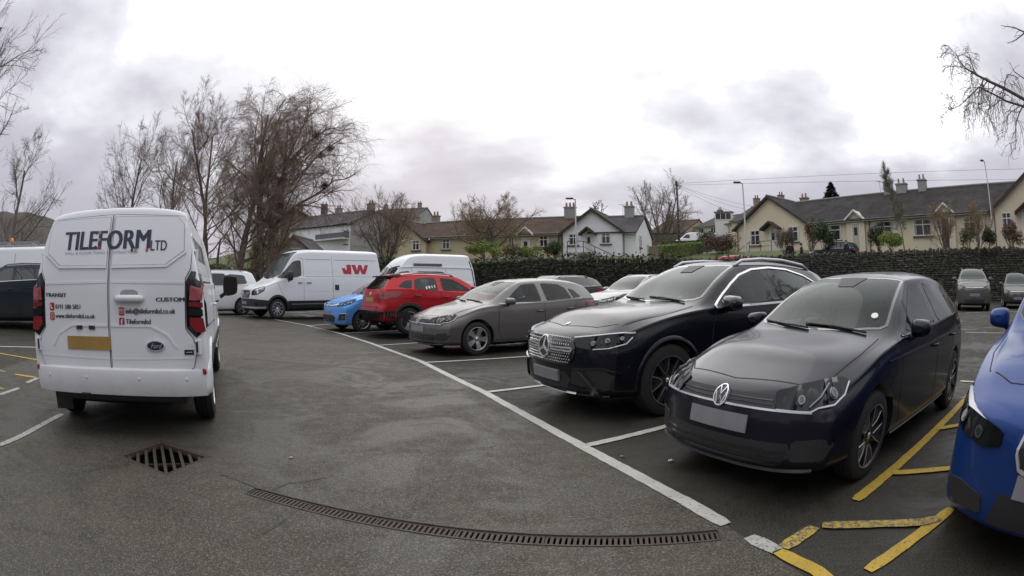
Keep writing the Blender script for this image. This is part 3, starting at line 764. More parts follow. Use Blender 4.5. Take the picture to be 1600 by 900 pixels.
    for fr in ('P', 'N'):
        c.strip('chrome_window_trim', fr, [(1.58, 1.09), (1.78, 1.215), (1.98, 1.325), (2.2, 1.425), (2.5, 1.50), (2.9, 1.532), (3.3, 1.518), (3.7, 1.445), (4.0, 1.33), (4.18, 1.235), (4.12, 1.185), (3.6, 1.14), (3.0, 1.112), (2.2, 1.09), (1.60, 1.075)], .026, M_chrome, .012, closed=True)
        c.strip('shoulder_line', fr, [(1.2, .93), (2.4, .95), (4.2, .99)], .012, pm, .010, curve=1)
        c.strip('sill_trim', fr, [(1.45, .30), (3.3, .30)], .07, M_black, .014)
        for w in sp['wx']: arch_trim(c, w, 1 if fr == 'P' else -1, .398, .425, pm, .014)
    c.strip('bonnet_seam', 'T', [(1.34, -.78), (.9, -.80), (.5, -.73), (.30, -.5), (.21, 0), (.30, .5), (.5, .73), (.9, .80), (1.34, .78)], .010, M_seam, .0015)
    for s in (-1, 1):
        rail = MB(); pts = [c.hit('T', x, s*.575)[0]+Vector((0, 0, z)) for x, z in ((2.25, .0), (2.40, .05), (2.8, .065), (3.3, .065), (3.85, .05), (4.0, .0))]
        rail.tube(pts, .022, 8); rail.out('roof_rail', M_refl2, c.root, True)
        mirror(c, 1.72, s*1.03, 1.12, s, M_gloss, (.18, .23, .17)); handle(c, 2.62, .93, s, pm); handle(c, 3.5, .97, s, pm)
    wiper(c, [(1.38, -.6), (1.42, -.2), (1.44, .1)]); wiper(c, [(1.36, .1), (1.42, .45), (1.47, .62)])
    c.patch('rear_window', 'R', rw_, M_cpriv, .003)
    for w in sp['wx']:
        for sg in (-1, 1): wheel(c, w, sg, 'star', .37, .255, .24, M_alloyd)
    # bright machined edges on the spokes
    return c

def red_crossover(pos, head, pm, label):
    ws = [(1.12, 0), (1.22, -.55), (1.32, -.66), (1.93, -.53), (1.88, 0), (1.93, .53), (1.32, .66), (1.22, .55)]
    gl = [[(1.52, 1.03), (1.80, 1.21), (2.02, 1.345), (2.42, 1.385), (2.42, 1.05)], [(2.54, 1.055), (2.54, 1.385), (2.98, 1.37), (3.14, 1.33), (3.22, 1.10)], [(3.28, 1.11), (3.20, 1.33), (3.42, 1.30), (3.60, 1.18), (3.58, 1.14)]]
    rw_ = [(-.50, 1.10), (.50, 1.10), (.60, 1.16), (.54, 1.37), (-.54, 1.37), (-.60, 1.16)]
    sp = hatch(4.16, 1.78, 1.52, (.82, 3.36), .325, cowl=1.15, head=1.95, nose=.80, hoodz=1.0, beltf=.98, beltr=1.10, ra=.372, z0=.24, tumble=.30, roofend=3.6, tail_lean=.45, cab=dict(ws=ws, side=gl, rear=rw_, box=(1.34, 3.68, .6, 1.375, .70, .48), dash=.99, privacy=True), br=.12, tailz=1.43,
               pr=[(.24, .10), (.34, .01), (.5, 0), (.66, .02), (.72, .06), (.98, .09), (1.08, .13), (1.2, .22), (1.44, .42), (1.5, .42)])
    L = 4.16; c = Car('parked_crossover', sp, pos, head, pm, label, 'car')
    c.patch('rear_window', 'R', rw_, M_cpriv, .003)
    c.patch('rear_bumper', 'D', [(-80, .34), (-80, .545), (-55, .56), (55, .56), (80, .545), (80, .34), (60, .285), (-60, .285)], M_black, .03, step=.03)
    c.strip('bumper_chrome', 'D', [(-56, .565), (0, .57), (56, .565)], .022, M_alloyd, .034)
    c.strip('tailgate_seam', 'R', [(-.60, 1.12), (-.66, .98), (-.55, .66), (.55, .66), (.66, .98), (.60, 1.12)], .010, M_seam, .002)
    sp_ = MB(); P = [c.hit('T', L-.62, y)[0] for y in (-.52, 0, .52)]; z = max(p.z for p in P)
    sp_.add([(L-.70, -.55, z+.005), (L-.70, .55, z+.005), (L-.36, .57, z-.045), (L-.36, -.57, z-.045), (L-.70, -.55, z-.05), (L-.70, .55, z-.05), (L-.37, .57, z-.085), (L-.37, -.57, z-.085)], [(0, 1, 2, 3), (7, 6, 5, 4), (3, 2, 6, 7), (0, 3, 7, 4), (1, 5, 6, 2), (0, 4, 5, 1)])
    sp_.out('spoiler', M_gloss, c.root, bevel=.008)
    for s in (-1, 1):
        t = c.patch('tail_light', 'D', [(s*25, .90), (s*27, .99), (s*48, 1.03), (s*62, 1.06), (s*66, 1.02), (s*58, .91), (s*42, .86)], M_red, .008, curve=1)
        for q in range(3): c.strip('lamp_claw', 'D', [(s*(36+8*q), .92), (s*(40+8*q), .96), (s*(41+8*q), 1.0)], .022, M_redb, .014, parent=t)
        c.patch('rear_reflector', 'D', [(s*50, .44), (s*62, .45), (s*62, .48), (s*50, .47)], M_redb, .036)
        ex = MB(); ex.tube([(L-.4, s*.55, .28), (L-.10, s*.55, .285)], .035, 12); ex.out('exhaust_tip', M_chrome, c.root, True)
    c.strip('wiper', 'R', [(0, 1.12), (.32, 1.16)], .014, M_black, .014)
    plate(c, 'R', .84, M_ply, off=.012); c.patch('badge', 'R', circ(0, .985, .045, 16), M_chrome, .01, step=.03)
    sides(c, [[(1.42, .34), (1.36, .6), (1.40, .96)], [(2.48, .34), (2.48, 1.02)], [(1.45, .34), (2.9, .34)], [(3.30, 1.06), (3.2, .85), (3.02, .7), (2.93, .5), (2.9, .34)]],
          gl)
    for fr in ('P', 'N'):
        sg = 1 if fr == 'P' else -1
        c.strip('sill_trim', fr, [(1.25, .30), (2.92, .30)], .10, M_black, .015)
        c.strip('shoulder_line', fr, [(1.3, .84), (2.6, .86), (3.9, .90)], .012, pm, .010, curve=1)
        for w in sp['wx']: arch_trim(c, w, sg, .370, .43, M_black, .018)
        rail = MB(); pts = [c.hit('T', x, sg*.575)[0]+Vector((0, 0, z)) for x, z in ((1.98, 0), (2.1, .035), (2.6, .045), (3.1, .045), (3.5, .03), (3.6, .0))]
        rail.tube(pts, .015, 8); rail.out('roof_rail', M_gloss, c.root, True)
        mirror(c, 1.55, sg*.98, 1.08, sg, pm, (.16, .2, .15)); handle(c, 2.34, .90, sg, pm); handle(c, 3.12, .94, sg, M_gloss)
    # pale sticker marks low on the rear door glass
    for x_, z_, w_ in ((2.62, 1.16, .05), (2.70, 1.15, .045), (2.78, 1.14, .10), (2.86, 1.125, .08)): c.strip('window_sticker', 'P', [(x_, z_-.03), (x_+.012, z_+.03)], w_*.5, M_tax, .008)
    an = MB(); p = c.hit('T', 3.3, 0)[0]; an.tube([p, p+Vector((.22, 0, .20))], .006, 6); an.out('roof_aerial', M_black, c.root)
    c.patch('windscreen', 'T', ws, M_cscreen, .003)
    for w in sp['wx']:
        for sg in (-1, 1): wheel(c, w, sg, 'five_twin', .325, .225, .22, M_alloy)
    return c

def blue_hatch(pos, head, pm, label):
    sp = hatch(4.0, 1.69, 1.51, (.80, 3.33), .30, cowl=.98, head=1.85, nose=.80, hoodz=1.0, beltf=.98, beltr=1.06, ra=.345, z0=.2, tumble=.29, bf=.30, roofend=3.4,
               pf=[(.18, .10), (.25, .02), (.4, 0), (.6, .015), (.74, .05), (.84, .14), (.95, .25)])
    c = Car('parked_hatchback', sp, pos, head, pm, label, 'car')
    c.patch('grille', 'C', [(-30, .70), (30, .70), (34, .755), (28, .79), (-28, .79), (-34, .755)], M_gloss, .006)
    c.strip('grille_bar', 'C', [(-34, .775), (-20, .735), (0, .725), (20, .735), (34, .775)], .02, M_chrome, .014)
    c.patch('badge', 'F', circ(0, .75, .05, 18), M_chrome, .018, step=.04)
    c.patch('lower_intake', 'F', [(-.42, .28), (.42, .28), (.48, .40), (.40, .47), (-.40, .47), (-.48, .40)], M_black, .004)
    for k in range(3): c.strip('intake_slat', 'F', [(-.42, .32+.05*k), (.42, .32+.05*k)], .012, M_gloss, .012)
    plate(c, 'F', .53, M_plw)
    for s in (-1, 1):
        h = c.patch('headlight', 'C', [(s*30, .715), (s*31, .79), (s*46, .86), (s*63, .93), (s*64, .89), (s*55, .79), (s*42, .73)], M_lens, .012, curve=1, step=.03)
        lamp_eye(c, 'C', s*40, .775, .03, h, .016); lamp_eye(c, 'C', s*50, .82, .028, h, .016)
        c.patch('fog_recess', 'C', [(s*33, .33), (s*48, .35), (s*50, .46), (s*46, .52), (s*36, .50)], M_black, .004)
        c.strip('fog_surround', 'C', [(s*36, .52), (s*47, .53), (s*50, .46), (s*47, .36)], .014, M_chrome, .012)
        mirror(c, 1.35, s*.93, 1.06, s, pm, (.15, .2, .14)); handle(c, 2.2, .86, s, pm)
    ws = [(.98, 0), (1.03, -.4), (1.12, -.62), (1.20, -.66), (1.85, -.52), (1.78, 0), (1.85, .52), (1.20, .66), (1.12, .62), (1.03, .4)]
    c.patch('windscreen', 'T', ws, M_screen, .005); c.strip('screen_surround', 'T', ws, .03, M_gloss, .003, closed=True)
    c.strip('bonnet_seam', 'T', [(.98, -.68), (.6, -.68), (.3, -.55), (.2, 0), (.3, .55), (.6, .68), (.98, .68)], .010, M_seam, .0015)
    sides(c, [[(1.28, .3), (1.22, .6), (1.3, .95)], [(2.35, .3), (2.35, .98)]], [[(1.45, 1.02), (1.7, 1.2), (1.92, 1.35), (2.3, 1.39), (2.3, 1.03)], [(2.42, 1.04), (2.42, 1.39), (2.95, 1.36), (3.1, 1.1)]])
    front_wheels(c, 'ten', .30, .20); return c

def blue_premium(pos, head, pm, label):
    sp = hatch(4.44, 1.80, 1.50, (.88, 3.58), .34, cowl=1.35, head=2.1, nose=.76, hoodz=1.02, beltf=.99, beltr=1.06, ra=.375, z0=.2, tumble=.31, bf=.34, bfp=None) if False else \
         hatch(4.44, 1.80, 1.50, (.88, 3.58), .34, cowl=1.35, head=2.1, nose=.78, hoodz=1.02, beltf=.99, beltr=1.06, ra=.375, z0=.2, tumble=.31, bf=.36, hoodcrown=.06,
               pf=[(.18, .10), (.25, .02), (.4, 0), (.6, .005), (.74, .03), (.84, .12), (.95, .25)])
    c = Car('parked_car', sp, pos, head, pm, label, 'car')
    for s in (-1, 1):
        kd = [(s*.03, .53), (s*.26, .54), (s*.31, .62), (s*.27, .72), (s*.06, .73), (s*.02, .64)]
        k = c.patch('kidney_grille', 'F', kd, M_gloss, .006, curve=1); c.strip('kidney_surround', 'F', kd, .018, M_chrome, .016, closed=True, curve=1)
        for q in range(6): c.strip('grille_slat', 'F', [(s*(.065+.038*q), .55), (s*(.065+.038*q), .71)], .009, M_black, .014, parent=k)
        h = c.patch('headlight', 'C', [(s*25, .62), (s*25, .69), (s*40, .735), (s*56, .80), (s*60, .785), (s*57, .70), (s*46, .625), (s*33, .595)], M_lensd, .013, curve=1, step=.03)
        c.patch('lamp_brow', 'C', [(s*34, .715), (s*45, .755), (s*56, .80), (s*59, .785), (s*46, .735)], M_drl, .019, parent=h)
        lamp_eye(c, 'C', s*36, .655, .030, h, .018); lamp_eye(c, 'C', s*47, .685, .028, h, .018)
        c.patch('bumper_intake', 'C', [(s*26, .29), (s*44, .28), (s*47, .38), (s*40, .40), (s*28, .38)], M_black, .012, curve=1, step=.03)
        mirror(c, 1.85, s*.99, 1.08, s, pm, (.17, .22, .15)); handle(c, 2.5, .86, s, pm)
    c.patch('badge', 'F', circ(0, .80, .04, 20), M_chrome, .014, step=.04)
    c.patch('lower_intake', 'F', [(-.4, .26), (.4, .26), (.36, .42), (-.36, .42)], M_black, .004); plate(c, 'F', .47, M_plw)
    c.strip('bonnet_seam', 'T', [(1.33, -.78), (.9, -.79), (.55, -.72), (.36, -.5), (.24, 0), (.36, .5), (.55, .72), (.9, .79), (1.33, .78)], .010, M_seam, .0015)
    ws = [(1.36, 0), (1.40, -.45), (1.50, -.64), (1.58, -.69), (2.1, -.55), (2.02, 0), (2.1, .55), (1.58, .69), (1.50, .64), (1.40, .45)]
    c.patch('windscreen', 'T', ws, M_screen, .005); c.strip('screen_surround', 'T', ws, .03, M_gloss, .003, closed=True)
    sides(c, [[(1.5, .3), (1.45, .6), (1.5, .96)], [(2.6, .3), (2.6, 1.0)]], [[(1.7, 1.03), (2.0, 1.22), (2.2, 1.34), (2.55, 1.37), (2.55, 1.04)], [(2.66, 1.04), (2.66, 1.37), (3.3, 1.33), (3.5, 1.1)]])
    front_wheels(c, 'five_twin', .34, .24, alloy=M_alloyd); return c

def far_car(pos, head, pm, label, L=4.4, W=1.82, H=1.62, style='suv', name='parked_car', cat='car', group=None, rails=True, z=None):
    hz = .72+.0*H if style == 'car' else .88; hd = hz+.22
    sp = hatch(L, W, H, (.88, L-.85), .33, cowl=1.25, head=2.05, nose=hz, hoodz=hd, beltf=hd-.01, beltr=hd+.08, z0=.22, tumble=.3, roofend=L-.55)
    c = Car(name, sp, pos, head, pm, label, cat, group, z=z)
    c.patch('grille', 'F', [(-.42, hz-.22), (.42, hz-.22), (.5, hz-.1), (.42, hz-.03), (-.42, hz-.03), (-.5, hz-.1)], M_gloss, .006)
    c.strip('grille_bar', 'F', [(-.45, hz-.04), (.45, hz-.04)], .02, M_chrome, .014)
    c.patch('lower_intake', 'F', [(-.5, .28), (.5, .28), (.55, .42), (-.55, .42)], M_black, .004); plate(c, 'F', hz-.30, M_plw); plate(c, 'R', .8, M_ply)
    for s in (-1, 1):
        h = c.patch('headlight', 'C', [(s*29, hz-.12), (s*31, hz-.02), (s*55, hz+.07), (s*60, hz+.04), (s*50, hz-.10)], M_lens, .007); lamp_eye(c, 'C', s*42, hz-.05, .04, h)
        c.patch('tail_light', 'D', [(s*34, hd-.18), (s*34, hd-.04), (s*60, hd+.02), (s*66, hd-.05), (s*56, hd-.20)], M_red, .006)
        mirror(c, 1.58, s*(W/2+.11), hd+.06, s, pm, (.16, .22, .15)); handle(c, 2.45, hd-.16, s, pm); handle(c, 3.25, hd-.14, s, pm)
        if rails:
            rail = MB(); pts = [c.hit('T', x, s*(W/2-.33))[0]+Vector((0, 0, z_)) for x, z_ in ((2.1, 0), (2.25, .045), (2.9, .05), (L-1.0, .045), (L-.8, 0))]
            rail.tube(pts, .018, 6); rail.out('roof_rail', M_alloy, c.root, True)
    ws = [(1.27, 0), (1.36, -.55), (1.45, -W/2+.24), (2.03, -W/2+.36), (1.97, 0), (2.03, W/2-.36), (1.45, W/2-.24), (1.36, .55)]
    c.patch('windscreen', 'T', ws, M_screen, .005); c.strip('screen_surround', 'T', ws, .03, M_gloss, .003, closed=True)
    zt = H-.14
    sides(c, [[(1.45, .34), (1.4, .6), (1.48, hd-.02)], [(2.58, .34), (2.58, hd+.02)], [(1.45, .34), (3.1, .34)]],
          [[(1.62, hd+.03), (1.92, (hd+zt)/2+.05), (2.15, zt-.02), (2.52, zt), (2.52, hd+.04)], [(2.64, hd+.04), (2.64, zt), (3.28, zt-.015), (3.38, hd+.08)], [(3.45, hd+.09), (3.40, zt-.03), (L-.75, zt-.08), (L-.62, hd+.12)]],
          [(1.5, hd+.01), (L-.6, hd+.09)], M_alloy)
    c.patch('rear_window', 'R', [(-.55, hd+.1), (.55, hd+.1), (.5, H-.18), (-.5, H-.18)], M_glass, .005)
    front_wheels(c, 'five', .33, .22); return c

# ------------------------------------------------------------------ vans
def van_spec(L, W, H, wx, rw, waist=1.30, nose=.98, cowl=1.0, cowlz=1.28, head=1.85, topw=.76, z0=.3, pf=None, pr=None, ra=None, smooth=2, dome=.10, bf=.26):
    hw = W/2
    return dict(L=L, W=W, H=H, wx=wx, rw=rw, ra=ra or rw+.05, bf=bf, br=.035, rn=.07, rt=.045, tight=.10, fdn=1.1, fdr=.9,
        tab=dict(w=[(0, hw*.95), (.5, hw), (L, hw*.995)], wb=[(0, hw*.84), (.5, hw*.93), (cowl+.4, hw*.955), (L, hw*.955)],
            zb=[(0, nose-.06), (.5, nose+.08), (cowl, cowlz-.05), (cowl+.7, waist), (L, waist)],
            wr=[(0, hw*.74), (cowl-.1, hw*.86), (cowl+.1, hw*.86), (head, topw+.02), (head+.6, topw+.015), (L, topw)],
            zr=[(0, nose-.02), (cowl-.1, cowlz-.03), (cowl+.1, cowlz+.06), (head, H-dome-.05), (head+.7, H-dome), (L, H-dome)],
            zc=[(0, nose), (.2, nose+.07), (cowl-.08, cowlz), (cowl+.1, cowlz+.13), (head-.12, H-.13), (head+.25, H-.03), (head+.9, H), (L-.3, H), (L, H-.015)],
            z0=[(0, z0), (L, z0)], zm=[(0, .6), (L, .72)]),
        pf=pf or [(.3, .05), (.45, 0), (.8, .01), (nose, .08), (nose+.12, .2)], pr=pr or [(z0, 0), (waist, .0), (H, .13)])

def fit_text(car, name, fr, txt, u0, u1, v, cap, m, off=.005, bold=0, shear=0, slope=0.0, ref='H'):
    V, F = textmesh(txt, 1.0, 0); w = max(p[0] for p in V)-min(p[0] for p in V)
    Vr, _ = textmesh(ref, 1.0, 0); hcap = max(p[1] for p in Vr)
    size = cap/hcap; fl = 1 if u1 > u0 else -1
    return car.text(name, fr, txt, u0, v, size, m, off, flip=fl, bold=bold, shear=shear, sx=abs(u1-u0)/(w*size), slope=slope)

def tiling_van(pos, head):
    L = 5.05; W = paint('van_white_paint', (.75, .77, .80), rough=.4, dirt=(.34, .33, .30), dirt_amt=.9)
    sp = van_spec(L, 2.0, 1.985, (1.0, 4.10), .345, waist=1.32, topw=.775, z0=.42, cowl=.95, cowlz=1.15, nose=.95, head=1.75, ra=.40, dome=.085,
                  pr=[(.42, .04), (.55, -.01), (.66, .0), (1.32, .012), (1.6, .06), (1.97, .17)])
    c = Car('panel_van', sp, pos, head, W, 'white panel van seen from behind with navy tiling firm lettering on its rear doors', 'van')
    navy = mat('navy_vinyl', (.018, .022, .06), .35); blk = mat('black_vinyl', (.02, .02, .022), .35); redv = mat('red_vinyl', (.42, .02, .04), .35); gold = mat('tan_vinyl', (.42, .24, .12), .4); greyv = mat('grey_vinyl', (.33, .33, .34), .4); wv = mat('white_vinyl', (.7, .7, .7), .4)
    # two rear doors, each a pressed panel a little proud of the shell
    dl = [(-.012, .562), (-.77, .585), (-.855, .64), (-.90, .78), (-.86, .88), (-.795, .95), (-.80, 1.36), (-.85, 1.44), (-.855, 1.60), (-.80, 1.82), (-.765, 1.875), (-.012, 1.905)]
    for s, d in ((-1, dl), (1, [(-u, v) for u, v in dl])):
        o = c.patch('rear_door', 'R', d, W, .010, step=.07)
        c.strip('door_gap', 'R', d, .014, M_seam, .004, closed=True)
        w_ = [(s*.03, 1.47), (s*.60, 1.475), (s*.78, 1.585), (s*.765, 1.80), (s*.70, 1.865), (s*.03, 1.88)]
        c.patch('blank_window_panel', 'R', w_, W, .017, parent=o, step=.07)
        c.strip('panel_groove', 'R', w_, .014, mat('paint_groove', (.30, .31, .32), .5), .0125, closed=True, parent=o)
        c.strip('pressed_rib', 'R', [(s*.03, 1.455), (s*.61, 1.46), (s*.80, 1.575)], .022, W, .022, parent=o)
        c.strip('pressed_rib', 'R', [(s*.02, 1.335), (s*.79, 1.325)], .020, W, .014, parent=o)
        c.strip('plate_recess_edge', 'R', [(s*.02, .975), (s*.45, .975), (s*.62, .90), (s*.70, .80)], .018, W, .016, parent=o)
        c.strip('lower_crease', 'R', [(s*.02, .70), (s*.86, .715)], .012, W, .013, parent=o)
        # lights
        lp = [(s*.865, 1.415), (s*.955, 1.40), (s*.985, 1.15), (s*.992, .90), (s*.905, .885), (s*.815, .965), (s*.815, 1.335)]
        k = c.patch('tail_light', 'R', lp, M_lensd, .020)
        c.strip('lamp_surround', 'R', lp, .014, M_black, .012, closed=True)
        c.patch('red_lens', 'R', [(s*.85, 1.30), (s*.955, 1.305), (s*.955, 1.18), (s*.84, 1.185)], M_redb, .027, parent=k, step=.06)
        c.patch('red_lens', 'R', [(s*.835, 1.17), (s*.955, 1.165), (s*.96, 1.125), (s*.835, 1.135)], M_red, .027, parent=k, step=.06)
        c.patch('clear_lens', 'R', [(s*.84, 1.12), (s*.955, 1.11), (s*.96, 1.055), (s*.835, 1.065)], M_lens, .027, parent=k, step=.06)
        c.patch('red_lens', 'R', [(s*.84, 1.045), (s*.96, 1.04), (s*.975, .93), (s*.90, .925), (s*.84, .99)], M_redb, .027, parent=k, step=.06)
        b = MB(); b.box((L-.075, s*.905, .603), (.035, .17, .05), -s*.75); b.out('bumper_reflector', M_redb, c.root, bevel=.01)
        # hinges
        for hz in (1.545, .81):
            l, n = c.hit('R', s*.915, hz); b = MB(); b.box(l+Vector((.02, 0, 0)), (.05, .055, .115)); b.tube([l+Vector((.045, s*.012, -.062)), l+Vector((.045, s*.012, .062))], .016, 10)
            b.out('hinge', W, c.root, bevel=.008)
            b = MB(); b.box(l+Vector((.048, -s*.012, 0)), (.012, .022, .085)); b.out('hinge_gap', M_black, c.root)
    # bumper with a step, and sensors
    bp = MB(); n = 26; V = []; F = []
    prof = [(-.05, .625), (.025, .628), (.055, .615), (.062, .585), (.060, .47), (.040, .40), (-.02, .385), (-.10, .38)]
    for i in range(n+1):
        t = -1+2*i/n; y = math.sin(t*PI/2)*1.0*.995; cv = (1-abs(t)**6)
        ang = max(0, abs(t)-.86)/.14
        for (dx, z) in prof:
            V.append((L+dx*1.0-.005-.10*abs(y)**5 - (.55*ang**1.5 if abs(t) > .86 else 0), (y if abs(t) <= .86 else math.copysign(.995+dx*.25, t)) if True else y, z))
    m_ = len(prof)
    for i in range(n):
        for k in range(m_-1): F.append((i*m_+k, i*m_+k+1, (i+1)*m_+k+1, (i+1)*m_+k))
    bo = meshobj('rear_bumper', V, F, [W], c.root, smooth=True, sharp=45)
    for y in (-.78, -.3, .3, .78):
        b = MB(); b.lathe([(.001, .004), (.014, .003), (.016, 0)], 'x', (L+.056-.10*abs(y)**5, y, .545), 14); b.out('parking_sensor', W, bo, True)
    b = MB(); b.box((L-.25, 0, .36), (.3, 1.5, .09)); b.box((L-.35, -.78, .36), (.25, .14, .14)); b.out('lower_valance', M_black, c.root, bevel=.02)
    b = MB(); b.box((L-.0, -.33, .40), (.08, .12, .03)); b.out('tow_eye', M_alloyd, c.root, bevel=.01)
    for s in (-1, 1):
        b = MB(); b.box((4.10-.42 if s > 0 else 4.52, s*.86, .30), (.02, .24, .36)); b.out('mudflap', M_black, c.root)
    # handle, plate, plate lamps
    l, n_ = c.hit('R', .23, 1.20); b = MB()
    b.tube([l+Vector((.01, -.15, 0)), l+Vector((.045, -.11, 0)), l+Vector((.05, .0, 0)), l+Vector((.045, .11, 0)), l+Vector((.01, .15, 0))], [.022, .03, .03, .03, .022], 10)
    hd = b.out('rear_door_handle', W, c.root, True)
    c.patch('handle_recess', 'R', [(.12, 1.20), (.34, 1.20), (.32, 1.255), (.28, 1.27), (.18, 1.27), (.14, 1.255)], mat('paint_groove', (.3, .31, .32), .5), .014, curve=1)
    for y in (-.35, -.20): c.patch('plate_lamp', 'R', [(y-.035, .945), (y+.035, .945), (y+.035, .975), (y-.035, .975)], M_black, .024)
    plate(c, 'R', .83, M_ply, u=-.25, off=.020)
    c.patch('rear_badge', 'R', [(.49+.085*math.cos(2*PI*i/30), .815+.038*math.sin(2*PI*i/30)) for i in range(30)], navy, .022, step=.04)
    c.strip('badge_rim', 'R', [(.49+.088*math.cos(2*PI*i/30), .815+.040*math.sin(2*PI*i/30)) for i in range(30)], .009, M_chrome, .026, closed=True)
    fit_text(c, 'badge_script', 'R', 'Ford', .44, .54, .797, .038, M_chrome, .026, shear=.35)
    c.patch('small_badge', 'R', [(.775, .745), (.865, .745), (.865, .785), (.775, .785)], M_gloss, .016); c.strip('small_badge_line', 'R', [(.79, .765), (.85, .765)], .008, M_chrome, .019)
    # lettering
    tw = .565+.435; u = -.565
    V_, _ = textmesh('TILEFORM', 1, 0)
    c0 = fit_text(c, 'main_lettering', 'R', 'TILEFORM', -.565, .425, 1.605, .155, navy, .0215, bold=.0046)
    fit_text(c, 'main_lettering_suffix', 'R', 'LTD', .437, .60, 1.585, .083, navy, .0215, bold=.002)
    fit_text(c, 'tagline', 'R', 'WALL & FLOOR TILING CONTRACTORS', -.55, .31, 1.565, .021, greyv, .0215)
    # little tiles set into the letters
    for (x, z, m) in ((-.175, 1.745, navy), (-.135, 1.745, gold), (-.135, 1.715, navy), (-.135, 1.685, gold), (-.135, 1.65, navy), (-.135, 1.62, redv), (-.175, 1.62, navy), (.245, 1.590, navy), (.285, 1.590, gold), (.405, 1.590, redv)):
        c.patch('letter_tile', 'R', [(x-.012, z-.012), (x+.012, z-.012), (x+.012, z+.012), (x-.012, z+.012)], m, .0225)
    fit_text(c, 'model_lettering', 'R', 'TRANSIT', -.79, -.51, 1.215, .030, blk, .016, bold=.0035, slope=-.02)
    fit_text(c, 'model_lettering', 'R', 'CUSTOM', .51, .79, 1.175, .032, blk, .016, bold=.0035)
    for (x, z) in ((-.70, 1.13), (-.70, 1.05), (.145, 1.095), (.145, 1.01)):
        c.patch('contact_icon', 'R', [(x-.03, z-.033), (x+.03, z-.033), (x+.03, z+.033), (x-.03, z+.033)], redv, .015, curve=1)
    c.strip('icon_phone', 'R', [(-.715, 1.15), (-.712, 1.12), (-.69, 1.112)], .012, wv, .019)
    c.strip('icon_mobile', 'R', [(-.712, 1.03), (-.712, 1.072), (-.688, 1.072), (-.688, 1.03)], .006, wv, .019, closed=True)
    c.strip('icon_envelope', 'R', [(.125, 1.08), (.125, 1.11), (.165, 1.11), (.165, 1.08)], .005, wv, .019, closed=True); c.strip('icon_envelope', 'R', [(.125, 1.11), (.145, 1.092), (.165, 1.11)], .005, wv, .0195)
    fit_text(c, 'icon_letter', 'R', 'f', .135, .158, .988, .042, wv, .019, bold=.003)
    fit_text(c, 'phone_number', 'R', '0191 580 5851', -.655, -.335, 1.112, .036, blk, .016, bold=.002)
    fit_text(c, 'web_address', 'R', 'www.tileformltd.co.uk', -.655, -.16, 1.035, .036, blk, .016, bold=.002)
    fit_text(c, 'email_address', 'R', 'info@tileformltd.co.uk', .19, .70, 1.078, .040, blk, .016, bold=.002)
    fit_text(c, 'page_name', 'R', 'Tileformltd', .19, .45, .992, .040, blk, .016, bold=.002)
    # flanks
    for fr, s in (('P', 1), ('N', -1)):
        fit_text(c, 'side_lettering', fr, 'TILEFORM', *((4.75, 3.3) if s > 0 else (3.3, 4.75)), 1.52, .20, navy, .006, bold=.006)
        c.patch('blank_side_panel', fr, [(3.15, 1.40), (4.82, 1.40), (4.84, 1.76), (3.15, 1.78)], W, .004, curve=1)
        c.stripjoin('door_seam', [(fr, [(1.75, .45), (1.75, 1.80)], .012, .002), (fr, [(2.9, .45), (2.9, 1.82)], .012, .002), (fr, [(1.75, .46), (2.9, .46)], .012, .002), (fr, [(2.9, 1.33), (4.8, 1.33)], .02, .006)], M_seam)
        c.patch('side_window', fr, [(1.1, 1.30), (1.6, 1.72), (1.72, 1.74), (1.72, 1.26), (1.2, 1.24)], M_glass, .006, curve=1)
        c.strip('side_moulding', fr, [(1.3, .66), (3.65, .66)], .10, M_black, .015)
        c.patch('fuel_flap', fr, [(3.0, .9), (3.2, .9), (3.2, 1.1), (3.0, 1.1)], W, .003)
        for w in sp['wx']: arch_trim(c, w, s, .40, .44, W, .018)
        mirror(c, 1.28, s*1.22, 1.30, s, M_black, (.20, .25, .30)); handle(c, 1.62, 1.08, s, M_black); handle(c, 2.75, 1.08, s, W)
    ws = [(1.0, 0), (1.1, -.6), (1.22, -.78), (1.78, -.70), (1.66, 0), (1.78, .70), (1.22, .78), (1.1, .6)]
    c.patch('windscreen', 'T', ws, M_screen, .005)
    
    b = MB(); b.box((L-.24, 0, 1.975), (.05, .34, .012)); b.out('high_brake_light', M_red, c.root, bevel=.006)
    for w in sp['wx']:
        for s in (-1, 1): wheel(c, w, s, 'steel', .345, .215, .22)
    return c

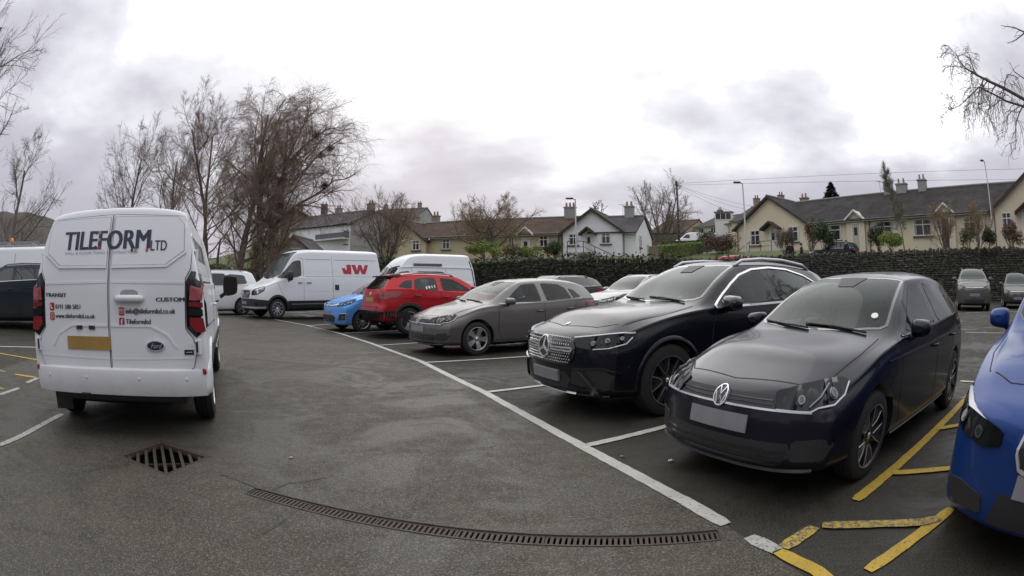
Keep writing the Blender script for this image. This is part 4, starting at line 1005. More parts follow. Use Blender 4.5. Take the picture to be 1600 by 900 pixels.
def tall_van(pos, head, z=None):
    L = 5.70; W = paint('van_white_paint2', (.76, .78, .80), rough=.4, dirt=(.30, .28, .25), dirt_amt=.8)
    sp = van_spec(L, 2.06, 2.50, (1.02, 4.45), .345, waist=1.45, topw=.80, z0=.33, cowl=.95, cowlz=1.32, nose=1.08, head=1.95, ra=.41, dome=.14, pr=[(.33, .02), (1.45, 0), (2.5, .12)])
    c = Car('delivery_van', sp, pos, head, W, 'tall white delivery van with red two letter logo on its side', 'van', z=z)
    redv = mat('red_vinyl', (.42, .02, .04), .35)
    c.patch('grille', 'F', [(-.40, .72), (.40, .72), (.50, .86), (.46, 1.0), (-.46, 1.0), (-.50, .86)], M_gloss, .008)
    for k in range(4): c.strip('grille_bar', 'F', [(-.42, .76+.065*k), (.42, .76+.065*k)], .028, M_alloyd if k != 2 else M_chrome, .018)
    c.patch('badge', 'F', [(.09*math.cos(2*PI*i/20), .90+.04*math.sin(2*PI*i/20)) for i in range(20)], mat('navy_vinyl', (.018, .022, .06), .35), .026, step=.05)
    c.patch('front_bumper', 'C', [(-70, .43), (70, .43), (70, .64), (40, .70), (-40, .70), (-70, .64)], M_black, .012); plate(c, 'F', .55, M_plw, off=.03)
    for s in (-1, 1):
        h = c.patch('headlight', 'C', [(s*33, .82), (s*34, .98), (s*52, 1.10), (s*64, 1.14), (s*62, .98), (s*50, .84)], M_lens, .008, curve=1); lamp_eye(c, 'C', s*44, .93, .06, h); lamp_eye(c, 'C', s*54, .98, .05, h)
        c.patch('fog_lamp', 'C', circ(s*46, .52, .05, 14, 4), M_lens, .02)
    ws = [(1.0, 0), (1.08, -.55), (1.2, -.80), (1.27, -.83), (1.93, -.735), (1.80, -.4), (1.78, 0), (1.80, .4), (1.93, .735), (1.27, .83), (1.2, .80), (1.08, .55)]
    c.patch('windscreen', 'T', ws, M_screen, .006); c.strip('screen_surround', 'T', ws, .04, M_gloss, .004, closed=True)
    wiper(c, [(1.0, -.6), (1.10, -.2), (1.16, .1)]); wiper(c, [(.98, .0), (1.10, .35), (1.2, .6)])
    for fr, s in (('P', 1), ('N', -1)):
        c.patch('side_window', fr, [(1.06, 1.43), (1.30, 1.62), (1.72, 2.02), (1.95, 2.06), (2.05, 2.04), (2.05, 1.52), (1.9, 1.46), (1.3, 1.40)], M_glass, .007, curve=1)
        c.stripjoin('door_seam', [(fr, [(2.14, .5), (2.14, 2.12), (1.95, 2.14)], .016, .002), (fr, [(1.42, .5), (1.15, 1.0), (.98, 1.40)], .014, .002), (fr, [(3.42, .5), (3.42, 2.2)], .016, .002), (fr, [(2.2, .5), (3.42, .5)], .012, .002),
            (fr, [(2.2, 1.47), (5.5, 1.47)], .022, .006), (fr, [(3.55, 2.1), (5.45, 2.1)], .018, .006), (fr, [(2.25, 2.1), (3.35, 2.1)], .018, .006)], mat('paint_groove', (.3, .31, .32), .5))
        for a, b_ in ((2.24, 3.38), (3.5, 5.5)): c.patch('side_panel', fr, [(a, .95), (b_, .95), (b_, 1.42), (a, 1.42)], W, .005)
        c.patch('side_cladding', fr, [(1.46, .36), (3.98, .36), (3.98, .62), (1.46, .62)], M_black, .014, step=.1)
        c.patch('side_cladding', fr, [(4.92, .36), (5.66, .40), (5.66, .62), (4.92, .62)], M_black, .014, step=.1)
        c.strip('sill_strip', fr, [(1.6, .50), (3.9, .50)], .03, M_alloy, .02)
        for w in sp['wx']: arch_trim(c, w, s, .408, .47, M_black, .022)
        mirror(c, 1.42, s*1.26, 1.50, s, M_black, (.20, .25, .36)); handle(c, 1.98, 1.25, s, M_black); handle(c, 2.36, 1.25, s, M_black, .22)
        c.patch('fuel_flap', fr, [(3.50, .98), (3.68, .98), (3.68, 1.18), (3.50, 1.18)], M_black, .008)
        u0, u1 = (3.85, 5.15) if s < 0 else (5.15, 3.85); d = 1 if u1 > u0 else -1
        def P(pts): return [(u0+d*a, b) for a, b in pts]
        # the two-letter mark
        c.patch('logo_letter', fr, P([(.0, 1.80), (.09, 1.58), (.43, 1.58), (.43, 1.93), (.23, 1.93), (.23, 1.73), (.17, 1.73), (.15, 1.80)]), redv, .009)
        c.patch('logo_letter', fr, P([(.46, 1.93), (.63, 1.93), (.70, 1.72), (.78, 1.93), (.92, 1.93), (.99, 1.72), (1.08, 1.93), (1.24, 1.93), (1.08, 1.58), (.92, 1.58), (.84, 1.76), (.76, 1.58), (.60, 1.58)]), redv, .009)
    for w in sp['wx']:
        for s in (-1, 1): wheel(c, w, s, 'ten', .345, .23, .22, M_alloy)
    return c

def camper_van(pos, head, z=None):
    L = 5.2; W = paint('van_white_paint3', (.76, .78, .80), rough=.4, dirt=(.34, .33, .30), dirt_amt=.7)
    sp = van_spec(L, 1.95, 2.58, (1.0, 4.1), .33, waist=1.40, topw=.66, z0=.35, cowl=.95, cowlz=1.25, nose=1.0, head=2.3, ra=.39, dome=.12, pr=[(.35, .02), (1.45, 0), (1.9, .03), (2.58, .22)])
    c = Car('camper_van', sp, pos, head, W, 'white high roof camper van parked behind the red car', 'van', z=z)
    ws = [(1.0, 0), (1.1, -.55), (1.22, -.74), (1.75, -.70), (1.62, 0), (1.75, .70), (1.22, .74), (1.1, .55)]
    c.patch('windscreen', 'T', ws, M_screen, .006)
    for fr, s in (('P', 1), ('N', -1)):
        c.patch('side_window', fr, [(1.30, 1.44), (1.62, 1.80), (2.1, 1.86), (2.1, 1.44)], M_glass, .007, curve=1)
        c.patch('side_window', fr, [(2.35, 1.46), (3.7, 1.46), (3.7, 1.84), (2.35, 1.84)], M_glass, .007, curve=1)
        c.patch('side_window', fr, [(3.85, 1.46), (4.8, 1.46), (4.75, 1.84), (3.85, 1.84)], W, .004, curve=1)
        c.strip('roof_moulding', fr, [(1.6, 1.98), (2.4, 2.02), (5.05, 1.99)], .035, W, .03)
        c.strip('awning_case', fr, [(2.3, 2.10), (3.6, 2.10)], .09, M_alloyd, .05)
        c.stripjoin('door_seam', [(fr, [(2.2, .5), (2.2, 1.95)], .014, .002), (fr, [(3.78, .5), (3.78, 1.95)], .014, .002)], M_seam)
        mirror(c, 1.35, s*1.15, 1.4, s, M_black, (.18, .22, .26))
        c.patch('tail_light', 'R', [(s*.84, .95), (s*.93, .95), (s*.93, 1.35), (s*.84, 1.35)], M_redb, .01)
    c.patch('rear_window', 'R', [(-.6, 1.45), (.6, 1.45), (.55, 1.85), (-.55, 1.85)], M_glass, .006)
    c.strip('pillar_trim', 'N', [(5.10, 1.2), (5.06, 1.9), (4.98, 2.3)], .05, M_black, .006)
    for w in sp['wx']:
        for s in (-1, 1): wheel(c, w, s, 'steel', .33, .2, .2)
    return c

# ------------------------------------------------------------------ place on a bearing at a distance
def at(px, py, dist):
    v = ray(px, py); t = dist/math.hypot(v.x, v.y)
    return Vector((v.x*t, v.y*t, CH+v.z*t))
def sm(t): t = min(max(t, 0.0), 1.0); return t*t*(3-2*t)

# ------------------------------------------------------------------ ground and paving
def nodes_mat(name):
    m = bpy.data.materials.new(name); m.use_nodes = True; nt = m.node_tree; b = nt.nodes['Principled BSDF']
    tc = nt.nodes.new('ShaderNodeTexCoord')
    def noise(scale, det=6, rough=.6, vec=None, dist=0.0):
        n = nt.nodes.new('ShaderNodeTexNoise'); n.inputs['Scale'].default_value = scale; n.inputs['Detail'].default_value = det; n.inputs['Roughness'].default_value = rough; n.inputs['Distortion'].default_value = dist
        nt.links.new(vec or tc.outputs['Object'], n.inputs[0]); return n.outputs[0]
    def ramp(f, *st):
        r = nt.nodes.new('ShaderNodeValToRGB'); nt.links.new(f, r.inputs[0]); e = r.color_ramp.elements
        for i, (p, c) in enumerate(st):
            q = e[i] if i < 2 else e.new(p); q.position = p; q.color = (*c, 1)
        return r.outputs[0]
    def mix(f, a, bb, mode='MIX'):
        x = nt.nodes.new('ShaderNodeMix'); x.data_type = 'RGBA'; x.blend_type = mode
        for i, v in ((0, f), (6, a), (7, bb)):
            if isinstance(v, (int, float)): x.inputs[i].default_value = v
            elif isinstance(v, tuple): x.inputs[i].default_value = (*v, 1)
            else: nt.links.new(v, x.inputs[i])
        return x.outputs[2]
    def bump(h, s, d=.01):
        bp = nt.nodes.new('ShaderNodeBump'); bp.inputs['Strength'].default_value = s; bp.inputs['Distance'].default_value = d
        nt.links.new(h, bp.inputs['Height']); nt.links.new(bp.outputs[0], b.inputs['Normal'])
    return m, nt, b, tc, noise, ramp, mix, bump
def asphalt(name, base, dark, light, agg=1.0, rough=.72):
    m, nt, b, tc, noise, ramp, mix, bump = nodes_mat(name)
    big = noise(.33, 5, .6); mid = noise(5.5, 7, .75, dist=.6); fine = noise(95, 3, .8); stone = noise(38, 4, .75)
    c1 = mix(ramp(noise(1.1, 7, .75, dist=.8), (.54, (0, 0, 0)), (.64, (.75,)*3)), ramp(big, (.36, dark), (.60, base)), tuple(x*.75 for x in dark))
    damp = ramp(noise(.85, 8, .68, dist=.9), (.47, (0, 0, 0)), (.58, (1, 1, 1)))
    c1 = mix(damp, c1, mix(.62, c1, tuple(x*.30 for x in base)))
    c2 = mix(ramp(mid, (.38, (0, 0, 0)), (.62, (1, 1, 1))), c1, mix(.5, c1, tuple(x*.62 for x in base)))
    c3 = mix(ramp(fine, (.50, (0, 0, 0)), (.66, (1.0*agg,)*3)), c2, light)
    c4 = mix(ramp(stone, (.60, (0, 0, 0)), (.72, (.5*agg,)*3)), c3, tuple(x*1.1 for x in light))
    b.inputs['Specular IOR Level'].default_value = .28
    c5 = mix(ramp(noise(60, 3, .8), (.30, (.75*agg,)*3), (.44, (0, 0, 0))), c4, tuple(x*.35 for x in dark))
    nt.links.new(c5, b.inputs['Base Color'])
    rr = ramp(mid, (.36, (rough-.10,)*3), (.6, (rough+.14,)*3)); rr = mix(damp, rr, (rough-.24,)*3); nt.links.new(rr, b.inputs['Roughness'])
    bump(mix(.5, fine, stone), .55*agg, .006)
    return m
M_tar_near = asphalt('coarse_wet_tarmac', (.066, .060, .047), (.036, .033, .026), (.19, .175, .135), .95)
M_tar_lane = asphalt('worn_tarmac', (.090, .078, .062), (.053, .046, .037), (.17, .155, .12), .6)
M_tar_bay = asphalt('bay_tarmac', (.036, .032, .024), (.016, .0145, .011), (.11, .10, .078), .8)  # base colour darkened to hold shade under cars and lens vignetting, besides wetness
def paint_line(name, col, wear):
    m, nt, b, tc, noise, ramp, mix, bump = nodes_mat(name)
    w = ramp(noise(38, 6, .8), (wear-.05, (1, 1, 1)), (wear+.03, (0, 0, 0)))
    c = mix(ramp(noise(3, 5), (.3, (0, 0, 0)), (.7, (1, 1, 1))), col, tuple(x*.72 for x in col))
    nt.links.new(mix(w, c, (.085, .08, .07)), b.inputs['Base Color']); b.inputs['Roughness'].default_value = .7
    bump(noise(60, 3), .4, .004)
    return m
M_white = paint_line('worn_white_paint', (.50, .49, .45), .40)
M_white2 = paint_line('very_worn_white_paint', (.42, .41, .38), .45)
M_yel = paint_line('worn_yellow_paint', (.50, .33, .03), .42)
M_yel2 = paint_line('very_worn_yellow_paint', (.46, .32, .045), .50)

def ground():
    hole = [[(-3.05, 2.88), (-2.40, 2.79), (-2.32, 3.38), (-2.97, 3.47)], CHAN]
    xs = list(np.arange(-60, 60.01, 1.0)); ys = list(np.arange(-12, 60.01, 1.0)); V = []; F = []; idx = {}
    def vid(x, y):
        k = (round(x, 3), round(y, 3))
        if k not in idx: idx[k] = len(V); V.append((x, y, gz(x, y)))
        return idx[k]
    for i in range(len(xs)-1):
        for j in range(len(ys)-1):
            if -4 <= xs[i] < 2 and 2 <= ys[j] < 4: continue
            F.append((vid(xs[i], ys[j]), vid(xs[i+1], ys[j]), vid(xs[i+1], ys[j+1]), vid(xs[i], ys[j+1])))
    bd = [(x, 2) for x in range(-4, 3)]+[(2, 3)]+[(x, 4) for x in range(2, -5, -1)]+[(-4, 3)]
    P = [Vector(p) for p in bd]; E = [(i, (i+1) % len(bd)) for i in range(len(bd))]
    for h in hole:
        b = len(P); P += [Vector(p) for p in h]; E += [(b+i, b+(i+1) % len(h)) for i in range(len(h))]
    vo, eo, fo, *_ = delaunay_2d_cdt(P, E, [], 1, 1e-5)
    for f in fo:
        c = sum((vo[i] for i in f), Vector((0, 0)))/len(f)
        if any(inpoly(c.x, c.y, h) for h in hole): continue
        F.append(tuple(vid(vo[i].x, vo[i].y) for i in f))
    # out to the horizon
    R0 = [(-60, -12), (60, -12), (60, 60), (-60, 60)]; R1 = [(-1500, -900), (1500, -900), (1500, 1800), (-1500, 1800)]
    b = len(V); V += [(x, y, gz(x, y)-.001) for x, y in R0]+[(x, y, -.3) for x, y in R1]
    for i in range(4): F.append((b+i, b+4+i, b+4+(i+1) % 4, b+(i+1) % 4))
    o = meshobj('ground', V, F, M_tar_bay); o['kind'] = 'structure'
CHD = Vector((2.73, -.475)).normalized(); CHN = Vector((-CHD.y, CHD.x)); CH0 = Vector((-1.66, 2.935)); CHL = 2.80; CHW = .125
CHAN = [tuple(CH0), tuple(CH0-CHN*CHW), tuple(CH0-CHN*CHW+CHD*CHL), tuple(CH0+CHD*CHL)]
ground()
def sheet(name, pts, m, up=.004, label=None):
    """flat sheet following the ground, outline in metres"""
    P = [Vector((p[0], p[1])) for p in pts]; n = len(P); E = [(i, (i+1) % n) for i in range(n)]
    xs = [p.x for p in P]; ys = [p.y for p in P]; x = math.floor(min(xs))+.5
    Q = list(P)
    while x < max(xs):
        y = math.floor(min(ys))+.5
        while y < max(ys):
            if inpoly(x, y, [tuple(p) for p in P], .2, .2): Q.append(Vector((x, y)))
            y += 1
        x += 1
    vo, eo, fo, *_ = delaunay_2d_cdt(Q, E, [], 1, 1e-5)
    holes = [[(-3.05, 2.88), (-2.40, 2.79), (-2.32, 3.38), (-2.97, 3.47)], CHAN]
    o = meshobj(name, [(v.x, v.y, gz(v.x, v.y)+up) for v in vo], [tuple(f) for f in fo], m); o['kind'] = 'structure'
    return o
def wob(p, q, n, amp, rng):
    return [(p[0]+(q[0]-p[0])*i/n+rng.uniform(-amp, amp)*(0 < i < n), p[1]+(q[1]-p[1])*i/n+rng.uniform(-amp, amp)*(0 < i < n)) for i in range(n)]
rng = random.Random(4)
ML = [(352.5, 489), (390, 494), (432.5, 500), (480, 508.5), (530, 521), (577.5, 536), (657.5, 565), (727.5, 600), (758.7, 614.5), (833, 656), (914, 700.5), (989, 740.5), (1066.8, 782.5), (1134, 821)]
MLg = [GG(*p) for p in ML]
# the lane, resurfaced nearer the drains
lane_far = [(-60, 22), (-30, 40), (-18, 30)]+[(p.x, p.y) for p in MLg[1:8]]
seam = [GG(*p) for p in ((705, 589), (640, 583), (570, 577), (500, 571), (440, 566), (380, 560), (330, 556))]
lf = lane_far+[(p.x, p.y) for p in seam]+[(-9, 8.6), (-60, 9.5)]
sheet('lane_surface', lf, M_tar_lane, .004)
def near_sheet():
    # the coarse wearing course round the drains, built with the drain openings left out
    out = [(p.x, p.y) for p in reversed(seam)]+[(MLg[k].x, MLg[k].y) for k in range(7, len(MLg))]+[(1.62, .2), (1.9, -11), (-9, -11), (-7.2, 3), (-8.4, 6)]
    out = [(x, y) for x, y in out]
    hs = [[(-3.05, 2.88), (-2.40, 2.79), (-2.32, 3.38), (-2.97, 3.47)], CHAN]
    P = [Vector(p) for p in out]; E = [(i, (i+1) % len(out)) for i in range(len(out))]
    for h in hs:
        b = len(P); P += [Vector(p) for p in h]; E += [(b+i, b+(i+1) % len(h)) for i in range(len(h))]
    P += [Vector((x+.5, y+.5)) for x in range(-9, 2) for y in range(-11, 9) if inpoly(x+.5, y+.5, out, .2, .2)]
    vo, eo, fo, *_ = delaunay_2d_cdt(P, E, [], 1, 1e-5); F = []
    for f in fo:
        c = sum((vo[i] for i in f), Vector((0, 0)))/len(f)
        if not any(inpoly(c.x, c.y, h) for h in hs): F.append(tuple(f))
    o = meshobj('wearing_course', [(v.x, v.y, gz(v.x, v.y)+.004) for v in vo], F, M_tar_near); o['kind'] = 'structure'
near_sheet()

def marking(name, pts, w, m, up=.009, ragged=.0035, seed=0):
    r = random.Random(seed+len(pts)*7); P = [Vector((p[0], p[1])) for p in pts]; D = []
    for a, b in zip(P[:-1], P[1:]):
        k = max(1, int((b-a).length/.07)); D += [a+(b-a)*i/k for i in range(k)]
    D.append(P[-1]); V = []; F = []; n = len(D)
    for i, p in enumerate(D):
        t = (D[min(i+1, n-1)]-D[max(i-1, 0)]).normalized(); s = Vector((-t.y, t.x)); e = .25 if i in (0, n-1) else 0
        for q in (1, -1):
            v = p+s*q*(w/2+r.uniform(-ragged, ragged))*(1-e); V.append((v.x, v.y, gz(v.x, v.y)+up))
    for i in range(n-1): F.append((i*2+1, i*2+3, i*2+2, i*2))
    o = meshobj(name, V, F, m); o['kind'] = 'structure'; return o
def ml(name, px, w, m, **k): return marking(name, [tuple(GG(*p).xy) for p in px], w, m, **k)
ml('bay_front_line', ML, .105, M_white)
ml('bay_front_line', [(1170, 840), (1215, 863)], .105, M_white2)
bay = [((434, 497), (510, 495.5)), ((486, 509), (560, 503)), ((537, 521), (640, 515)), ((592, 540), (700, 533)), ((664, 567), (850, 555.5)), ((760, 613.4), (870, 600)), ((917, 697), (1060, 662))]
for a, b in bay:
    p, q = GG(*a), GG(*b); d = (q-p).normalized(); ml_ = marking('bay_line', [tuple(p.xy), tuple((p+d*4.9).xy)], .095, M_white, up=.0095)
a, b = GG(1232, 852), GG(1276, 822)
marking('bay_line', [tuple(GG(1222, 858).xy), tuple(GG(1272, 825).xy)], .10, M_yel2, up=.0095)
H0, H1 = GG(1336, 783), GG(1510, 622); hd_ = (H1-H0).normalized()
marking('hatched_strip_edge', [tuple(H0.xy), tuple((H0+hd_*4.45).xy)], .095, M_yel, up=.0095)
ml('hatched_strip_edge', [(1213, 862), (1275, 893), (1300, 912)], .092, M_yel)
ml('hatched_strip_edge', [(1355, 893), (1400, 862), (1448, 826), (1486, 796)], .095, M_yel)
ml('hatched_strip_bar', [(1284, 823), (1370, 821), (1440, 818), (1468, 812)], .10, M_yel2, up=.0135)
ml('hatched_strip_bar', [(1392, 741), (1450, 737), (1500, 732)], .095, M_yel, up=.0135)
ml('hatched_strip_bar', [(1461, 672), (1508, 664), (1560, 655)], .095, M_yel, up=.0135)
ml('hatched_strip_bar', [(1502, 624), (1530, 617), (1560, 611)], .09, M_yel2, up=.0135)
ml('bay_rear_line', [(1500, 596), (1545, 598.5), (1590, 602)], .10, M_white)
ml('far_bay_line', [(1508, 489.5), (1545, 488), (1600, 487)], .10, M_white)
ml('far_bay_line', [(1508, 519), (1600, 520)], .08, M_white2)
# left-hand row
ml('left_bay_line', [(0, 697), (30, 684), (60, 668), (97, 648)], .10, M_white2)
ml('left_bay_line', [(0, 617.5), (30, 607)], .10, M_white2); ml('left_bay_line', [(42, 599), (60, 591)], .10, M_white2)
ml('left_bay_line', [(-20, 542), (30, 542.6), (70, 543.5)], .09, M_white)
ml('left_hatching', [(-10, 551), (30, 558), (62, 563.5)], .09, M_yel); ml('left_hatching', [(24, 585.5), (56, 590.5)], .09, M_yel)
ml('left_hatching', [(-8, 577), (8, 582)], .09, M_yel2); ml('left_hatching', [(-10, 605), (6, 609)], .09, M_yel2)

# drains -------------------------------------------------------------
M_iron = mat('rusty_cast_iron', (.060, .044, .037), .7, metal=.2, bump=(45, .5), var=(22, .16, (.075, .052, .040)))
M_irond = mat('dirty_cast_iron', (.05, .045, .037), .7, metal=.3, bump=(45, .5), var=(16, .2, (.09, .075, .055)))
M_pit = mat('drain_pit', (.008, .008, .007), .9)
def gully():
    q = [Vector((-3.05, 2.88)), Vector((-2.40, 2.79)), Vector((-2.32, 3.38)), Vector((-2.97, 3.47))]
    c = sum(q, Vector((0, 0)))/4
    r = empty('gully_drain', (c.x, c.y, 0), 0, 'square iron gully grate sunk in the tarmac behind the white panel van', 'drain')
    L = [p-c for p in q]; b = MB(); V = []
    for z in (.003, -.45):
        V += [(p.x, p.y, z) for p in L]
    b.add(V, [(0, 1, 5, 4), (1, 2, 6, 5), (2, 3, 7, 6), (3, 0, 4, 7), (4, 5, 6, 7)]); b.out('pit', M_pit, r)
    f = MB()
    for i in range(4):
        a, d = L[i], L[(i+1) % 4]; ai, di = a*.90, d*.90; ao, do_ = a*1.03, d*1.03
        f.add([(ao.x, ao.y, .006), (do_.x, do_.y, .006), (di.x, di.y, -.004), (ai.x, ai.y, -.004), (ao.x, ao.y, -.04), (do_.x, do_.y, -.04), (di.x, di.y, -.05), (ai.x, ai.y, -.05)], [(0, 1, 2, 3), (3, 2, 6, 7), (0, 4, 5, 1)])
    f.out('frame', M_iron, r)
    ax = (L[3]-L[1]).normalized(); nx = Vector((ax.y, -ax.x)); base = None
    for k in range(-4, 5):
        o = nx*k*.085; ts = []
        for i in range(4):                         # clip the bar against the square
            a, d = L[i]*.9, L[(i+1) % 4]*.9; e = d-a; det = ax.x*(-e.y)+ax.y*e.x
            if abs(det) < 1e-6: continue
            t = ((a.x-o.x)*(-e.y)+(a.y-o.y)*e.x)/det; s = (ax.x*(a.y-o.y)-ax.y*(a.x-o.x))/det
            if -.001 <= s <= 1.001: ts.append(t)
        if len(ts) < 2 or max(ts)-min(ts) < .08: continue
        p0, p1 = o+ax*min(ts), o+ax*max(ts); m_ = (p0+p1)/2
        bb = MB(); bb.box((m_.x, m_.y, -.035), ((p1-p0).length, .030, .03), math.atan2(ax.y, ax.x)); bb.out('bar', M_irond, r)
    cb = MB(); cb.box((0, 0, -.075), (.55, .03, .02), math.atan2(nx.y, nx.x)); cb.out('cross_bar', M_irond, r)
gully()
def channel():
    a = math.atan2(CHD.y, CHD.x); c = CH0-CHN*CHW/2
    r = empty('channel_drain', (c.x, c.y, 0), a, 'long narrow slotted drain channel with rusty grates across the lane', 'drain')
    b = MB(); w = CHW/2; b.add([(0, -w, .003), (CHL, -w, .003), (CHL, w, .003), (0, w, .003), (0, -w, -.12), (CHL, -w, -.12), (CHL, w, -.12), (0, w, -.12)], [(0, 1, 5, 4), (1, 2, 6, 5), (2, 3, 7, 6), (3, 0, 4, 7), (4, 5, 6, 7)])
    b.out('trough', M_pit, r)
    for s in (-1, 1):
        b = MB(); b.box((CHL/2, s*(w+.004), -.004), (CHL, .014, .026)); b.out('edge_rail', M_irond, r)
    n = 6; sl = CHL/n
    for k in range(n):
        x0 = k*sl; b = MB()
        for s in (-1, 1): b.box((x0+sl/2, s*(w-.012), -.008), (sl-.006, .016, .014))
        m_ = 15
        for i in range(m_+1): b.box((x0+.006+(sl-.012)*i/m_, 0, -.008), (.0165, 2*w-.03, .0135))
        o = b.out('grate', M_iron if k != 3 else M_irond, r)
channel()
# cracks running from the drain, made good with bitumen
M_crack = mat('crack_filler', (.018, .016, .014), .6)
for i, pts in enumerate((((408, 766), (385, 757), (360, 748), (342, 742)), ((420, 770), (445, 757), (475, 754), (520, 745)), ((410, 836), (430, 822), (452, 810)), ((330, 556), (420, 564), (520, 573), (640, 583), (705, 589)))):
    P = [GG(*p).xy for p in pts]; r_ = random.Random(i); D = []
    for a, b in zip(P[:-1], P[1:]):
        for j in range(6): q = a+(b-a)*j/6; D.append((q.x+r_.uniform(-.012, .012), q.y+r_.uniform(-.012, .012)))
    marking('tarmac_crack', D, .018 if i < 3 else .035, M_crack, up=.0065, ragged=.007, seed=i)
# small litter on the ground
for i, (px, py) in enumerate(((568, 580), (455, 717), (1048, 722), (972, 715))):
    p = GG(px, py, .012); b = MB(); r_ = random.Random(i); b.add([(p.x+math.cos(a)*.028*r_.uniform(.6, 1.2), p.y+math.sin(a)*.02*r_.uniform(.6, 1.2), p.z+r_.uniform(-.004, .014)) for a in (0, 1.2, 2.4, 3.6, 5)], [(0, 1, 2, 3, 4)])
    tag(b.out('litter', mat('pale_litter', (.5, .49, .45), .8)), ('pale scrap of litter on the lane beside the resurfacing joint', 'tiny pale scrap on the tarmac between gully grate and van', 'small pale leaf lying in front of the black hatchback bumper', 'pale fleck on the tarmac near the white bay corner')[i], 'litter')

# ------------------------------------------------------------------ the stone wall and the raised land behind it
WALL = [(-60, 50, .6), (-34, 43, 1.2), (-16, 37.5, 2.1), (-9, 36, 2.25), (-3, 33.5, 2.45), (1.3, 29.2, 2.6), (6.4, 27.8, 2.57), (10, 27, 2.62), (13.6, 26.2, 2.8), (18.3, 24.6, 3.05), (22.0, 22.3, 3.25), (25.5, 19.3, 3.4), (29.4, 15.9, 3.5), (33, 12, 3.55), (38, 5, 3.6), (44, -6, 3.6)]
WS = math.hypot(26, 7)+math.hypot(18, 5.5)
def wallpos(s):
    acc = 0
    for a, b in zip(WALL[:-1], WALL[1:]):
        l = math.hypot(b[0]-a[0], b[1]-a[1])
        if s <= acc+l or b is WALL[-1]:
            t = (s-acc)/l; d = Vector(((b[0]-a[0])/l, (b[1]-a[1])/l))
            return Vector((a[0]+(b[0]-a[0])*t, a[1]+(b[1]-a[1])*t)), d, a[2]+(b[2]-a[2])*t
        acc += l
WL = sum(math.hypot(b[0]-a[0], b[1]-a[1]) for a, b in zip(WALL[:-1], WALL[1:]))
M_stone = []
for i, (c, c2) in enumerate((((.055, .052, .043), (.105, .10, .082)), ((.036, .037, .030), (.075, .072, .058)), ((.085, .078, .062), (.15, .14, .115)), ((.038, .048, .026), (.085, .09, .055)))):
    M_stone.append(mat('wall_stone_%s' % 'grey dark pale mossy'.split()[i], c, .9, var=(9, .22, c2), bump=(14, .8)))
M_mortar = mat('wall_shadow_core', (.02, .02, .017), 1.0)
def stone_variant(seed):
    r = random.Random(seed); bm = bmesh.new(); bmesh.ops.create_cube(bm, size=1)
    bmesh.ops.subdivide_edges(bm, edges=bm.edges[:], cuts=1)
    for v in bm.verts:
        k = v.co.length/.866; v.co *= (1-.20*k**3)
        v.co += Vector((r.uniform(-.05, .05), r.uniform(-.08, .08), r.uniform(-.07, .07)))
    me = bpy.data.meshes.new('stone'); bm.to_mesh(me); bm.free(); return me
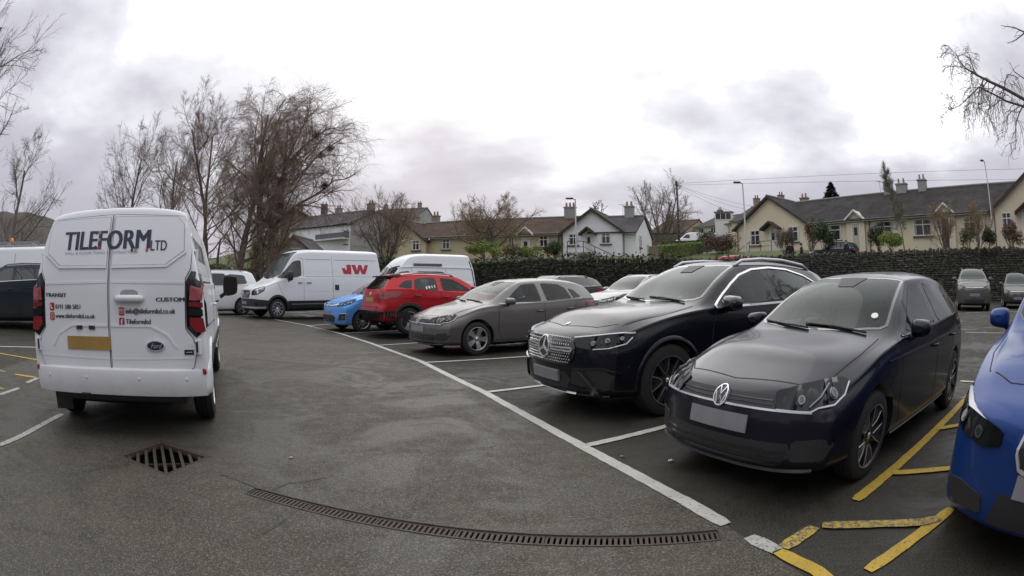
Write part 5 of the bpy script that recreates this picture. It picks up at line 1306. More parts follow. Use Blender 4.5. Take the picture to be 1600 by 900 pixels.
def build_wall():
    root = empty('stone_wall', (*wallpos(WS+25)[0], 0), 0, 'long dry stone retaining wall topped with upright stones behind the parked cars', 'wall')
    o0 = Vector(root.location)
    core = MB(); n = 90
    V = []; F = []
    for i in range(n+1):
        p, d, zt = wallpos(WL*i/n); nb = Vector((-d.y, d.x)); g = gz(p.x, p.y)-.1
        f = p+nb*.12; k = p+nb*.5
        V += [(f.x-o0.x, f.y-o0.y, g), (f.x-o0.x, f.y-o0.y, zt-.16), (k.x-o0.x, k.y-o0.y, zt-.16), (k.x-o0.x, k.y-o0.y, g)]
    for i in range(n):
        for k in range(3): F.append((i*4+k, i*4+k+4, i*4+k+5, i*4+k+1))
    meshobj('core', V, F, M_mortar, root)
    r = random.Random(11); var = [stone_variant(k) for k in range(7)]; items = []
    z = 0.0; course = 0
    hs = []
    while z < 3.9: h = r.uniform(.11, .21); hs.append((z, h)); z += h
    for (z, h) in hs:
        s = WS+8+r.uniform(0, .3)
        while s < WL-6:
            l = r.uniform(.18, .55)*(1.0 if h > .14 else 1.2); p, d, zt = wallpos(s+l/2); g = gz(p.x, p.y); zz = g-.05+z*(zt-.18-g)/3.75
            hh = h*(zt-.18-g)/3.75
            dist = math.hypot(p.x, p.y)
            if z+h <= 3.95:
                nb = Vector((-d.y, d.x)); q = p+nb*(.10+r.uniform(-.035, .03)+z*.015)
                items.append((dist, zz/zt, (q.x, q.y, zz+hh/2), (l*1.02, .26, hh*r.uniform(.88, 1.02)), math.atan2(d.y, d.x)+r.uniform(-.04, .04), r.uniform(-.05, .05)))
            s += l
    s = WS+8
    while s < WL-6:                                    # cope stones set on edge
        l = r.uniform(.07, .19); p, d, zt = wallpos(s); nb = Vector((-d.y, d.x)); q = p+nb*.28
        hh = r.uniform(.16, .32)
        items.append((math.hypot(p.x, p.y)-2, 1, (q.x, q.y, zt-.16+hh/2), (l*.95, .42, hh), math.atan2(d.y, d.x)+r.uniform(-.15, .15), r.uniform(-.18, .18)))
        s += l
    # the biggest in the picture become parts of their own, the rest one mass
    def score(it): return it[3][0]*it[3][2]/(it[0]**2)*(2.0 if it[1] > .62 else .3)*(1 if 15 < it[2][0] < 31 else .5)
    items.sort(key=score, reverse=True)
    mi = lambda: r.choices(range(4), (5, 4, 2, 3))[0]
    vm = {}
    for it in items[:290]:
        k = r.randrange(7); m = mi(); key = (k, m)
        if key not in vm: me = var[k].copy(); me.materials.append(M_stone[m]); vm[key] = me
        o = bpy.data.objects.new('stone', vm[key]); C.objects.link(o); o.parent = root
        o.location = (it[2][0]-o0.x, it[2][1]-o0.y, it[2][2]); o.scale = it[3]; o.rotation_euler = (0, it[5], it[4])
    co = [np.array([tuple(v.co) for v in m.vertices]) for m in var]; fa = [np.array([tuple(p.vertices) for p in m.polygons]) for m in var]
    VV, FF, MM = [], [], []; b = 0
    for it in items[290:]:
        k = r.randrange(7); c = co[k]*np.array(it[3]); ca, sa = math.cos(it[4]), math.sin(it[4]); ct, st = math.cos(it[5]), math.sin(it[5])
        x = c[:, 0]*ct+c[:, 2]*st; zz = -c[:, 0]*st+c[:, 2]*ct; X = x*ca-c[:, 1]*sa+it[2][0]-o0.x; Y = x*sa+c[:, 1]*ca+it[2][1]-o0.y
        VV.append(np.stack([X, Y, zz+it[2][2]], 1)); FF.append(fa[k]+b); MM += [mi()]*len(fa[k]); b += len(c)
    o = npmesh('stonework', np.concatenate(VV), np.concatenate(FF), M_stone, root); o.data.polygons.foreach_set('material_index', MM); o['kind'] = 'stuff'
build_wall()

M_grass = mat('winter_grass', (.06, .09, .022), .95, var=(1.2, .2, (.10, .11, .045)), bump=(20, .6))
def bank_z(x, y):
    """height of the land behind the wall"""
    best = 1e9; zt = 2.5; sgn = 1
    for a, b in zip(WALL[:-1], WALL[1:]):
        dx, dy = b[0]-a[0], b[1]-a[1]; l = math.hypot(dx, dy); t = min(max(((x-a[0])*dx+(y-a[1])*dy)/l/l, 0), 1)
        qx, qy = a[0]+dx*t, a[1]+dy*t; d = math.hypot(x-qx, y-qy)
        if d < best: best = d; zt = a[2]+(b[2]-a[2])*t; sgn = 1 if (-(dy)*(x-qx)+dx*(y-qy)) > 0 else -1
    d = best*sgn
    base = 3.35+.55*sm((x-8)/14)
    lo = zt-1.1 if x > 7 else zt-.25
    return lo+(base-lo)*sm((d-3.5)/7)+min(max(0, d-19)*(.19-.07*sm((x+5)/12)), 8.5-4.5*sm((x-12)/10)), d
def hillside():
    V = []; F = []; rows = [.45, 1.2, 2.5, 4, 6, 8, 11, 15, 20, 28, 40, 60, 90, 140, 220]; n = 100
    for i in range(n+1):
        p, d, zt = wallpos(WL*i/n); 
        nb = Vector((-d.y, d.x))
        for t in rows:
            nn = (nb*max(0, 1-t/25)+Vector((.25, .97))*min(1, t/25)).normalized(); q = p+nn*t
            V.append((q.x, q.y, bank_z(q.x, q.y)[0]))
    m_ = len(rows)
    for i in range(n):
        for k in range(m_-1): F.append((i*m_+k, i*m_+k+1, (i+1)*m_+k+1, (i+1)*m_+k))
    o = meshobj('hillside', V, F, M_grass, smooth=True); o['kind'] = 'structure'
hillside()
M_hill = mat('distant_winter_woodland', (.035, .03, .026), 1.0, var=(.05, .2, (.06, .05, .042)), bump=(.5, 1))
def hills():
    V = []; F = []; az = [R(a) for a in np.arange(-78, -8, 1.2)]; r_ = random.Random(3)
    for a in az:
        t = math.degrees(a); top = 27*(1-sm((t+60)/30))+3+r_.uniform(-.8, .8)
        for (d, k) in ((170, 0), (230, .45), (290, .85), (340, 1.0), (420, .9)):
            V.append((math.sin(a)*d, math.cos(a)*d, .2+top*1.5*k))
    for i in range(len(az)-1):
        for k in range(4): F.append((i*5+k, i*5+k+1, (i+1)*5+k+1, (i+1)*5+k))
    o = meshobj('hills', V, F, M_hill, smooth=True); o['kind'] = 'structure'
hills()

# ------------------------------------------------------------------ houses
M_cream = mat('cream_render', (.72, .64, .48), .9, var=(.9, .35, (.61, .54, .40)), bump=(30, .4))
M_beige = mat('beige_pebbledash', (.62, .52, .36), .9, var=(1.2, .35, (.50, .42, .29)), bump=(40, .6))
M_wrend = mat('white_render', (.92, .92, .93), .85, var=(.8, .35, (.68, .69, .70)), bump=(30, .3))
M_greyr = mat('grey_render', (.34, .34, .33), .9, var=(1, .3, (.27, .27, .26)))
M_brownst = mat('brown_stone_house', (.16, .11, .09), .9, var=(2, .2, (.24, .18, .14)), bump=(8, .6))
def rooftile(name, c, c2, sc=1.0):
    m, nt, b, tc, noise, ramp, mix, bump = nodes_mat(name)
    br = nt.nodes.new('ShaderNodeTexBrick'); nt.links.new(tc.outputs['UV'], br.inputs[0])
    br.inputs['Scale'].default_value = 1.0; br.inputs['Brick Width'].default_value = .32; br.inputs['Row Height'].default_value = .22; br.inputs['Mortar Size'].default_value = .012
    br.inputs[1].default_value = (*c, 1); br.inputs[2].default_value = (*c2, 1); br.inputs[3].default_value = (*[x*.45 for x in c], 1)
    w = ramp(noise(.8, 6, .65), (.42, (0, 0, 0)), (.7, (.55, .55, .55)))
    nt.links.new(mix(w, br.outputs[0], tuple(x*1.5+.005 for x in c2)), b.inputs['Base Color']); b.inputs['Roughness'].default_value = .9; b.inputs['Specular IOR Level'].default_value = .12
    return m
M_slate = rooftile('dark_slate_roof', (.032, .030, .031), (.050, .046, .044))
M_brown = rooftile('brown_tile_roof', (.058, .038, .031), (.088, .061, .049))
M_greyroof = rooftile('grey_slate_roof', (.055, .051, .055), (.085, .078, .082))
M_bargeb = mat('dark_brown_timber', (.05, .032, .025), .7)
M_fasc = mat('white_fascia', (.68, .67, .64), .5)
M_upvc = mat('white_window_frame', (.70, .70, .70), .4)
M_pane = mat('house_window_glass', (.02, .022, .025), .05, ior=1.6)
M_curt = mat('curtain', (.35, .32, .28), .9)
M_sill = mat('stone_sill', (.10, .09, .085), .8)
M_door = mat('pale_green_door', (.42, .42, .33), .5)
M_doorw = mat('white_door', (.60, .60, .58), .4)
M_pipe = mat('dark_downpipe', (.06, .05, .045), .5)
M_brick = mat('chimney_brick', (.22, .17, .14), .9, var=(5, .25, (.32, .27, .22)))
M_lead = mat('pale_ridge_tile', (.20, .19, .18), .8)
M_pot = mat('clay_pot', (.35, .20, .13), .8)
class House:
    def __init__(s, name, label, A, d, cat='house', base=3.5, group=None):
        d = Vector(d).normalized(); s.base = base
        s.root = empty(name, (A[0], A[1], base), math.atan2(d.y, d.x), label, cat, group)
    def walls(s, x0, x1, y0, y1, h, m, gable=None, ridge='y', name='wall'):
        """box of walls; gable=(height) adds gables across x (ridge runs along y) or across y (ridge along x)"""
        b = MB(); V = [(x0, y0, -2.2), (x1, y0, -2.2), (x1, y1, -2.2), (x0, y1, -2.2), (x0, y0, h), (x1, y0, h), (x1, y1, h), (x0, y1, h)]
        F = [(0, 1, 5, 4), (1, 2, 6, 5), (2, 3, 7, 6), (3, 0, 4, 7)]
        if gable:
            if ridge == 'y':
                xm = (x0+x1)/2; V += [(xm, y0, gable), (xm, y1, gable)]; F += [(4, 5, 8), (6, 7, 9)]
            else:
                ym = (y0+y1)/2; V += [(x0, ym, gable), (x1, ym, gable)]; F += [(7, 4, 8), (5, 6, 9)]
        b.add(V, F); return b.out(name, m, s.root)
    def slab(s, name, a, b_, c, d, m, th=.12, parent=None):
        """roof plane: a,b along the eave, c,d along the ridge"""
        a, b_, c, d = map(Vector, (a, b_, c, d)); n = (b_-a).cross(d-a).normalized()
        if n.z < 0: n = -n
        V = [a, b_, c, d]+[p-n*th for p in (a, b_, c, d)]
        o = meshobj(name, V, [(0, 1, 2, 3), (7, 6, 5, 4), (0, 4, 5, 1), (1, 5, 6, 2), (2, 6, 7, 3), (3, 7, 4, 0)], m, parent or s.root)
        uv = o.data.uv_layers.new(name='UVMap'); ex = (b_-a).normalized(); ey = n.cross(ex)
        for lp in o.data.loops:
            q = o.data.vertices[lp.vertex_index].co-a; uv.data[lp.index].uv = (q.dot(ex), q.dot(ey))
        return o
    def roof_y(s, x0, x1, y0, y1, eave, apex, m, oh=.3, barge=None, xm=None):
        """two slopes meeting on a ridge that runs along y"""
        xm = (x0+x1)/2 if xm is None else xm; k = (apex-eave)/((x1-x0)/2); e = eave-oh*k
        r = s.slab('roof', (x0-oh, y0-oh, e), (x0-oh, y1+oh, e), (xm, y1+oh, apex), (xm, y0-oh, apex), m)
        s.slab('roof', (x1+oh, y1+oh, e), (x1+oh, y0-oh, e), (xm, y0-oh, apex), (xm, y1+oh, apex), m)
        b = MB(); b.tube([(xm, y0-oh, apex+.02), (xm, y1+oh, apex+.02)], .1, 8); b.out('ridge_tiles', M_lead if not barge else M_slate, s.root)
        for sx, xe in ((-1, x0-oh), (1, x1+oh)):
            b = MB(); y = y0-oh-.03; b.add([(xe, y, e+.02), (xm, y, apex+.04), (xm, y, apex-.2), (xe, y, e-.2), (xe, y+.05, e+.02), (xm, y+.05, apex+.04), (xm, y+.05, apex-.2), (xe, y+.05, e-.2)], [(0, 1, 2, 3), (7, 6, 5, 4), (3, 2, 6, 7), (0, 4, 5, 1)])
            b.out('bargeboard', barge or M_bargeb, s.root)
    def roof_x(s, x0, x1, y0, y1, eave, apex, m, oh=.3, hip0=0, hip1=0, fascia=None, xr0=None, xr1=None):
        ym = (y0+y1)/2; k = (apex-eave)/((y1-y0)/2); e = eave-oh*k; xr0 = x0-.15 if xr0 is None else xr0; xr1 = x1+.15 if xr1 is None else xr1
        s.slab('roof', (x0-.15, y0-oh, e), (x1+.15, y0-oh, e), (xr1, ym, apex), (xr0, ym, apex), m)
        s.slab('roof', (x1+.15, y1+oh, e), (x0-.15, y1+oh, e), (xr0, ym, apex), (xr1, ym, apex), m)
        b = MB(); b.tube([(xr0, ym, apex+.02), (xr1, ym, apex+.02)], .1, 8); b.out('ridge_tiles', M_lead, s.root)
        b = MB(); b.box(((x0+x1)/2, y0-oh-.02, e-.09), (x1-x0+.3, .04, .16)); b.out('fascia', fascia or M_fasc, s.root)
        b = MB(); b.tube([(x0-.15, y0-oh-.09, e-.05), (x1+.15, y0-oh-.09, e-.05)], .06, 8); b.out('gutter', M_pipe if fascia is None else M_fasc, s.root)
    def window(s, x0, x1, z0, z1, y=0, cols=2, trans=True, sill=True, curtain=True, side=None):
        """frame, panes and sill on the front (or, side=x, on an end wall where x0..x1 run along y)"""
        def pt(a, b, c): return (a, y-b, c) if side is None else (side+b, a, c)
        def bx(mb, a0, a1, b0, b1, c0, c1):
            v = [pt(a, b, c) for c in (c0, c1) for a, b in ((a0, b0), (a1, b0), (a1, b1), (a0, b1))]
            mb.add(v, [(3, 2, 1, 0), (4, 5, 6, 7), (0, 1, 5, 4), (1, 2, 6, 5), (2, 3, 7, 6), (3, 0, 4, 7)])
        w = .075; f = MB(); bx(f, x0, x1, .0, .06, z0, z0+w); bx(f, x0, x1, 0, .06, z1-w, z1); bx(f, x0, x0+w, 0, .059, z0+w, z1-w); bx(f, x1-w, x1, 0, .059, z0+w, z1-w)
        for k in range(1, cols): xc = x0+(x1-x0)*k/cols; bx(f, xc-.035, xc+.035, 0, .058, z0+w, z1-w)
        zt = z0+(z1-z0)*.66
        if trans: bx(f, x0+w, x1-w, 0, .055, zt-.03, zt+.03)
        fr = f.out('window', M_upvc, s.root)
        for k in range(cols):
            a0, a1 = x0+(x1-x0)*k/cols+.03, x0+(x1-x0)*(k+1)/cols-.03
            p = MB(); bx(p, a0, a1, .0, .02, z0+w*.5, z1-w*.5); p.out('pane', M_pane, fr)
        if curtain:
            cw = (x1-x0)*.12
            for a in (x0+w*.8, x1-w*.8-cw): c = MB(); bx(c, a, a+cw, .0, .024, z0+w*.6, z1-w*.6); c.out('curtain', M_curt, fr)
        if sill:
            q = MB(); bx(q, x0-.08, x1+.08, -.0, .13, z0-.10, z0); q.out('sill', M_sill, fr)
        return fr
    def door(s, x0, x1, z0, z1, m, y=0, glass=True):
        f = MB(); f.box(((x0+x1)/2, y-.03, (z0+z1)/2), (x1-x0, .06, z1-z0)); fr = f.out('door_frame', M_upvc, s.root)
        f = MB(); f.box(((x0+x1)/2, y-.045, (z0+z1)/2-.03), (x1-x0-.16, .06, z1-z0-.12)); d = f.out('door', m, fr)
        if glass: f = MB(); f.box(((x0+x1)/2, y-.06, z0+(z1-z0)*.68), ((x1-x0)*.4, .04, (z1-z0)*.3)); f.out('door_glass', M_pane, fr)
    def canopy(s, x0, x1, z0, z1, y=0, m=None, out=.7, rm=None):
        xm = (x0+x1)/2; m = m or M_bargeb
        for a, b_ in (((x0, z0), (xm, z1)), ((x1, z0), (xm, z1))):
            c = MB(); c.add([(a[0], y-out, a[1]), (b_[0], y-out, b_[1]), (b_[0], y, b_[1]), (a[0], y, a[1]), (a[0], y-out, a[1]-.16), (b_[0], y-out, b_[1]-.16), (b_[0], y, b_[1]-.16), (a[0], y, a[1]-.16)], [(0, 1, 2, 3), (4, 7, 6, 5), (0, 4, 5, 1), (0, 3, 7, 4)])
            c.out('porch_canopy', m, s.root)
    def chimney(s, x, y, z0, z1, w=.9, d=.5, pots=3, m=None):
        b = MB(); b.box((x, y, (z0+z1)/2), (w, d, z1-z0)); b.box((x, y, z1+.03), (w+.12, d+.12, .1)); c = b.out('chimney', m or M_brick, s.root)
        for k in range(pots):
            p = MB(); xx = x+(k-(pots-1)/2)*w/max(pots, 1); p.lathe([(.10, z1+.08), (.11, z1+.2), (.085, z1+.45), (.11, z1+.48), (.08, z1+.48), (.07, z1+.2)], 'z', (xx, y, 0), 10); p.out('chimney_pot', M_pot, c)
    def pipe(s, x, h, y=0):
        b = MB(); b.tube([(x, y-.08, -.3), (x, y-.08, h-.25), (x, y-.25, h-.05)], .045, 8); b.out('downpipe', M_pipe, s.root)

# right-hand row: gabled end house, long low range, second gabled house
A = (19.8, 45.0); D = (.41, -.912)
h = House('gabled_bungalow', 'cream gable fronted bungalow with brown canopied door, at the far end of the right row', A, D, base=3.95)
h.walls(0, 8.6, 0, 8.5, 2.35, M_cream, 4.85, 'y'); h.roof_y(0, 8.6, 0, 8.5, 2.35, 4.85, M_slate, .3)
h.window(1.8, 3.1, .75, 2.05); h.window(6.35, 7.6, .85, 2.1); h.door(4.2, 5.1, 0.0, 2.05, M_doorw); h.canopy(3.5, 5.65, 2.05, 2.65); h.pipe(.25, 2.3); h.chimney(4.1, 6.5, 4.2, 5.5, pots=2)
b = MB(); b.tube([(3.0, -1.6, .9), (5.6, -1.6, .9)], .03, 6); b.tube([(3.0, -1.6, .5), (5.6, -1.6, .5)], .02, 6)
for x in (3.0, 4.3, 5.6): b.tube([(x, -1.6, -.6), (x, -1.6, .9)], .03, 6)
b.tube([(3.0, -1.6, .9), (1.0, -1.6, -.1)], .03, 6); b.out('handrail', M_pipe, h.root)
h = House('terraced_bungalow', 'long low cream terrace under one dark roof with two white porch gables', A, D, base=3.95, cat='house')
h.walls(8.65, 27.3, .25, 8.0, 2.3, M_cream); h.roof_x(8.9, 27.4, .25, 8.0, 2.45, 4.75, M_slate, .35, xr0=4.4, xr1=31.6)
h.window(10.85, 12.1, .8, 2.0, .25, 1); h.window(15.6, 17.5, .85, 2.0, .25, 2); h.window(19.5, 21.4, .8, 2.0, .25, 2); h.window(24.4, 25.7, .85, 2.0, .25, 2)
h.door(13.3, 14.15, .0, 2.0, M_door, .1); h.door(22.3, 23.1, -.1, 2.0, mat('dark_door', (.05, .04, .06), .6), .1)
for x in (13.7, 22.7):
    b = MB(); b.add([(x-.95, .05, -.5), (x+.95, .05, -.5), (x+.95, .05, 2.25), (x, .05, 2.95), (x-.95, .05, 2.25)], [(0, 1, 2, 3, 4)]); b.add([(x-.95, .05, 2.25), (x, .05, 2.95), (x, 1.8, 2.95), (x-.95, 1.8, 2.25)], [(0, 1, 2, 3)]); b.add([(x+.95, .05, 2.25), (x, .05, 2.95), (x, 1.8, 2.95), (x+.95, 1.8, 2.25)], [(0, 1, 2, 3)])
    b.out('porch_wall', M_cream, h.root); h.canopy(x-1.05, x+1.05, 2.28, 3.0, .05, M_fasc, .28)
h.pipe(15.1, 2.3, .25); h.pipe(9.0, 2.3, .25); h.chimney(15.7, 4.1, 4.3, 5.55, .85, .55, 2, M_greyr); h.chimney(17.2, 4.1, 4.3, 5.3, 1.1, .55, 2, M_greyr); h.chimney(19.5, 4.1, 4.3, 5.45, .85, .55, 2, M_greyr)
h = House('gabled_bungalow', 'cream gable fronted bungalow cut off by the right edge, beside the tall lamp post', A, D, base=3.95)
h.walls(27.35, 36, 0, 8.5, 2.35, M_cream, 4.85, 'y'); h.roof_y(27.35, 36, 0, 8.5, 2.35, 4.85, M_slate, .3)
h.window(28.3, 29.3, .95, 2.1); h.door(30.3, 31.2, 0, 2.05, M_doorw); h.canopy(29.7, 31.9, 2.05, 2.65); h.pipe(27.6, 2.3); h.window(32.5, 33.9, .85, 2.1)

# middle row and the white house
A = (-7.9, 50.5); D = (12.1, -4.2)
h = House('terraced_bungalow', 'long beige terrace with a brown tiled roof and small windows left of the white house', A, D, base=3.35)
h.walls(-.3, 12.7, 0, 7.6, 2.35, M_beige); h.roof_x(-.3, 12.7, 0, 7.6, 2.4, 4.05, M_brown, .35, xr0=-2.0, xr1=14)
for a, b_ in ((1.7, 2.55), (4.75, 5.9), (8.0, 8.6), (10.75, 11.6)): h.window(a, b_, 1.12, 2.06, 0, 2)
h.canopy(8.8, 10.4, 2.2, 2.85, -.1, M_fasc, .4); h.door(9.2, 10.0, 0, 1.95, M_doorw); h.pipe(12.5, 2.3); h.chimney(12.6, 3.8, 3.7, 4.9, 1.0, .6, 3, M_greyr)
h = House('gabled_bungalow', 'beige gable ended house with a white framed valley, behind the bare shrubs', A, D, base=3.35)
h.walls(-4.6, .3, -.5, 8, 2.0, M_beige, 3.9, 'y'); h.roof_y(-4.6, .3, -.5, 8, 2.05, 3.95, M_brown, .25); h.window(-1.15, -.3, 1.1, 2.05, -.5, 2); h.window(-3.6, -2.8, 1.1, 2.05, -.5, 2)
b = MB(); b.tube([(.75, -.75, 2.0), (-.35, 2.4, 3.0), (-.9, 3.4, 3.5)], .06, 6); b.out('white_valley', M_fasc, h.root)
h.chimney(-3.9, 5.0, 3.4, 4.9, .7, .6, 2); h.chimney(-2.0, 6.0, 3.6, 5.0, .7, .6, 2)
A = (4.2, 46.0); D = (.906, -.42)
h = House('white_house', 'white rendered gable house with outside steps and a grey roof', A, D, base=3.3)
h.walls(0, 5.1, 0, 7.5, 2.4, M_wrend, 4.2, 'y'); h.roof_y(0, 5.1, 0, 5.0, 2.42, 4.2, M_greyroof, .3)
h.walls(5.1, 6.2, .3, 7.4, 2.35, M_wrend, 3.95, 'x'); h.roof_x(2.3, 6.15, .3, 7.4, 2.4, 3.98, M_greyroof, .3, xr0=2.4)
h.window(.5, 1.35, 1.25, 2.2, 0, 2); h.window(3.3, 4.15, 1.3, 2.25, 0, 2); h.door(1.95, 2.6, .55, 2.15, M_doorw); h.canopy(1.55, 2.95, 2.15, 2.7)
h.window(1.6, 2.3, 1.1, 2.1, 0, 1, side=6.22); h.window(5.0, 5.6, .6, 1.6, 0, 1, side=6.22)
h.chimney(4.9, 3.8, 3.6, 4.8, .8, .6, 2, M_greyr); h.pipe(5.25, 2.3, 0); h.pipe(-.05, 2.3)
b = MB()
for k in range(9): b.box((2.4+k*.32, -1.0, .50-k*.16), (.34, 1.0, .14))
b.box((1.6, -.8, .5), (1.4, 1.4, .14)); b.out('outside_steps', M_greyr, h.root)
b = MB()
for y in (-1.5,): 
    b.tube([(.9, y, 1.45), (2.25, y, 1.45), (5.2, y, 0.05)], .03, 6); b.tube([(.9, y, 1.0), (2.25, y, 1.0), (5.2, y, -.4)], .022, 6)
    for x, z in ((.9, 1.45), (1.6, 1.45), (2.25, 1.45), (3.2, .98), (4.2, .5), (5.2, .05)): b.tube([(x, y, z-1.6), (x, y, z)], .035, 6)
b.out('handrail', mat('black_railing', (.02, .02, .02), .5), h.root)

# houses farther up the hill
def plain_house(name, label, px0, px1, dist0, dist1, ytop, yeave, ybase, depth, wm, rm, wins=3, gable=False, storeys=1, chim=1, cat='house'):
    a, c = at(px0, yeave, dist0), at(px1, yeave, dist1); ez = (a.z+c.z)/2
    mid = (a+c)/2; dm = mid.xy.length; base = at((px0+px1)/2, ybase, dm).z; top = at((px0+px1)/2, ytop, dm+depth/2).z
    d = (c-a).xy; L = d.length; h = House(name, label, (a.x, a.y), (d.x, d.y), base=base, cat=cat); e = ez-base
    if gable: h.walls(0, L, 0, depth, e, wm, top-base, 'y'); h.roof_y(0, L, 0, depth, e, top-base, rm, .3)
    else: h.walls(0, L, 0, depth, e, wm, top-base, 'x'); h.roof_x(0, L, 0, depth, e, top-base, rm, .3)
    for st in range(storeys):
        zz = e*(st+.35)/storeys; hh = min(1.2, e/storeys*.5)
        for k in range(wins):
            xc = L*(k+.5)/wins; ww = min(1.3, L/wins*.55); h.window(xc-ww/2, xc+ww/2, zz, zz+hh, 0, 2, trans=False, curtain=False)
    for k in range(chim): h.chimney(L*(.5 if gable else (.15+.7*k/max(1, chim-1))), depth/2, top-base-.4, top-base+1.0, .8, .6, 2)
    return h, L, e, top-base
h, L_, e_, t_ = plain_house('apartment_block', 'two storey pale block with balconies and white window bands beyond the delivery van', 478, 548, 66, 60, 338, 351, 391, 9, M_greyr, M_greyroof, 5, storeys=2, chim=2, cat='house')
b = MB(); b.box((L_/2, -.35, e_*.5), (L_*.95, .7, e_*.22)); b.out('balcony', mat('slate_cladding', (.13, .14, .15), .8), h.root)
b = MB(); b.box((L_/2, -.5, e_*.38), (L_*.95, 1.0, .15)); b.out('balcony_edge', M_fasc, h.root)
plain_house('gable_end_house', 'pale gable end with a shallow roof, right of the balconied block', 548, 606, 60, 66, 337, 352, 392, 10, M_wrend, M_greyroof, 2, True, 2, 0)
plain_house('stone_hall', 'long grey hall with end chimneys on the skyline above the beige terrace', 577, 655, 112, 108, 327, 335, 348, 10, M_greyr, M_greyroof, 6, chim=2)
h, L_, e_, t_ = plain_house('brown_villa', 'tall brown house with two high chimneys seen through the birch', 418, 500, 78, 76, 332, 352, 392, 12, M_brownst, M_brown, 3, True, 2, 0)
h.chimney(L_*.48, 5, t_-1, t_+1.0, .8, .7, 2, M_brownst); h.chimney(L_-.6, 6, e_, t_+1.0, 1.0, .7, 2, M_brownst)
plain_house('outbuilding', 'small grey shed roofed building left of the balconied block', 440, 480, 55, 54, 372, 386, 400, 6, M_greyr, M_greyroof, 1, True, 1, 0)
plain_house('dark_roof_house', 'small dark roofed house behind the white house and pollarded tree', 1012, 1068, 84, 80, 346, 363, 378, 9, M_beige, M_brown, 2, False, 1, 1)
plain_house('dormer_house', 'cream hipped house with white dormer seen between the terraces', 1086, 1146, 82, 76, 338, 351, 377, 9, M_cream, M_greyroof, 3, False, 1, 1)
h = House('dormer', 'flat white framed dormer on the cream hipped house roof', at(1117, 345, 77).xy, (5, -3), base=at(1117, 347, 77).z); h.walls(0, 2.6, 0, 2, 1.4, M_fasc); h.window(.1, 2.5, .3, 1.3, 0, 3, False, False, False); h.slab('roof', (-.1, -.2, 1.45), (2.7, -.2, 1.45), (2.7, 2, 1.6), (-.1, 2, 1.6), M_greyroof)
plain_house('roof_behind_gable', 'grey roofed cream house peeping out left of the canopied gable bungalow', 1143, 1200, 68, 64, 322, 341, 372, 9, M_cream, M_greyroof, 2, False, 1, 2)

# ------------------------------------------------------------------ bare winter trees, shrubs and hedges
def barkm(name, c, c2): return mat(name, c, .95, var=(6, .2, c2), bump=(18, .6))
M_bark = barkm('grey_brown_bark', (.10, .085, .066), (.17, .145, .115)); M_twig = mat('brown_twigs', (.19, .15, .12), .95)
M_twig2 = mat('purple_birch_twigs', (.26, .19, .15), .95); M_twig3 = mat('ochre_twigs', (.27, .20, .13), .95); M_nest = mat('mistletoe_tangle', (.045, .042, .026), .95)
def norm(v): return v/np.maximum(np.linalg.norm(v, axis=-1, keepdims=True), 1e-9)
def gen(g, start, dirs, length, r0, r1, k, wander, grav=0.0, curl=0.0):
    N = len(start); P = np.zeros((N, k+1, 3)); P[:, 0] = start; d = norm(dirs); step = (np.asarray(length)/k).reshape(-1, 1)
    for i in range(k):
        gg = grav*(i+1)/k
        d = norm(d+g.normal(0, wander, (N, 3))+np.array([0, 0, gg])); P[:, i+1] = P[:, i]+d*step
    t = np.linspace(0, 1, k+1)[None]; Rr = np.asarray(r0).reshape(-1, 1)*(1-t)+np.asarray(r1).reshape(-1, 1)*t
    return P, Rr
def kids(g, P, Rr, m, tmin, tmax, ang, lf, rf, rmin):
    N, k1, _ = P.shape; k = k1-1; L = np.linalg.norm(P[:, 1:]-P[:, :-1], axis=2).sum(1)
    t = tmin+(tmax-tmin)*(np.arange(m)[None]+g.uniform(0, 1, (N, m)))/m; f = t*k; i = np.minimum(f.astype(int), k-1); fr = (f-i)[..., None]; n = np.arange(N)[:, None]
    S_ = P[n, i]*(1-fr)+P[n, i+1]*fr; T = norm(P[n, i+1]-P[n, i]); u = norm(np.cross(T, g.normal(0, 1, T.shape)))
    a = g.normal(ang, .2, t.shape)[..., None]; D_ = T*np.cos(a)+u*np.sin(a)
    ln = L[:, None]*lf*(1.15-.6*t)*g.uniform(.65, 1.25, t.shape); rr = np.maximum((Rr[n, i]*(1-fr[..., 0])+Rr[n, i+1]*fr[..., 0])*rf, rmin)
    return S_.reshape(-1, 3), D_.reshape(-1, 3), ln.ravel(), rr.ravel()
def tubes(P, Rr, s):
    N, k1, _ = P.shape; T = np.zeros_like(P); T[:, 1:-1] = P[:, 2:]-P[:, :-2]; T[:, 0] = P[:, 1]-P[:, 0]; T[:, -1] = P[:, -1]-P[:, -2]; T = norm(T)
    ref = np.where(np.abs(T[..., 2:3]) > .9, np.array([1., 0, 0]), np.array([0, 0, 1.])); u = norm(np.cross(T, ref)); w = np.cross(T, u)
    a = np.arange(s)*2*PI/s; V = P[:, :, None]+Rr[:, :, None, None]*(np.cos(a)[None, None, :, None]*u[:, :, None]+np.sin(a)[None, None, :, None]*w[:, :, None])
    b = np.arange(N)[:, None, None]*k1*s+np.arange(k1-1)[None, :, None]*s; j = np.arange(s)[None, None]; j2 = (j+1) % s
    F = np.stack([b+j, b+j2, b+s+j2, b+s+j], -1).reshape(-1, 4)
    return V.reshape(-1, 3), F
def join(parts):
    VV, FF, b = [], [], 0
    for V, F in parts: VV.append(V); FF.append(F+b); b += len(V)
    return np.concatenate(VV), np.concatenate(FF)
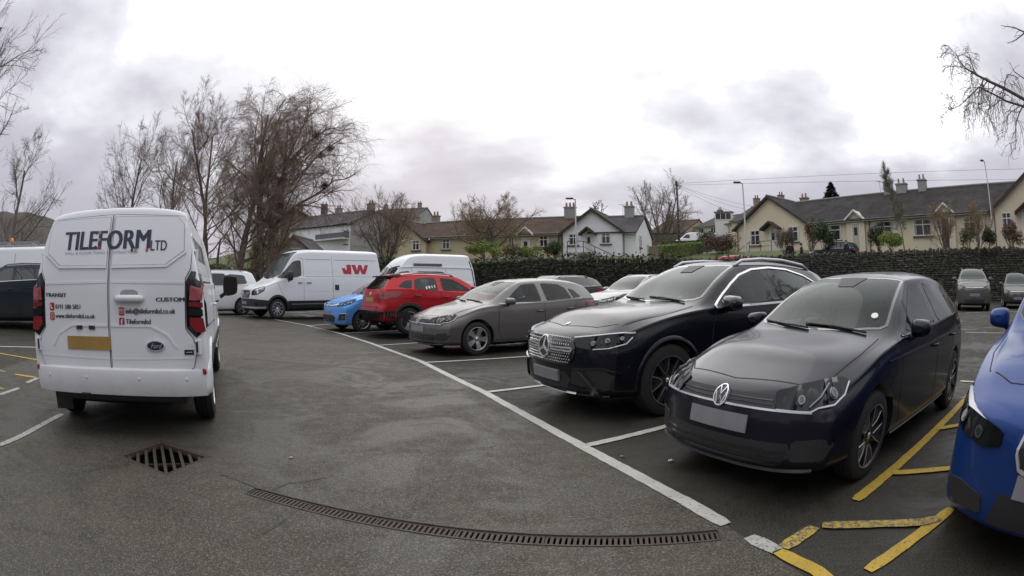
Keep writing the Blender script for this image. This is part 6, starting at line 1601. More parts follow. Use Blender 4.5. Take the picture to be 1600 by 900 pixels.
def tree(name, label, pos, h, r, seed, m=(9, 7, 8, 8), stems=1, lean=0.1, ang=(.75, .7, .7), up=.25, droop=0.0, lf=(.62, .5, .45, .5), trunk_h=.75, tmin=.28, tw=.011, twig=None, bark=None, wander=.12, group=None, nests=(), spread=0.0, cat='tree', limbs=()):
    g = np.random.default_rng(seed); root = empty(name, pos, 0, label, cat, group)
    st = g.normal(0, r*.8, (stems, 3)); st[:, 2] = -.15; d0 = np.concatenate([g.normal(0, lean, (stems, 2)) if spread == 0 else spread*np.stack([np.cos(np.arange(stems)*2.4+seed), np.sin(np.arange(stems)*2.4+seed)], 1)*g.uniform(.5, 1.2, (stems, 1)), np.ones((stems, 1))], 1)
    P0, R0 = gen(g, st, d0, h*trunk_h*g.uniform(.85, 1.1, stems), np.full(stems, r), np.full(stems, r*.28), 9, .07, .05)
    R0[:, 0] *= 1.35
    S1, D1, L1, r1 = kids(g, P0, R0, m[0], tmin, .98, ang[0], lf[0], .38, .016); P1, R1 = gen(g, S1, D1, L1, r1, r1*.3, 7, wander, up)
    for (path, q_, ra_) in limbs:                     # a limb drawn where it stands
        a_ = np.array([np.array(at(x_, y_, q_))-np.array(pos) for x_, y_ in path]); t_ = np.linspace(0, len(a_)-1, 8); i_ = np.minimum(t_.astype(int), len(a_)-2); f_ = (t_-i_)[:, None]
        P1 = np.concatenate([P1, (a_[i_]*(1-f_)+a_[i_+1]*f_+g.normal(0, .05, (8, 3)))[None]]); R1 = np.concatenate([R1, np.linspace(ra_, .02, 8)[None]])
    V, F = join([tubes(P0, R0, 9), tubes(P1, R1, 6)])
    npmesh('trunk', V, F, bark or M_bark, root, True)
    S2, D2, L2, r2 = kids(g, P1, R1, m[1], .18, .98, ang[1], lf[1], .55, tw*1.3); P2, R2 = gen(g, S2, D2, L2, r2, r2*.35, 5, wander*1.1, up*.6-droop*.4)
    parts = [tubes(P2, R2, 4)]
    S3, D3, L3, r3 = kids(g, P2, R2, m[2], .12, 1, ang[2], lf[2], .6, tw); P3, R3 = gen(g, S3, D3, L3, r3, r3*.5, 3, wander*1.4, up*.4-droop)
    parts.append(tubes(P3, R3, 3))
    if m[3]:
        S4, D4, L4, r4 = kids(g, P3, R3, m[3], .1, 1, .6, lf[3], .7, tw*.62); P4, R4 = gen(g, S4, D4, np.maximum(L4, .22), r4, r4*.4, 2, wander*1.5, up*.3-droop*1.6)
        parts.append(tubes(P4, R4, 3))
    V, F = join(parts); cr = npmesh('crown', V, F, twig or M_twig, root)
    for (nx, ny, nd, nr) in nests:                   # tangled clumps hung in the crown
        c = at(nx, ny, nd)-Vector(pos); n = 240; dd = norm(g.normal(0, 1, (n, 3))); A_ = np.array(c)+dd*nr*.25*g.uniform(0, 1, (n, 1))
        Pn, Rn = gen(g, A_, dd, np.full(n, nr*.85), np.full(n, .008), np.full(n, .004), 3, .6, -.1); V, F = tubes(Pn, Rn, 3); npmesh('nest', V, F, M_nest, root)
    return root
def leaves(name, pos, size, n, leaf, m, parent=None, seed=1, lumps=14, hollow=.35):
    """many small leaf faces gathered in uneven clumps"""
    g = np.random.default_rng(seed); c = norm(g.normal(0, 1, (lumps, 3)))*g.uniform(.35, .8, (lumps, 1)); c[:, 2] = np.abs(c[:, 2])*1.1-.15
    k = g.integers(0, lumps, n); d = norm(g.normal(0, 1, (n, 3))); rad = g.uniform(hollow, 1, (n, 1))**.6*g.uniform(.28, .5, (lumps, 1))[k]
    p = (c[k]+d*rad)*np.array(size)*.5; p[:, 2] += size[2]*.42
    u = norm(g.normal(0, 1, (n, 3))); w = norm(np.cross(u, d+g.normal(0, .5, (n, 3)))); ls = leaf*g.uniform(.6, 1.3, (n, 1))
    V = np.stack([p-u*ls, p+w*ls*.45, p+u*ls, p-w*ls*.45], 1).reshape(-1, 3)+np.array(pos); F = np.arange(n*4).reshape(-1, 4)
    V[:, 2] = np.maximum(V[:, 2], pos[2]-.1)
    return npmesh(name, V, F, m, parent)
def leafm(name, c, c2): return mat(name, c, .6, var=(2.5, .3, c2))
M_ever = leafm('dark_evergreen_leaves', (.02, .042, .014), (.05, .085, .026)); M_lime = leafm('yellow_green_leaves', (.12, .17, .02), (.21, .25, .05))
M_mid = leafm('mid_green_leaves', (.045, .08, .022), (.09, .12, .04)); M_ochre = leafm('ochre_leaves', (.10, .085, .03), (.16, .13, .055)); M_rust = leafm('russet_leaves', (.09, .045, .03), (.13, .08, .05))
M_ivy = leafm('ivy_leaves', (.020, .034, .012), (.05, .066, .024)); M_hedge = leafm('clipped_hedge_leaves', (.10, .19, .02), (.17, .27, .04)); M_conif = leafm('conifer_needles', (.012, .022, .018), (.03, .045, .03))
def shrub(label, px, py, dist, size, m, n=1800, leaf=.07, seed=1, name='shrub', stem=True, sink=0.0):
    p = at(px, py, dist); p.z -= sink; r = empty(name, p, 0, label, 'shrub'); leaves('foliage', (0, 0, 0), size, n, leaf, m, r, seed)
    if stem:
        g = np.random.default_rng(seed); k = 9; dd = np.stack([g.normal(0, .35, k), g.normal(0, .35, k), np.ones(k)], 1)
        P, R_ = gen(g, np.zeros((k, 3)), dd, np.full(k, size[2]*.75), np.full(k, .03), np.full(k, .008), 4, .15); V, F = tubes(P, R_, 4); npmesh('stem', V, F, M_twig, r)
    return r
def ground_at(px, py, dist): p = at(px, py, dist); p.z = gz(p.x, p.y); return p

# big trees beyond the lane, left to right
def T(px, dist): p = at(px, 440, dist); return (p.x, p.y, .15)
WT = dict(wander=.14, tmin=.16)
tree('bare_tree', 'bare round topped tree at the far left edge above the dark hill', T(14, 32), 11.5, .24, 5, m=(13, 8, 7, 6), up=.12, ang=(.85, .75, .7), tmin=.2, tw=.008, lf=(.6, .5, .5, .5))
tree('bare_tree', 'bare branches reaching in from the top left corner', at(-100, 440, 17.5), 10.5, .22, 9, m=(12, 7, 7, 6), up=.15, ang=(.95, .75, .7), tmin=.3, tw=.006)
tree('bare_tree', 'low faint bare tree showing just above the panel van roof, left of the birches', T(133, 62), 10.5, .24, 12, m=(10, 7, 6, 5), up=.12, tmin=.2, tw=.012)
tree('birch_tree', 'slim bare birch rising left of the tallest trees, above the panel van', T(192, 44), 14.0, .22, 21, m=(14, 8, 9, 7), up=.2, ang=(.75, .7, .65), tw=.009, lf=(.6, .5, .5, .5))
tree('birch_tree', 'second slim bare birch right behind the panel van roof', T(250, 42), 14.0, .22, 22, m=(15, 8, 9, 7), up=.2, ang=(.75, .7, .65), tw=.009, lf=(.62, .5, .5, .5))
tree('birch_tree', 'tall bare birch with upswept brown twigs left of the twin trunks', T(322, 37), 14.2, .19, 31, m=(16, 10, 9, 7), up=.18, ang=(.8, .7, .7), tw=.008, twig=M_twig2, lf=(.50, .5, .5, .5), stems=2, lean=.08, trunk_h=.8)
tree('birch_tree', 'thick trunked bare tree standing left of the delivery van cab', T(371, 33), 12.6, .22, 33, m=(16, 10, 9, 7), up=.12, ang=(.9, .75, .7), tmin=.14, tw=.0075, twig=M_twig3, stems=2, lean=.08, lf=(.48, .5, .5, .5), trunk_h=.8)
tree('weeping_birch', 'tall weeping birch with dark mistletoe clumps behind the delivery van', T(414, 31), 13.0, .21, 46, m=(14, 10, 10, 7), up=.14, ang=(.8, .75, .65), tmin=.2, droop=.30, tw=.0065, twig=M_twig2, stems=2, lean=.06, lf=(.52, .5, .55, .85), wander=.13, trunk_h=.82,
     limbs=(([(418, 375), (432, 330), (470, 268), (505, 235), (540, 214)], 31, .13), ([(425, 350), (462, 322), (497, 300), (525, 282), (556, 272)], 30.5, .10), ([(415, 345), (440, 280), (462, 220), (480, 180), (500, 165)], 31, .11), ([(420, 320), (450, 250), (490, 215), (515, 196), (530, 205)], 31.5, .09), ([(412, 360), (400, 290), (408, 230), (425, 180), (448, 155)], 31, .12)),
     nests=((494, 212, 31, .42), (502, 243, 31, .32), (516, 232, 31, .3), (507, 290, 30.5, .36), (438, 318, 30.5, .42), (403, 221, 31, .25), (437, 338, 31, .4)))
tree('bare_tree', 'leaning bare limb tree low between the panel van and twin trunks', T(352, 29), 6.5, .16, 41, m=(8, 6, 6, 5), up=.1, ang=(1.0, .8, .7), lean=.5, tw=.008, tmin=.2)
tree('bare_shrub', 'dense many stemmed bare bush between delivery van and camper van', at(603, 425, 34).xyz, 5.0, .06, 51, m=(8, 6, 5, 4), stems=9, spread=.50, trunk_h=.8, up=.1, ang=(.6, .65, .6), tmin=.12, tw=.0075, twig=M_twig2, cat='shrub')
p = at(778, 412, 40); tree('bare_tree', 'low round crowned bare tree before the beige terrace', (p.x, p.y, 2.3), 7.6, .24, 64, m=(24, 9, 8, 7), up=.10, ang=(1.15, .8, .7), trunk_h=.62, tmin=.36, tw=.0085, twig=M_twig3, lf=(.98, .5, .5, .5), lean=.05)
p = at(932, 380, 58); tree('pollard_tree', 'small knobbly pollarded tree poking above the white house roof', (p.x, p.y, 4.5), 6.5, .2, 71, m=(7, 4, 4, 0), up=.1, ang=(1.0, .8, .8), trunk_h=.95, tmin=.5, tw=.03, lf=(.55, .4, .3, .4))
p = at(1034, 372, 62); tree('bare_tree', 'bare many limbed tree right of the white house beside the telegraph pole', (p.x, p.y, 4.2), 10.6, .2, 81, m=(10, 7, 6, 4), up=.15, ang=(.75, .7, .65), trunk_h=.72, tmin=.08, tw=.012, stems=4, lean=.2)
tree('bare_shrub', 'leafless climbing shrub against the terrace left of its dark door', at(1478, 396, 33.5).xyz, 3.4, .05, 91, m=(7, 6, 5, 3), stems=6, spread=.28, up=.15, ang=(.6, .6, .6), tmin=.15, tw=.007, twig=M_twig3, cat='shrub')
tree('bare_shrub', 'thin leafless shrub at the terrace window near the right lamp post', at(1530, 392, 32).xyz, 3.0, .04, 92, m=(6, 5, 5, 3), stems=6, spread=.3, up=.15, ang=(.6, .6, .6), tmin=.15, tw=.007, twig=M_twig3, cat='shrub')
tree('bare_shrub', 'leafless shrub by the handrail of the far gabled bungalow', at(1226, 396, 36).xyz, 1.9, .035, 93, m=(6, 5, 5, 3), stems=6, spread=.5, up=.2, ang=(.5, .6, .6), tmin=.15, tw=.010, cat='shrub')
def conifer(name, label, px, pyb, dist, h, w, seed, m, n=3800, tiers=11, leaf=.10, narrow=1.0):
    p = at(px, pyb, dist); r = empty(name, p, 0, label, 'tree'); b = MB(); b.tube([(0, 0, -1), (0, 0, h*.5), (0, 0, h*.95)], [.035*h, .02*h, .008], 8); b.out('trunk', M_bark, r, True)
    g = np.random.default_rng(seed); t = g.uniform(.02, 1, n)**.8; tier = np.floor(t*tiers)/tiers; a0 = g.integers(0, 9, n)*.7+tier*9; rad = (1-tier)*w*g.uniform(.1, 1, n)*(.75+.35*np.sin(a0*3.1))
    z = h*(.1+.9*tier)-rad*.22+g.normal(0, .09, n); p_ = np.stack([np.cos(a0+g.normal(0, .12, n))*rad, np.sin(a0+g.normal(0, .12, n))*rad, z], 1)
    u = norm(np.stack([np.cos(a0), np.sin(a0), -.35+0*a0], 1)+g.normal(0, .3, (n, 3))); w_ = norm(np.cross(u, g.normal(0, 1, (n, 3)))); ls = leaf*g.uniform(.6, 1.4, (n, 1))
    V = np.stack([p_-u*ls, p_+w_*ls*.4, p_+u*ls, p_-w_*ls*.4], 1).reshape(-1, 3); npmesh('crown', V, np.arange(n*4).reshape(-1, 4), m, r); return r
conifer('conifer', 'small dark conifer rising behind the long terrace roof', 1302, 330, 66, 3.6, 2.6, 5, M_conif, leaf=.22)
tree('young_birch', 'tall thin pale twigged tree in front of the long terrace chimneys', at(1414, 392, 34).xyz, 6.3, .045, 6, m=(34, 6, 6, 5), up=.25, ang=(.7, .7, .7), trunk_h=.95, tmin=.22, tw=.008, twig=mat('pale_twigs', (.22, .22, .17), .9), lf=(.16, .6, .6, .6))

# the branch that hangs in from the right
def hanging_branches():
    g = np.random.default_rng(7); base = Vector((15.5, 4.2, 0)); r = empty('overhanging_tree', base, 0, 'bare weeping branches hanging in from the upper right corner', 'tree'); o = np.array(base); V, F = [], []
    P, R_ = gen(g, np.zeros((1, 3)), np.array([[-.02, .05, 1]]), [9.0], [.24], [.09], 8, .04); parts = [tubes(P, R_, 10)]
    def limb(px, d, r0, r1):
        pts = np.array([np.array(at(x, y, q))-o for (x, y), q in zip(px, d)]); zz = pts[0, 2]-.3; pts = np.concatenate([np.array([[np.interp(zz, P[0, :, 2], P[0, :, 0]), np.interp(zz, P[0, :, 2], P[0, :, 1]), zz]]), pts]); return pts, np.linspace(r0, r1, len(pts))
    L = [limb([(1650, 178), (1605, 158), (1567, 137), (1545, 127), (1524, 116), (1508, 106), (1500, 96), (1494, 84)], [14.2, 13.8, 13.4, 13.2, 13.0, 12.9, 12.8, 12.8], .075, .007),
         limb([(1650, 195), (1598, 166), (1572, 158), (1552, 147), (1530, 136), (1515, 150), (1500, 165), (1484, 172)], [14, 13.6, 13.2, 13.0, 12.8, 12.6, 12.5, 12.4], .045, .006),
         limb([(1650, 60), (1600, 50), (1585, 43), (1564, 40)], [14.6, 14.2, 14, 13.8], .05, .008), limb([(1640, 70), (1600, 52), (1588, 62), (1574, 68)], [14.6, 14.2, 14, 13.8], .04, .007),
         limb([(1650, 140), (1610, 130), (1585, 112), (1578, 98)], [14, 13.8, 13.6, 13.6], .04, .007)]
    A_, B_ = [], []
    for pts, rr in L: parts.append(tubes(pts[None], rr[None], 7))
    v, f = join(parts); npmesh('trunk', v, f, M_bark, r, True); tw = []
    for i, (pts, rr) in enumerate(L[:2]):
        q = pts[2:]; m = 16 if i == 0 else 13; S1, D1, L1, r1 = kids(g, q[None], rr[None, 2:], m, 0, 1, .9, .34, .45, .010); P1, R1 = gen(g, S1, D1, L1*1.25, r1, r1*.5, 6, .22, -.34); tw.append(tubes(P1, R1, 4))
        S2, D2, L2, r2 = kids(g, P1, R1, 8, .1, 1, .8, .75, .6, .006); P2, R2 = gen(g, S2, D2, L2, r2, r2*.6, 7, .28, -.6); tw.append(tubes(P2, R2, 3))
        S3, D3, L3, r3 = kids(g, P2, R2, 5, .1, 1, .8, .45, .7, .005); P3, R3 = gen(g, S3, D3, L3, r3, r3*.6, 4, .3, -.3); tw.append(tubes(P3, R3, 3))
    for pts, rr in L[2:]:
        S1, D1, L1, r1 = kids(g, pts[None, 1:], rr[None, 1:], 4, .3, 1, .8, .2, .45, .006); P1, R1 = gen(g, S1, D1, L1, r1, r1*.5, 4, .2, -.1); tw.append(tubes(P1, R1, 3))
    v, f = join(tw); npmesh('crown', v, f, M_twig, r)
hanging_branches()

# ivy and hedges
def ivy():
    g = np.random.default_rng(3); V = []
    for s, cnt in ((WS+np.arange(0, 27, .14), 46), (WS+np.arange(27, 38, .4), 14), (WS+np.arange(38, 62, .9), 9)):
        for q in s:
            p, d, zt = wallpos(float(q)); nb = Vector((-d.y, d.x))
            for _ in range(cnt):
                hgt = g.uniform(.1, 1)**.7; bul = g.uniform(-.32, .05); x = p+nb*(bul+.1)+d*float(g.uniform(-.3, .3)); z = .2+hgt*(zt-.05)+g.uniform(0, .28)*(hgt > .8)
                if z < 1.0 and g.uniform() < .4: continue
                V.append((x.x, x.y, z))
    p = np.array(V); n = len(p); u = norm(g.normal(0, 1, (n, 3))); w = norm(np.cross(u, g.normal(0, 1, (n, 3)))); ls = .075*g.uniform(.6, 1.4, (n, 1))
    VV = np.stack([p-u*ls, p+w*ls*.6, p+u*ls, p-w*ls*.6], 1).reshape(-1, 3)
    o = npmesh('ivy', VV, np.arange(n*4).reshape(-1, 4), M_ivy); tag(o, 'dark ivy smothering the left half of the stone wall', 'ivy', kind='stuff')
ivy()
shrub('yellow green bush on the wall top, left of the low round tree', 757, 408, 34, (2.6, 1.6, 1.5), M_lime, 2600, .06, 3)
shrub('ochre bush beside the trunk of the low round tree', 800, 409, 34, (2.0, 1.4, 1.2), M_ochre, 2000, .06, 4)
shrub('yellow green bush right of the low round tree trunk', 828, 409, 34, (1.8, 1.4, 1.3), M_lime, 1800, .06, 5)
shrub('dark round evergreen bush at the left corner of the white house', 867, 409, 37, (1.7, 1.5, 1.7), M_ever, 2600, .06, 6)
shrub('small yellowish bush beneath the white house steps', 925, 412, 36, (2.2, 1.2, .9), M_ochre, 1300, .05, 7)
def hedge(label, pts, w, h, m, n, seed):
    g = np.random.default_rng(seed); P = [Vector(p) for p in pts]; r = empty('hedge', P[0], 0, label, 'hedge'); k = g.integers(0, len(P)-1, n); t = g.uniform(0, 1, n)
    a = np.array([tuple(P[i]-P[0]) for i in k]); b = np.array([tuple(P[i+1]-P[0]) for i in k]); c = a+(b-a)*t[:, None]
    f = g.uniform(0, 1, n); sd = np.where(f < .4, g.choice([-1, 1], n), g.uniform(-1, 1, n)); zz = np.where(f < .4, g.uniform(0, 1, n), 1.0)
    d = np.array((P[-1]-P[0]).normalized()); nb = np.array([-d[1], d[0], 0]); c += nb*(sd*w/2)[:, None]+np.array([0, 0, 1])*(zz*h)[:, None]+g.normal(0, .035, (n, 3))
    u = norm(g.normal(0, 1, (n, 3))); w_ = norm(np.cross(u, g.normal(0, 1, (n, 3)))); ls = .06*g.uniform(.6, 1.3, (n, 1)); npmesh('foliage', np.stack([c-u*ls, c+w_*ls*.6, c+u*ls, c-w_*ls*.6], 1).reshape(-1, 3), np.arange(n*4).reshape(-1, 4), m, r)
    cb = MB()
    for p, q in zip(P[:-1], P[1:]):
        mdp = (p+q)/2-P[0]; cb.box((mdp.x, mdp.y, mdp.z+h*.47), ((q-p).length, w*.85, h*.92), math.atan2((q-p).y, (q-p).x))
    cb.out('inner_branches', M_twig, r)
hedge('bright green clipped hedge running up behind the wall, right of the white house', [at(1022, 408, 36), at(1050, 404, 38), at(1092, 399, 41)], .9, .9, M_hedge, 5200, 1)
hedge('darker clipped hedge just behind the bright green one', [at(1030, 395, 47), at(1070, 394, 48), at(1110, 392, 49)], 1.0, .9, M_mid, 4000, 2)
hedge('long dark hedge along the lawn below the far dark roofed house', [at(1015, 384, 60), at(1060, 384, 60), at(1120, 384, 60)], 1.2, 1.3, M_ever, 5000, 3)
shrub('russet brown bush below the lamp post left of the gabled bungalow', 1128, 404, 40, (3.6, 2.2, 2.3), M_rust, 3800, .07, 8)
shrub('dark bush behind the russet bush, beside the gabled bungalow', 1105, 396, 46, (3.0, 2.2, 2.3), M_ever, 2600, .07, 9)
shrub('dark glossy evergreen bush under the terrace eave left of the porch door', 1288, 398, 35.5, (2.7, 2.0, 2.5), M_ever, 4400, .07, 10)
shrub('dark green bush before the terrace, left of the bright laurel', 1373, 396, 33.5, (1.7, 1.4, 2.3), M_ever, 3000, .065, 11)
shrub('bright yellow green laurel bush before the terrace windows', 1393, 397, 33, (2.3, 1.8, 1.9), M_lime, 3600, .065, 12)
shrub('dark bush at the foot of the right lamp post', 1545, 394, 32, (1.5, 1.2, 1.8), M_ever, 2200, .065, 13)
shrub('dark shrub with yellow twigs left of the right lamp post', 1513, 394, 33, (2.1, 1.4, 1.9), M_mid, 1500, .065, 14)
shrub('russet bush before the right hand gabled bungalow', 1582, 392, 30.5, (2.1, 1.6, 1.9), M_rust, 2600, .065, 15)
shrub('green creeper bush reddening against the gable wall corner', 1268, 396, 37.5, (1.3, 1.0, 2.8), M_rust, 1500, .06, 16)
shrub('dark green undergrowth in the gap between panel van and delivery van', 335, 440, 30, (3.5, 3, 2.2), M_mid, 4000, .09, 17, sink=.8)
shrub('dark hedge bush behind the delivery van bonnet', 425, 440, 36, (7, 3, 2.6), M_ever, 5000, .10, 18, sink=1.0)
shrub('dark bush clump below the bare many stemmed bush', 612, 432, 32, (4.5, 2.5, 2.4), M_ever, 4500, .08, 19, sink=.8)
shrub('low dark bush in the left distance below the dark hill', 40, 436, 42, (12, 5, 3.2), M_ever, 5000, .14, 20, sink=1.0)

# ------------------------------------------------------------------ posts, wires, people
M_galv = mat('galvanised_steel', (.30, .31, .32), .5, metal=.5); M_dpost = mat('weathered_timber_pole', (.06, .05, .04), .9)
def lamp_post(label, px, pyt, dist, zb, arm=(-.55, 0), hd=.55):
    t = at(px, pyt, dist); r = empty('street_lamp', (t.x, t.y, zb), 0, label, 'street lamp', 'street lamps behind the wall'); h = t.z-zb; b = MB(); b.tube([(0, 0, -.5), (0, 0, 1.3), (0, 0, 1.35), (0, 0, h)], [.085, .08, .055, .04], 10); b.out('post', M_galv, r, True)
    d = Vector((arm[0], arm[1], 0)); b = MB(); b.tube([(0, 0, h-.05), tuple(d*.4+Vector((0, 0, h+.03)))], .028, 8); b.out('bracket', M_galv, r, True)
    b = MB(); a = math.atan2(d.y, d.x); c = d*.75; b.box((c.x, c.y, h+.05), (hd, .22, .09), a, taper=.15); hdm = b.out('lamp_head', M_alloyd, r, bevel=.02)
    b = MB(); b.box((c.x, c.y, h-.005), (hd*.7, .16, .015), a); b.out('lamp_glass', M_lens, hdm)
lamp_post('grey street lamp standing in front of the white house', 899, 311, 36, 2.0, (-.5, .1))
lamp_post('grey street lamp left of the gabled bungalow, beside the telegraph wires', 1160, 286, 34, 1.8, (-.45, .2))
lamp_post('grey street lamp before the right hand gabled bungalow', 1538, 252, 36, 2.2, (-.25, .2), .35)
tp = at(1057, 284, 50); r = empty('telegraph_pole', (tp.x, tp.y, 2.8), 0, 'dark timber telegraph pole carrying wires over to the gabled bungalow', 'telegraph pole'); hh = tp.z-2.8
b = MB(); b.tube([(0, 0, -.5), (0, 0, hh)], [.14, .085], 10); b.out('pole', M_dpost, r, True); b = MB(); b.tube([(0, 0, hh-.4), (0, 0, hh+.05)], .11, 10); b.out('pole_cap', M_dpost, r)
for k in range(10): b = MB(); b.tube([(-.12, -.12, 1.5+k*.5), (.12, -.12, 1.5+k*.5)], .02, 6); b.out('step_iron', M_galv, r)
def wire(label, a, c, sag, rad=.011):
    P = [a+(c-a)*t/14+Vector((0, 0, -sag*4*(t/14)*(1-t/14))) for t in range(15)]; b = MB(); b.tube(P, rad, 4); tag(b.out('overhead_wire', M_dark), label, 'wire', 'wires from the telegraph pole')
w0 = at(1058, 287, 50)
wire('upper wire running from the telegraph pole to the far right roofs', w0, at(1700, 262, 46), .5); wire('second wire running right from the telegraph pole just under the upper one', w0+Vector((0, 0, -.15)), at(1700, 280, 44), .6)
wire('wire sloping down from the telegraph pole to the gabled bungalow eave', w0+Vector((0, 0, -.1)), at(1165, 327, 46), .25); wire('steepest wire from the telegraph pole down to the cream house roof', w0+Vector((0, 0, -.2)), at(1150, 332, 60), .3)
wire('middle wire from the telegraph pole down to the bungalow gable', w0+Vector((0, 0, -.1)), at(1190, 325, 44), .25)
def aerial(label, px, py, dist, h=1.2):
    p = at(px, py, dist); r = empty('tv_aerial', (p.x, p.y, p.z-h), 0, label, 'aerial'); b = MB(); b.tube([(0, 0, 0), (0, 0, h)], .02, 6); b.tube([(-.4, 0, h*.95), (.4, 0, h*.95)], .015, 6); b.out('mast', M_galv, r)
    for k in range(5): b = MB(); b.tube([(-.35+k*.17, -.2, h*.95), (-.35+k*.17, .2, h*.95)], .009, 5); b.out('aerial_rod', M_galv, r)
aerial('tv aerial on the left chimney of the long terrace', 1374, 283, 42, .9); aerial('tv aerial on the white house chimney', 973, 319, 49, 1.0)

def person(label, px, pytop, dist, coat, hair, facing, legs=(.02, .02, .03), stride=.16, h=1.72):
    t = at(px, pytop, dist); z0 = t.z-h; k = h/1.72; r = empty('person', (t.x, t.y, z0), facing, label, 'person')
    J = [(0, 0, .95), (0, 0, 1.2), (0, .01, 1.42), (0, 0, 1.52), (0, .0, 1.62), (0, .01, 1.70),
         (.19, 0, 1.40), (.25, -.05, 1.14), (.24, .06, .90), (-.19, 0, 1.40), (-.25, .05, 1.14), (-.24, .14, .90),
         (.10, 0, .90), (.11, stride*.6, .50), (.11, stride, .09), (.11, stride+.15, .04), (-.10, 0, .90), (-.11, -stride*.3, .50), (-.11, -stride, .10), (-.11, -stride+.14, .04), (.24, .09, .83), (-.24, .17, .83)]
    E_ = [(0, 1), (1, 2), (2, 3), (3, 4), (4, 5), (2, 6), (6, 7), (7, 8), (2, 9), (9, 10), (10, 11), (0, 12), (12, 13), (13, 14), (14, 15), (0, 16), (16, 17), (17, 18), (18, 19), (8, 20), (11, 21)]
    rad = [.17, .16, .17, .065, .105, .085, .08, .058, .042, .08, .058, .042, .10, .07, .05, .045, .10, .07, .05, .045, .038, .038]
    me = bpy.data.meshes.new('body'); me.from_pydata([(x*k, y*k, z*k) for x, y, z in J], E_, []); o = bpy.data.objects.new('body', me); C.objects.link(o)
    md = o.modifiers.new('s', 'SKIN'); 
    for i, v in enumerate(me.skin_vertices[0].data): v.radius = (rad[i]*k, rad[i]*k*(.75 if i < 3 else 1)); v.use_root = (i == 0)
    sb = o.modifiers.new('u', 'SUBSURF'); sb.levels = 2; sb.render_levels = 2
    dg = bpy.context.evaluated_depsgraph_get(); m2 = bpy.data.meshes.new_from_object(o.evaluated_get(dg)); bpy.data.objects.remove(o); m2.name = 'body'
    skin = mat('skin', (.42, .26, .2), .6); cm = mat('coat_'+coat[0], coat[1], .9); lm = mat('dark_trousers', legs, .9); hm = mat('hair_'+hair[0], hair[1], .9)
    m2.materials.clear()
    for q in (skin, cm, lm, hm): m2.materials.append(q)
    for p in m2.polygons:
        z = p.center.z/k; x = abs(p.center.x)/k
        p.material_index = (3 if (z > 1.66 or (z > 1.55 and p.center.y < -.02)) else 0) if z > 1.50 else (0 if (z < .89 and x > .19) else (1 if z > .82 else 2)); p.use_smooth = True
    link(bpy.data.objects.new('body', m2), r)
    b = MB(); b.ball((0, -.015*k, 1.655*k), (.10*k, .11*k, .095*k), 6); b.out('hair', hm, r, True)
person('person in a dark navy coat walking past the terrace porch door', 1322, 375, 33, ('navy', (.02, .022, .045)), ('grey', (.12, .10, .09)), R(200))
person('person in black walking on the path, left of the dark car', 1234, 378, 32, ('black', (.012, .012, .014)), ('black', (.012, .01, .01)), R(150), h=1.68)
person('person in dark clothes standing against the dark car on the path', 1252, 380, 32.4, ('charcoal', (.02, .02, .024)), ('brown', (.04, .025, .018)), R(230), h=1.65)

# unseen behind the camera: trees mirrored in SUV glass, hedge added to darken reflections
bt = [o for o in C.objects if o.name.startswith('birch_tree') and o.parent is None][:2]
for i, (x, y, rz) in enumerate(((7.5, -9.5, 1.0), (14.5, -7.5, 2.2), (-1.5, -13, 4.0), (-11, -11, 5.2), (21, -3, .4))):
    c = copy_tree(bt[i % 2]); c.location = (x, y, 0); c.rotation_euler = (0, 0, rz); c.scale = (.9, .9, .8)
    c['label'] = ('bare tree behind the camera, mirrored in the black SUV windows', 'bare tree behind the camera at the right of the park', 'bare tree straight behind the camera', 'bare tree behind the camera at the left of the park', 'bare tree standing out of frame to the right')[i]
hedge('tall dark hedge added out of view behind the camera to darken car reflections', [Vector((-22, -13, 0)), Vector((0, -15.5, 0)), Vector((18, -12, 0)), Vector((30, -2, 0))], 1.4, 3.4, M_ever, 9000, 9)

# ------------------------------------------------------------------ parked vehicles
P_black = paint('black_car_paint', (.005, .006, .011), 0.0, .25, dirt=(.03, .028, .025), dirt_amt=.3)
P_black2 = paint('blue_black_car_paint', (.005, .006, .014), 0.0, .25, dirt=(.03, .028, .025), dirt_amt=.3)
P_grey = paint('warm_grey_metallic', (.165, .157, .150), .65, .38, dirt=(.12, .11, .1))
P_red = paint('red_metallic', (.42, .010, .018), .25, .35, dirt=(.16, .07, .06))
P_sky = paint('sky_blue_metallic', (.10, .34, .78), .3, .35)
P_blue = paint('deep_blue_metallic', (.008, .038, .175), .25, .3, dirt=(.03, .045, .09))
P_silver = paint('silver_metallic', (.34, .34, .33), .7, .4)
P_dgrey = paint('dark_grey_metallic', (.09, .09, .085), .5, .4)
P_navy = paint('dark_navy_paint', (.012, .022, .035), .2, .35)
P_wcar = paint('white_car_paint', (.78, .80, .82), 0, .4)

c = polo((1.27, 3.12), 24.1, P_black2, 'near black hatchback with chrome lined grille, nearest parked car right of centre', True)
for wx in c.sp['wx']:
    for s in (-1, 1): wheel(c, wx, s, 'star', .315, .225, .2, M_alloyd)
for (x, y, r) in ((1.36, -.52, .034), (1.62, .05, .0)):
    if r: c.patch('tax_disc', 'T', circ(x, y, r, 20, r*.85), M_tax, .012, step=.05)
suv_premium((.34, 5.68), 24.2, P_black, 'glossy black SUV with studded grille and star badge between the grey and black hatchbacks')
c = polo((-1.81, 10.49), 35.2, P_grey, 'warm grey hatchback with silver wheels parked beside the red crossover', False)
front_wheels(c, 'five_twin', .315, .215)
rt = R(35.6); red_crossover((-3.63+4.16*math.cos(rt), 13.57+4.16*math.sin(rt)), 215.6, P_red, 'red crossover parked tail out showing black bumper and rear spoiler')
blue_hatch((-5.25, 14.95), 41, P_sky, 'light blue hatchback facing out, half hidden by the red crossover')
tall_van((-9.6, 17.6), 48)
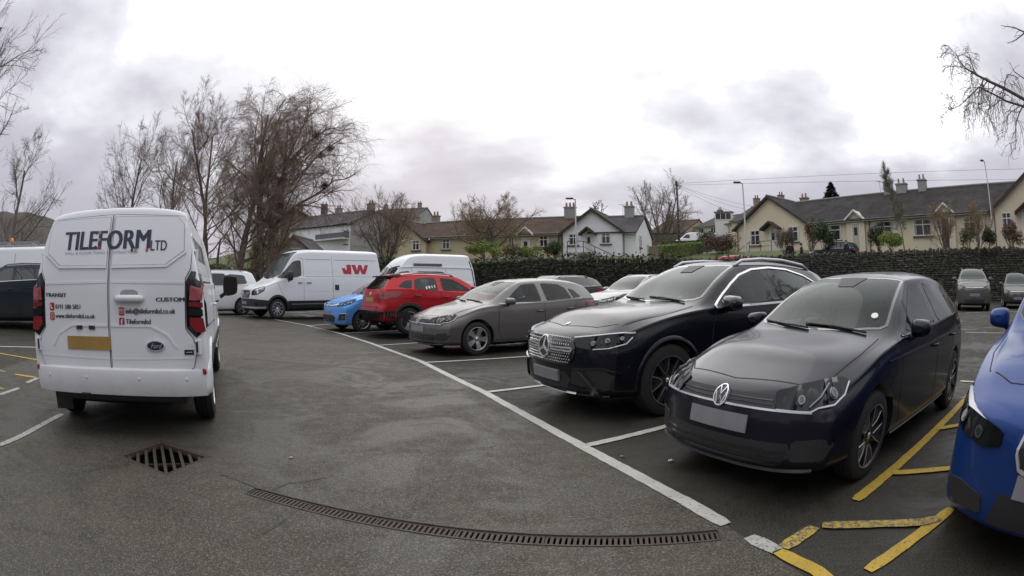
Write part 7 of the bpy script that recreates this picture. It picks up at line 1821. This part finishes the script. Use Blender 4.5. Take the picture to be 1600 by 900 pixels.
camper_van((-6.16, 20.9), 37.9, z=.0)
tiling_van((-5.84, 7.59), 300.1)
blue_premium((2.19, .75), 18.5, P_blue, 'bright blue car cut off by the right edge beyond the yellow hatching')
far_car((-.4, 19.2), 36, P_dgrey, 'grey SUV with dark rear pillar, seen over the grey hatchback roof', L=4.37, H=1.58, name='parked_suv', z=.08)
far_car((2.3, 17.0), 30, P_silver, 'silver grey car showing its windscreen left of the black SUV', L=4.4, H=1.5, style='car')
far_car((16.37, 11.84), 40, P_dgrey, 'dark grey SUV with roof rails nose out against the stone wall', L=4.4, H=1.6, W=1.8, name='parked_suv')
far_car((19.9, 11.2), 34, P_dgrey, 'dark hatchback at the right edge against the stone wall', L=4.1, H=1.5, W=1.76, rails=False, style='car')
far_car((-14.5, 6.0), 41.6, P_navy, 'dark teal estate with silver window line, half hidden behind the white panel van', L=4.75, H=1.6, name='parked_estate')
far_car((-14.2, 17.2), 38, P_wcar, 'white pickup style SUV with big black wheel left of the delivery van', L=4.9, H=1.78, W=1.9, name='parked_suv')
# vehicles up on the road behind the wall
p = at(1268, 378, 37); far_car((p.x-.9, p.y-.6), -25, P_black, 'dark car on the upper path mostly hidden by wall and evergreen bush', L=4.2, H=1.5, rails=False, style='car', z=p.z-1.5)
p = at(1131, 398.5, 31); far_car((p.x-1.9, p.y+.9), -25, P_red, 'red car whose roof just shows over the stone wall', L=4.1, H=1.48, rails=False, style='car', z=p.z-1.5)
p = at(1084, 363.5, 58)
W3 = paint('van_white_paint3', (.66, .67, .68)); sp = van_spec(5.2, 1.95, 2.0, (1.0, 4.1), .33, waist=1.25, topw=.75, z0=.35)
c = Car('panel_van', sp, (p.x-2.6, p.y+.4), -8, W3, 'small white van parked far off below the cream dormer house', 'van', z=p.z-2.0)
c.patch('windscreen', 'T', [(1.05, -.6), (1.05, .6), (1.7, .6), (1.7, -.6)], M_screen, .006)
for fr in 'PN': c.patch('side_window', fr, [(1.2, 1.35), (1.6, 1.7), (2.0, 1.72), (2.0, 1.32)], M_glass, .006); c.stripjoin('door_seam', [(fr, [(2.1, .5), (2.1, 1.75)], .014, .002), (fr, [(3.6, .5), (3.6, 1.75)], .014, .002)], M_seam)
front_wheels(c, 'steel', .33, .2)
W4 = W3; sp = van_spec(5.0, 1.95, 2.0, (1.0, 4.0), .33, waist=1.25, topw=.78, z0=.35, cowl=.9, cowlz=1.2)
p = at(22, 386.5, 16.5); c = Car('work_van', sp, (p.x-2.2, p.y-2.2), 41.6, W4, 'white van with roof bar and orange beacon behind the dark teal estate', 'van', z=p.z-2.02)
c.patch('windscreen', 'T', [(1.05, -.6), (1.05, .6), (1.7, .6), (1.7, -.6)], M_screen, .006)
for fr in 'PN':
    c.patch('side_window', fr, [(1.25, 1.28), (1.65, 1.70), (1.8, 1.74), (2.15, 1.74), (2.15, 1.26)], M_glass, .006); c.stripjoin('door_seam', [(fr, [(2.25, .5), (2.25, 1.78)], .014, .002), (fr, [(3.5, .5), (3.5, 1.78)], .014, .002)], M_seam); c.patch('side_panel', fr, [(2.4, 1.3), (3.4, 1.3), (3.4, 1.68), (2.4, 1.68)], W4, .006)
front_wheels(c, 'steel', .33, .2)
b = MB(); b.box((3.0, -.55, 2.10), (2.8, .05, .05)); b.box((3.0, .55, 2.10), (2.8, .05, .05))
for x in (1.9, 3.0, 4.1): b.box((x, 0, 2.07), (.04, 1.2, .04)); b.box((x, -.55, 2.0), (.04, .04, .14)); b.box((x, .55, 2.0), (.04, .04, .14))
b.out('roof_rack', M_galv, c.root)
b = MB(); b.lathe([(.08, 2.12), (.08, 2.16), (.06, 2.22), (.001, 2.24)], 'z', (3.2, -.45, 0), 12); b.out('beacon', M_amber, c.root, True)
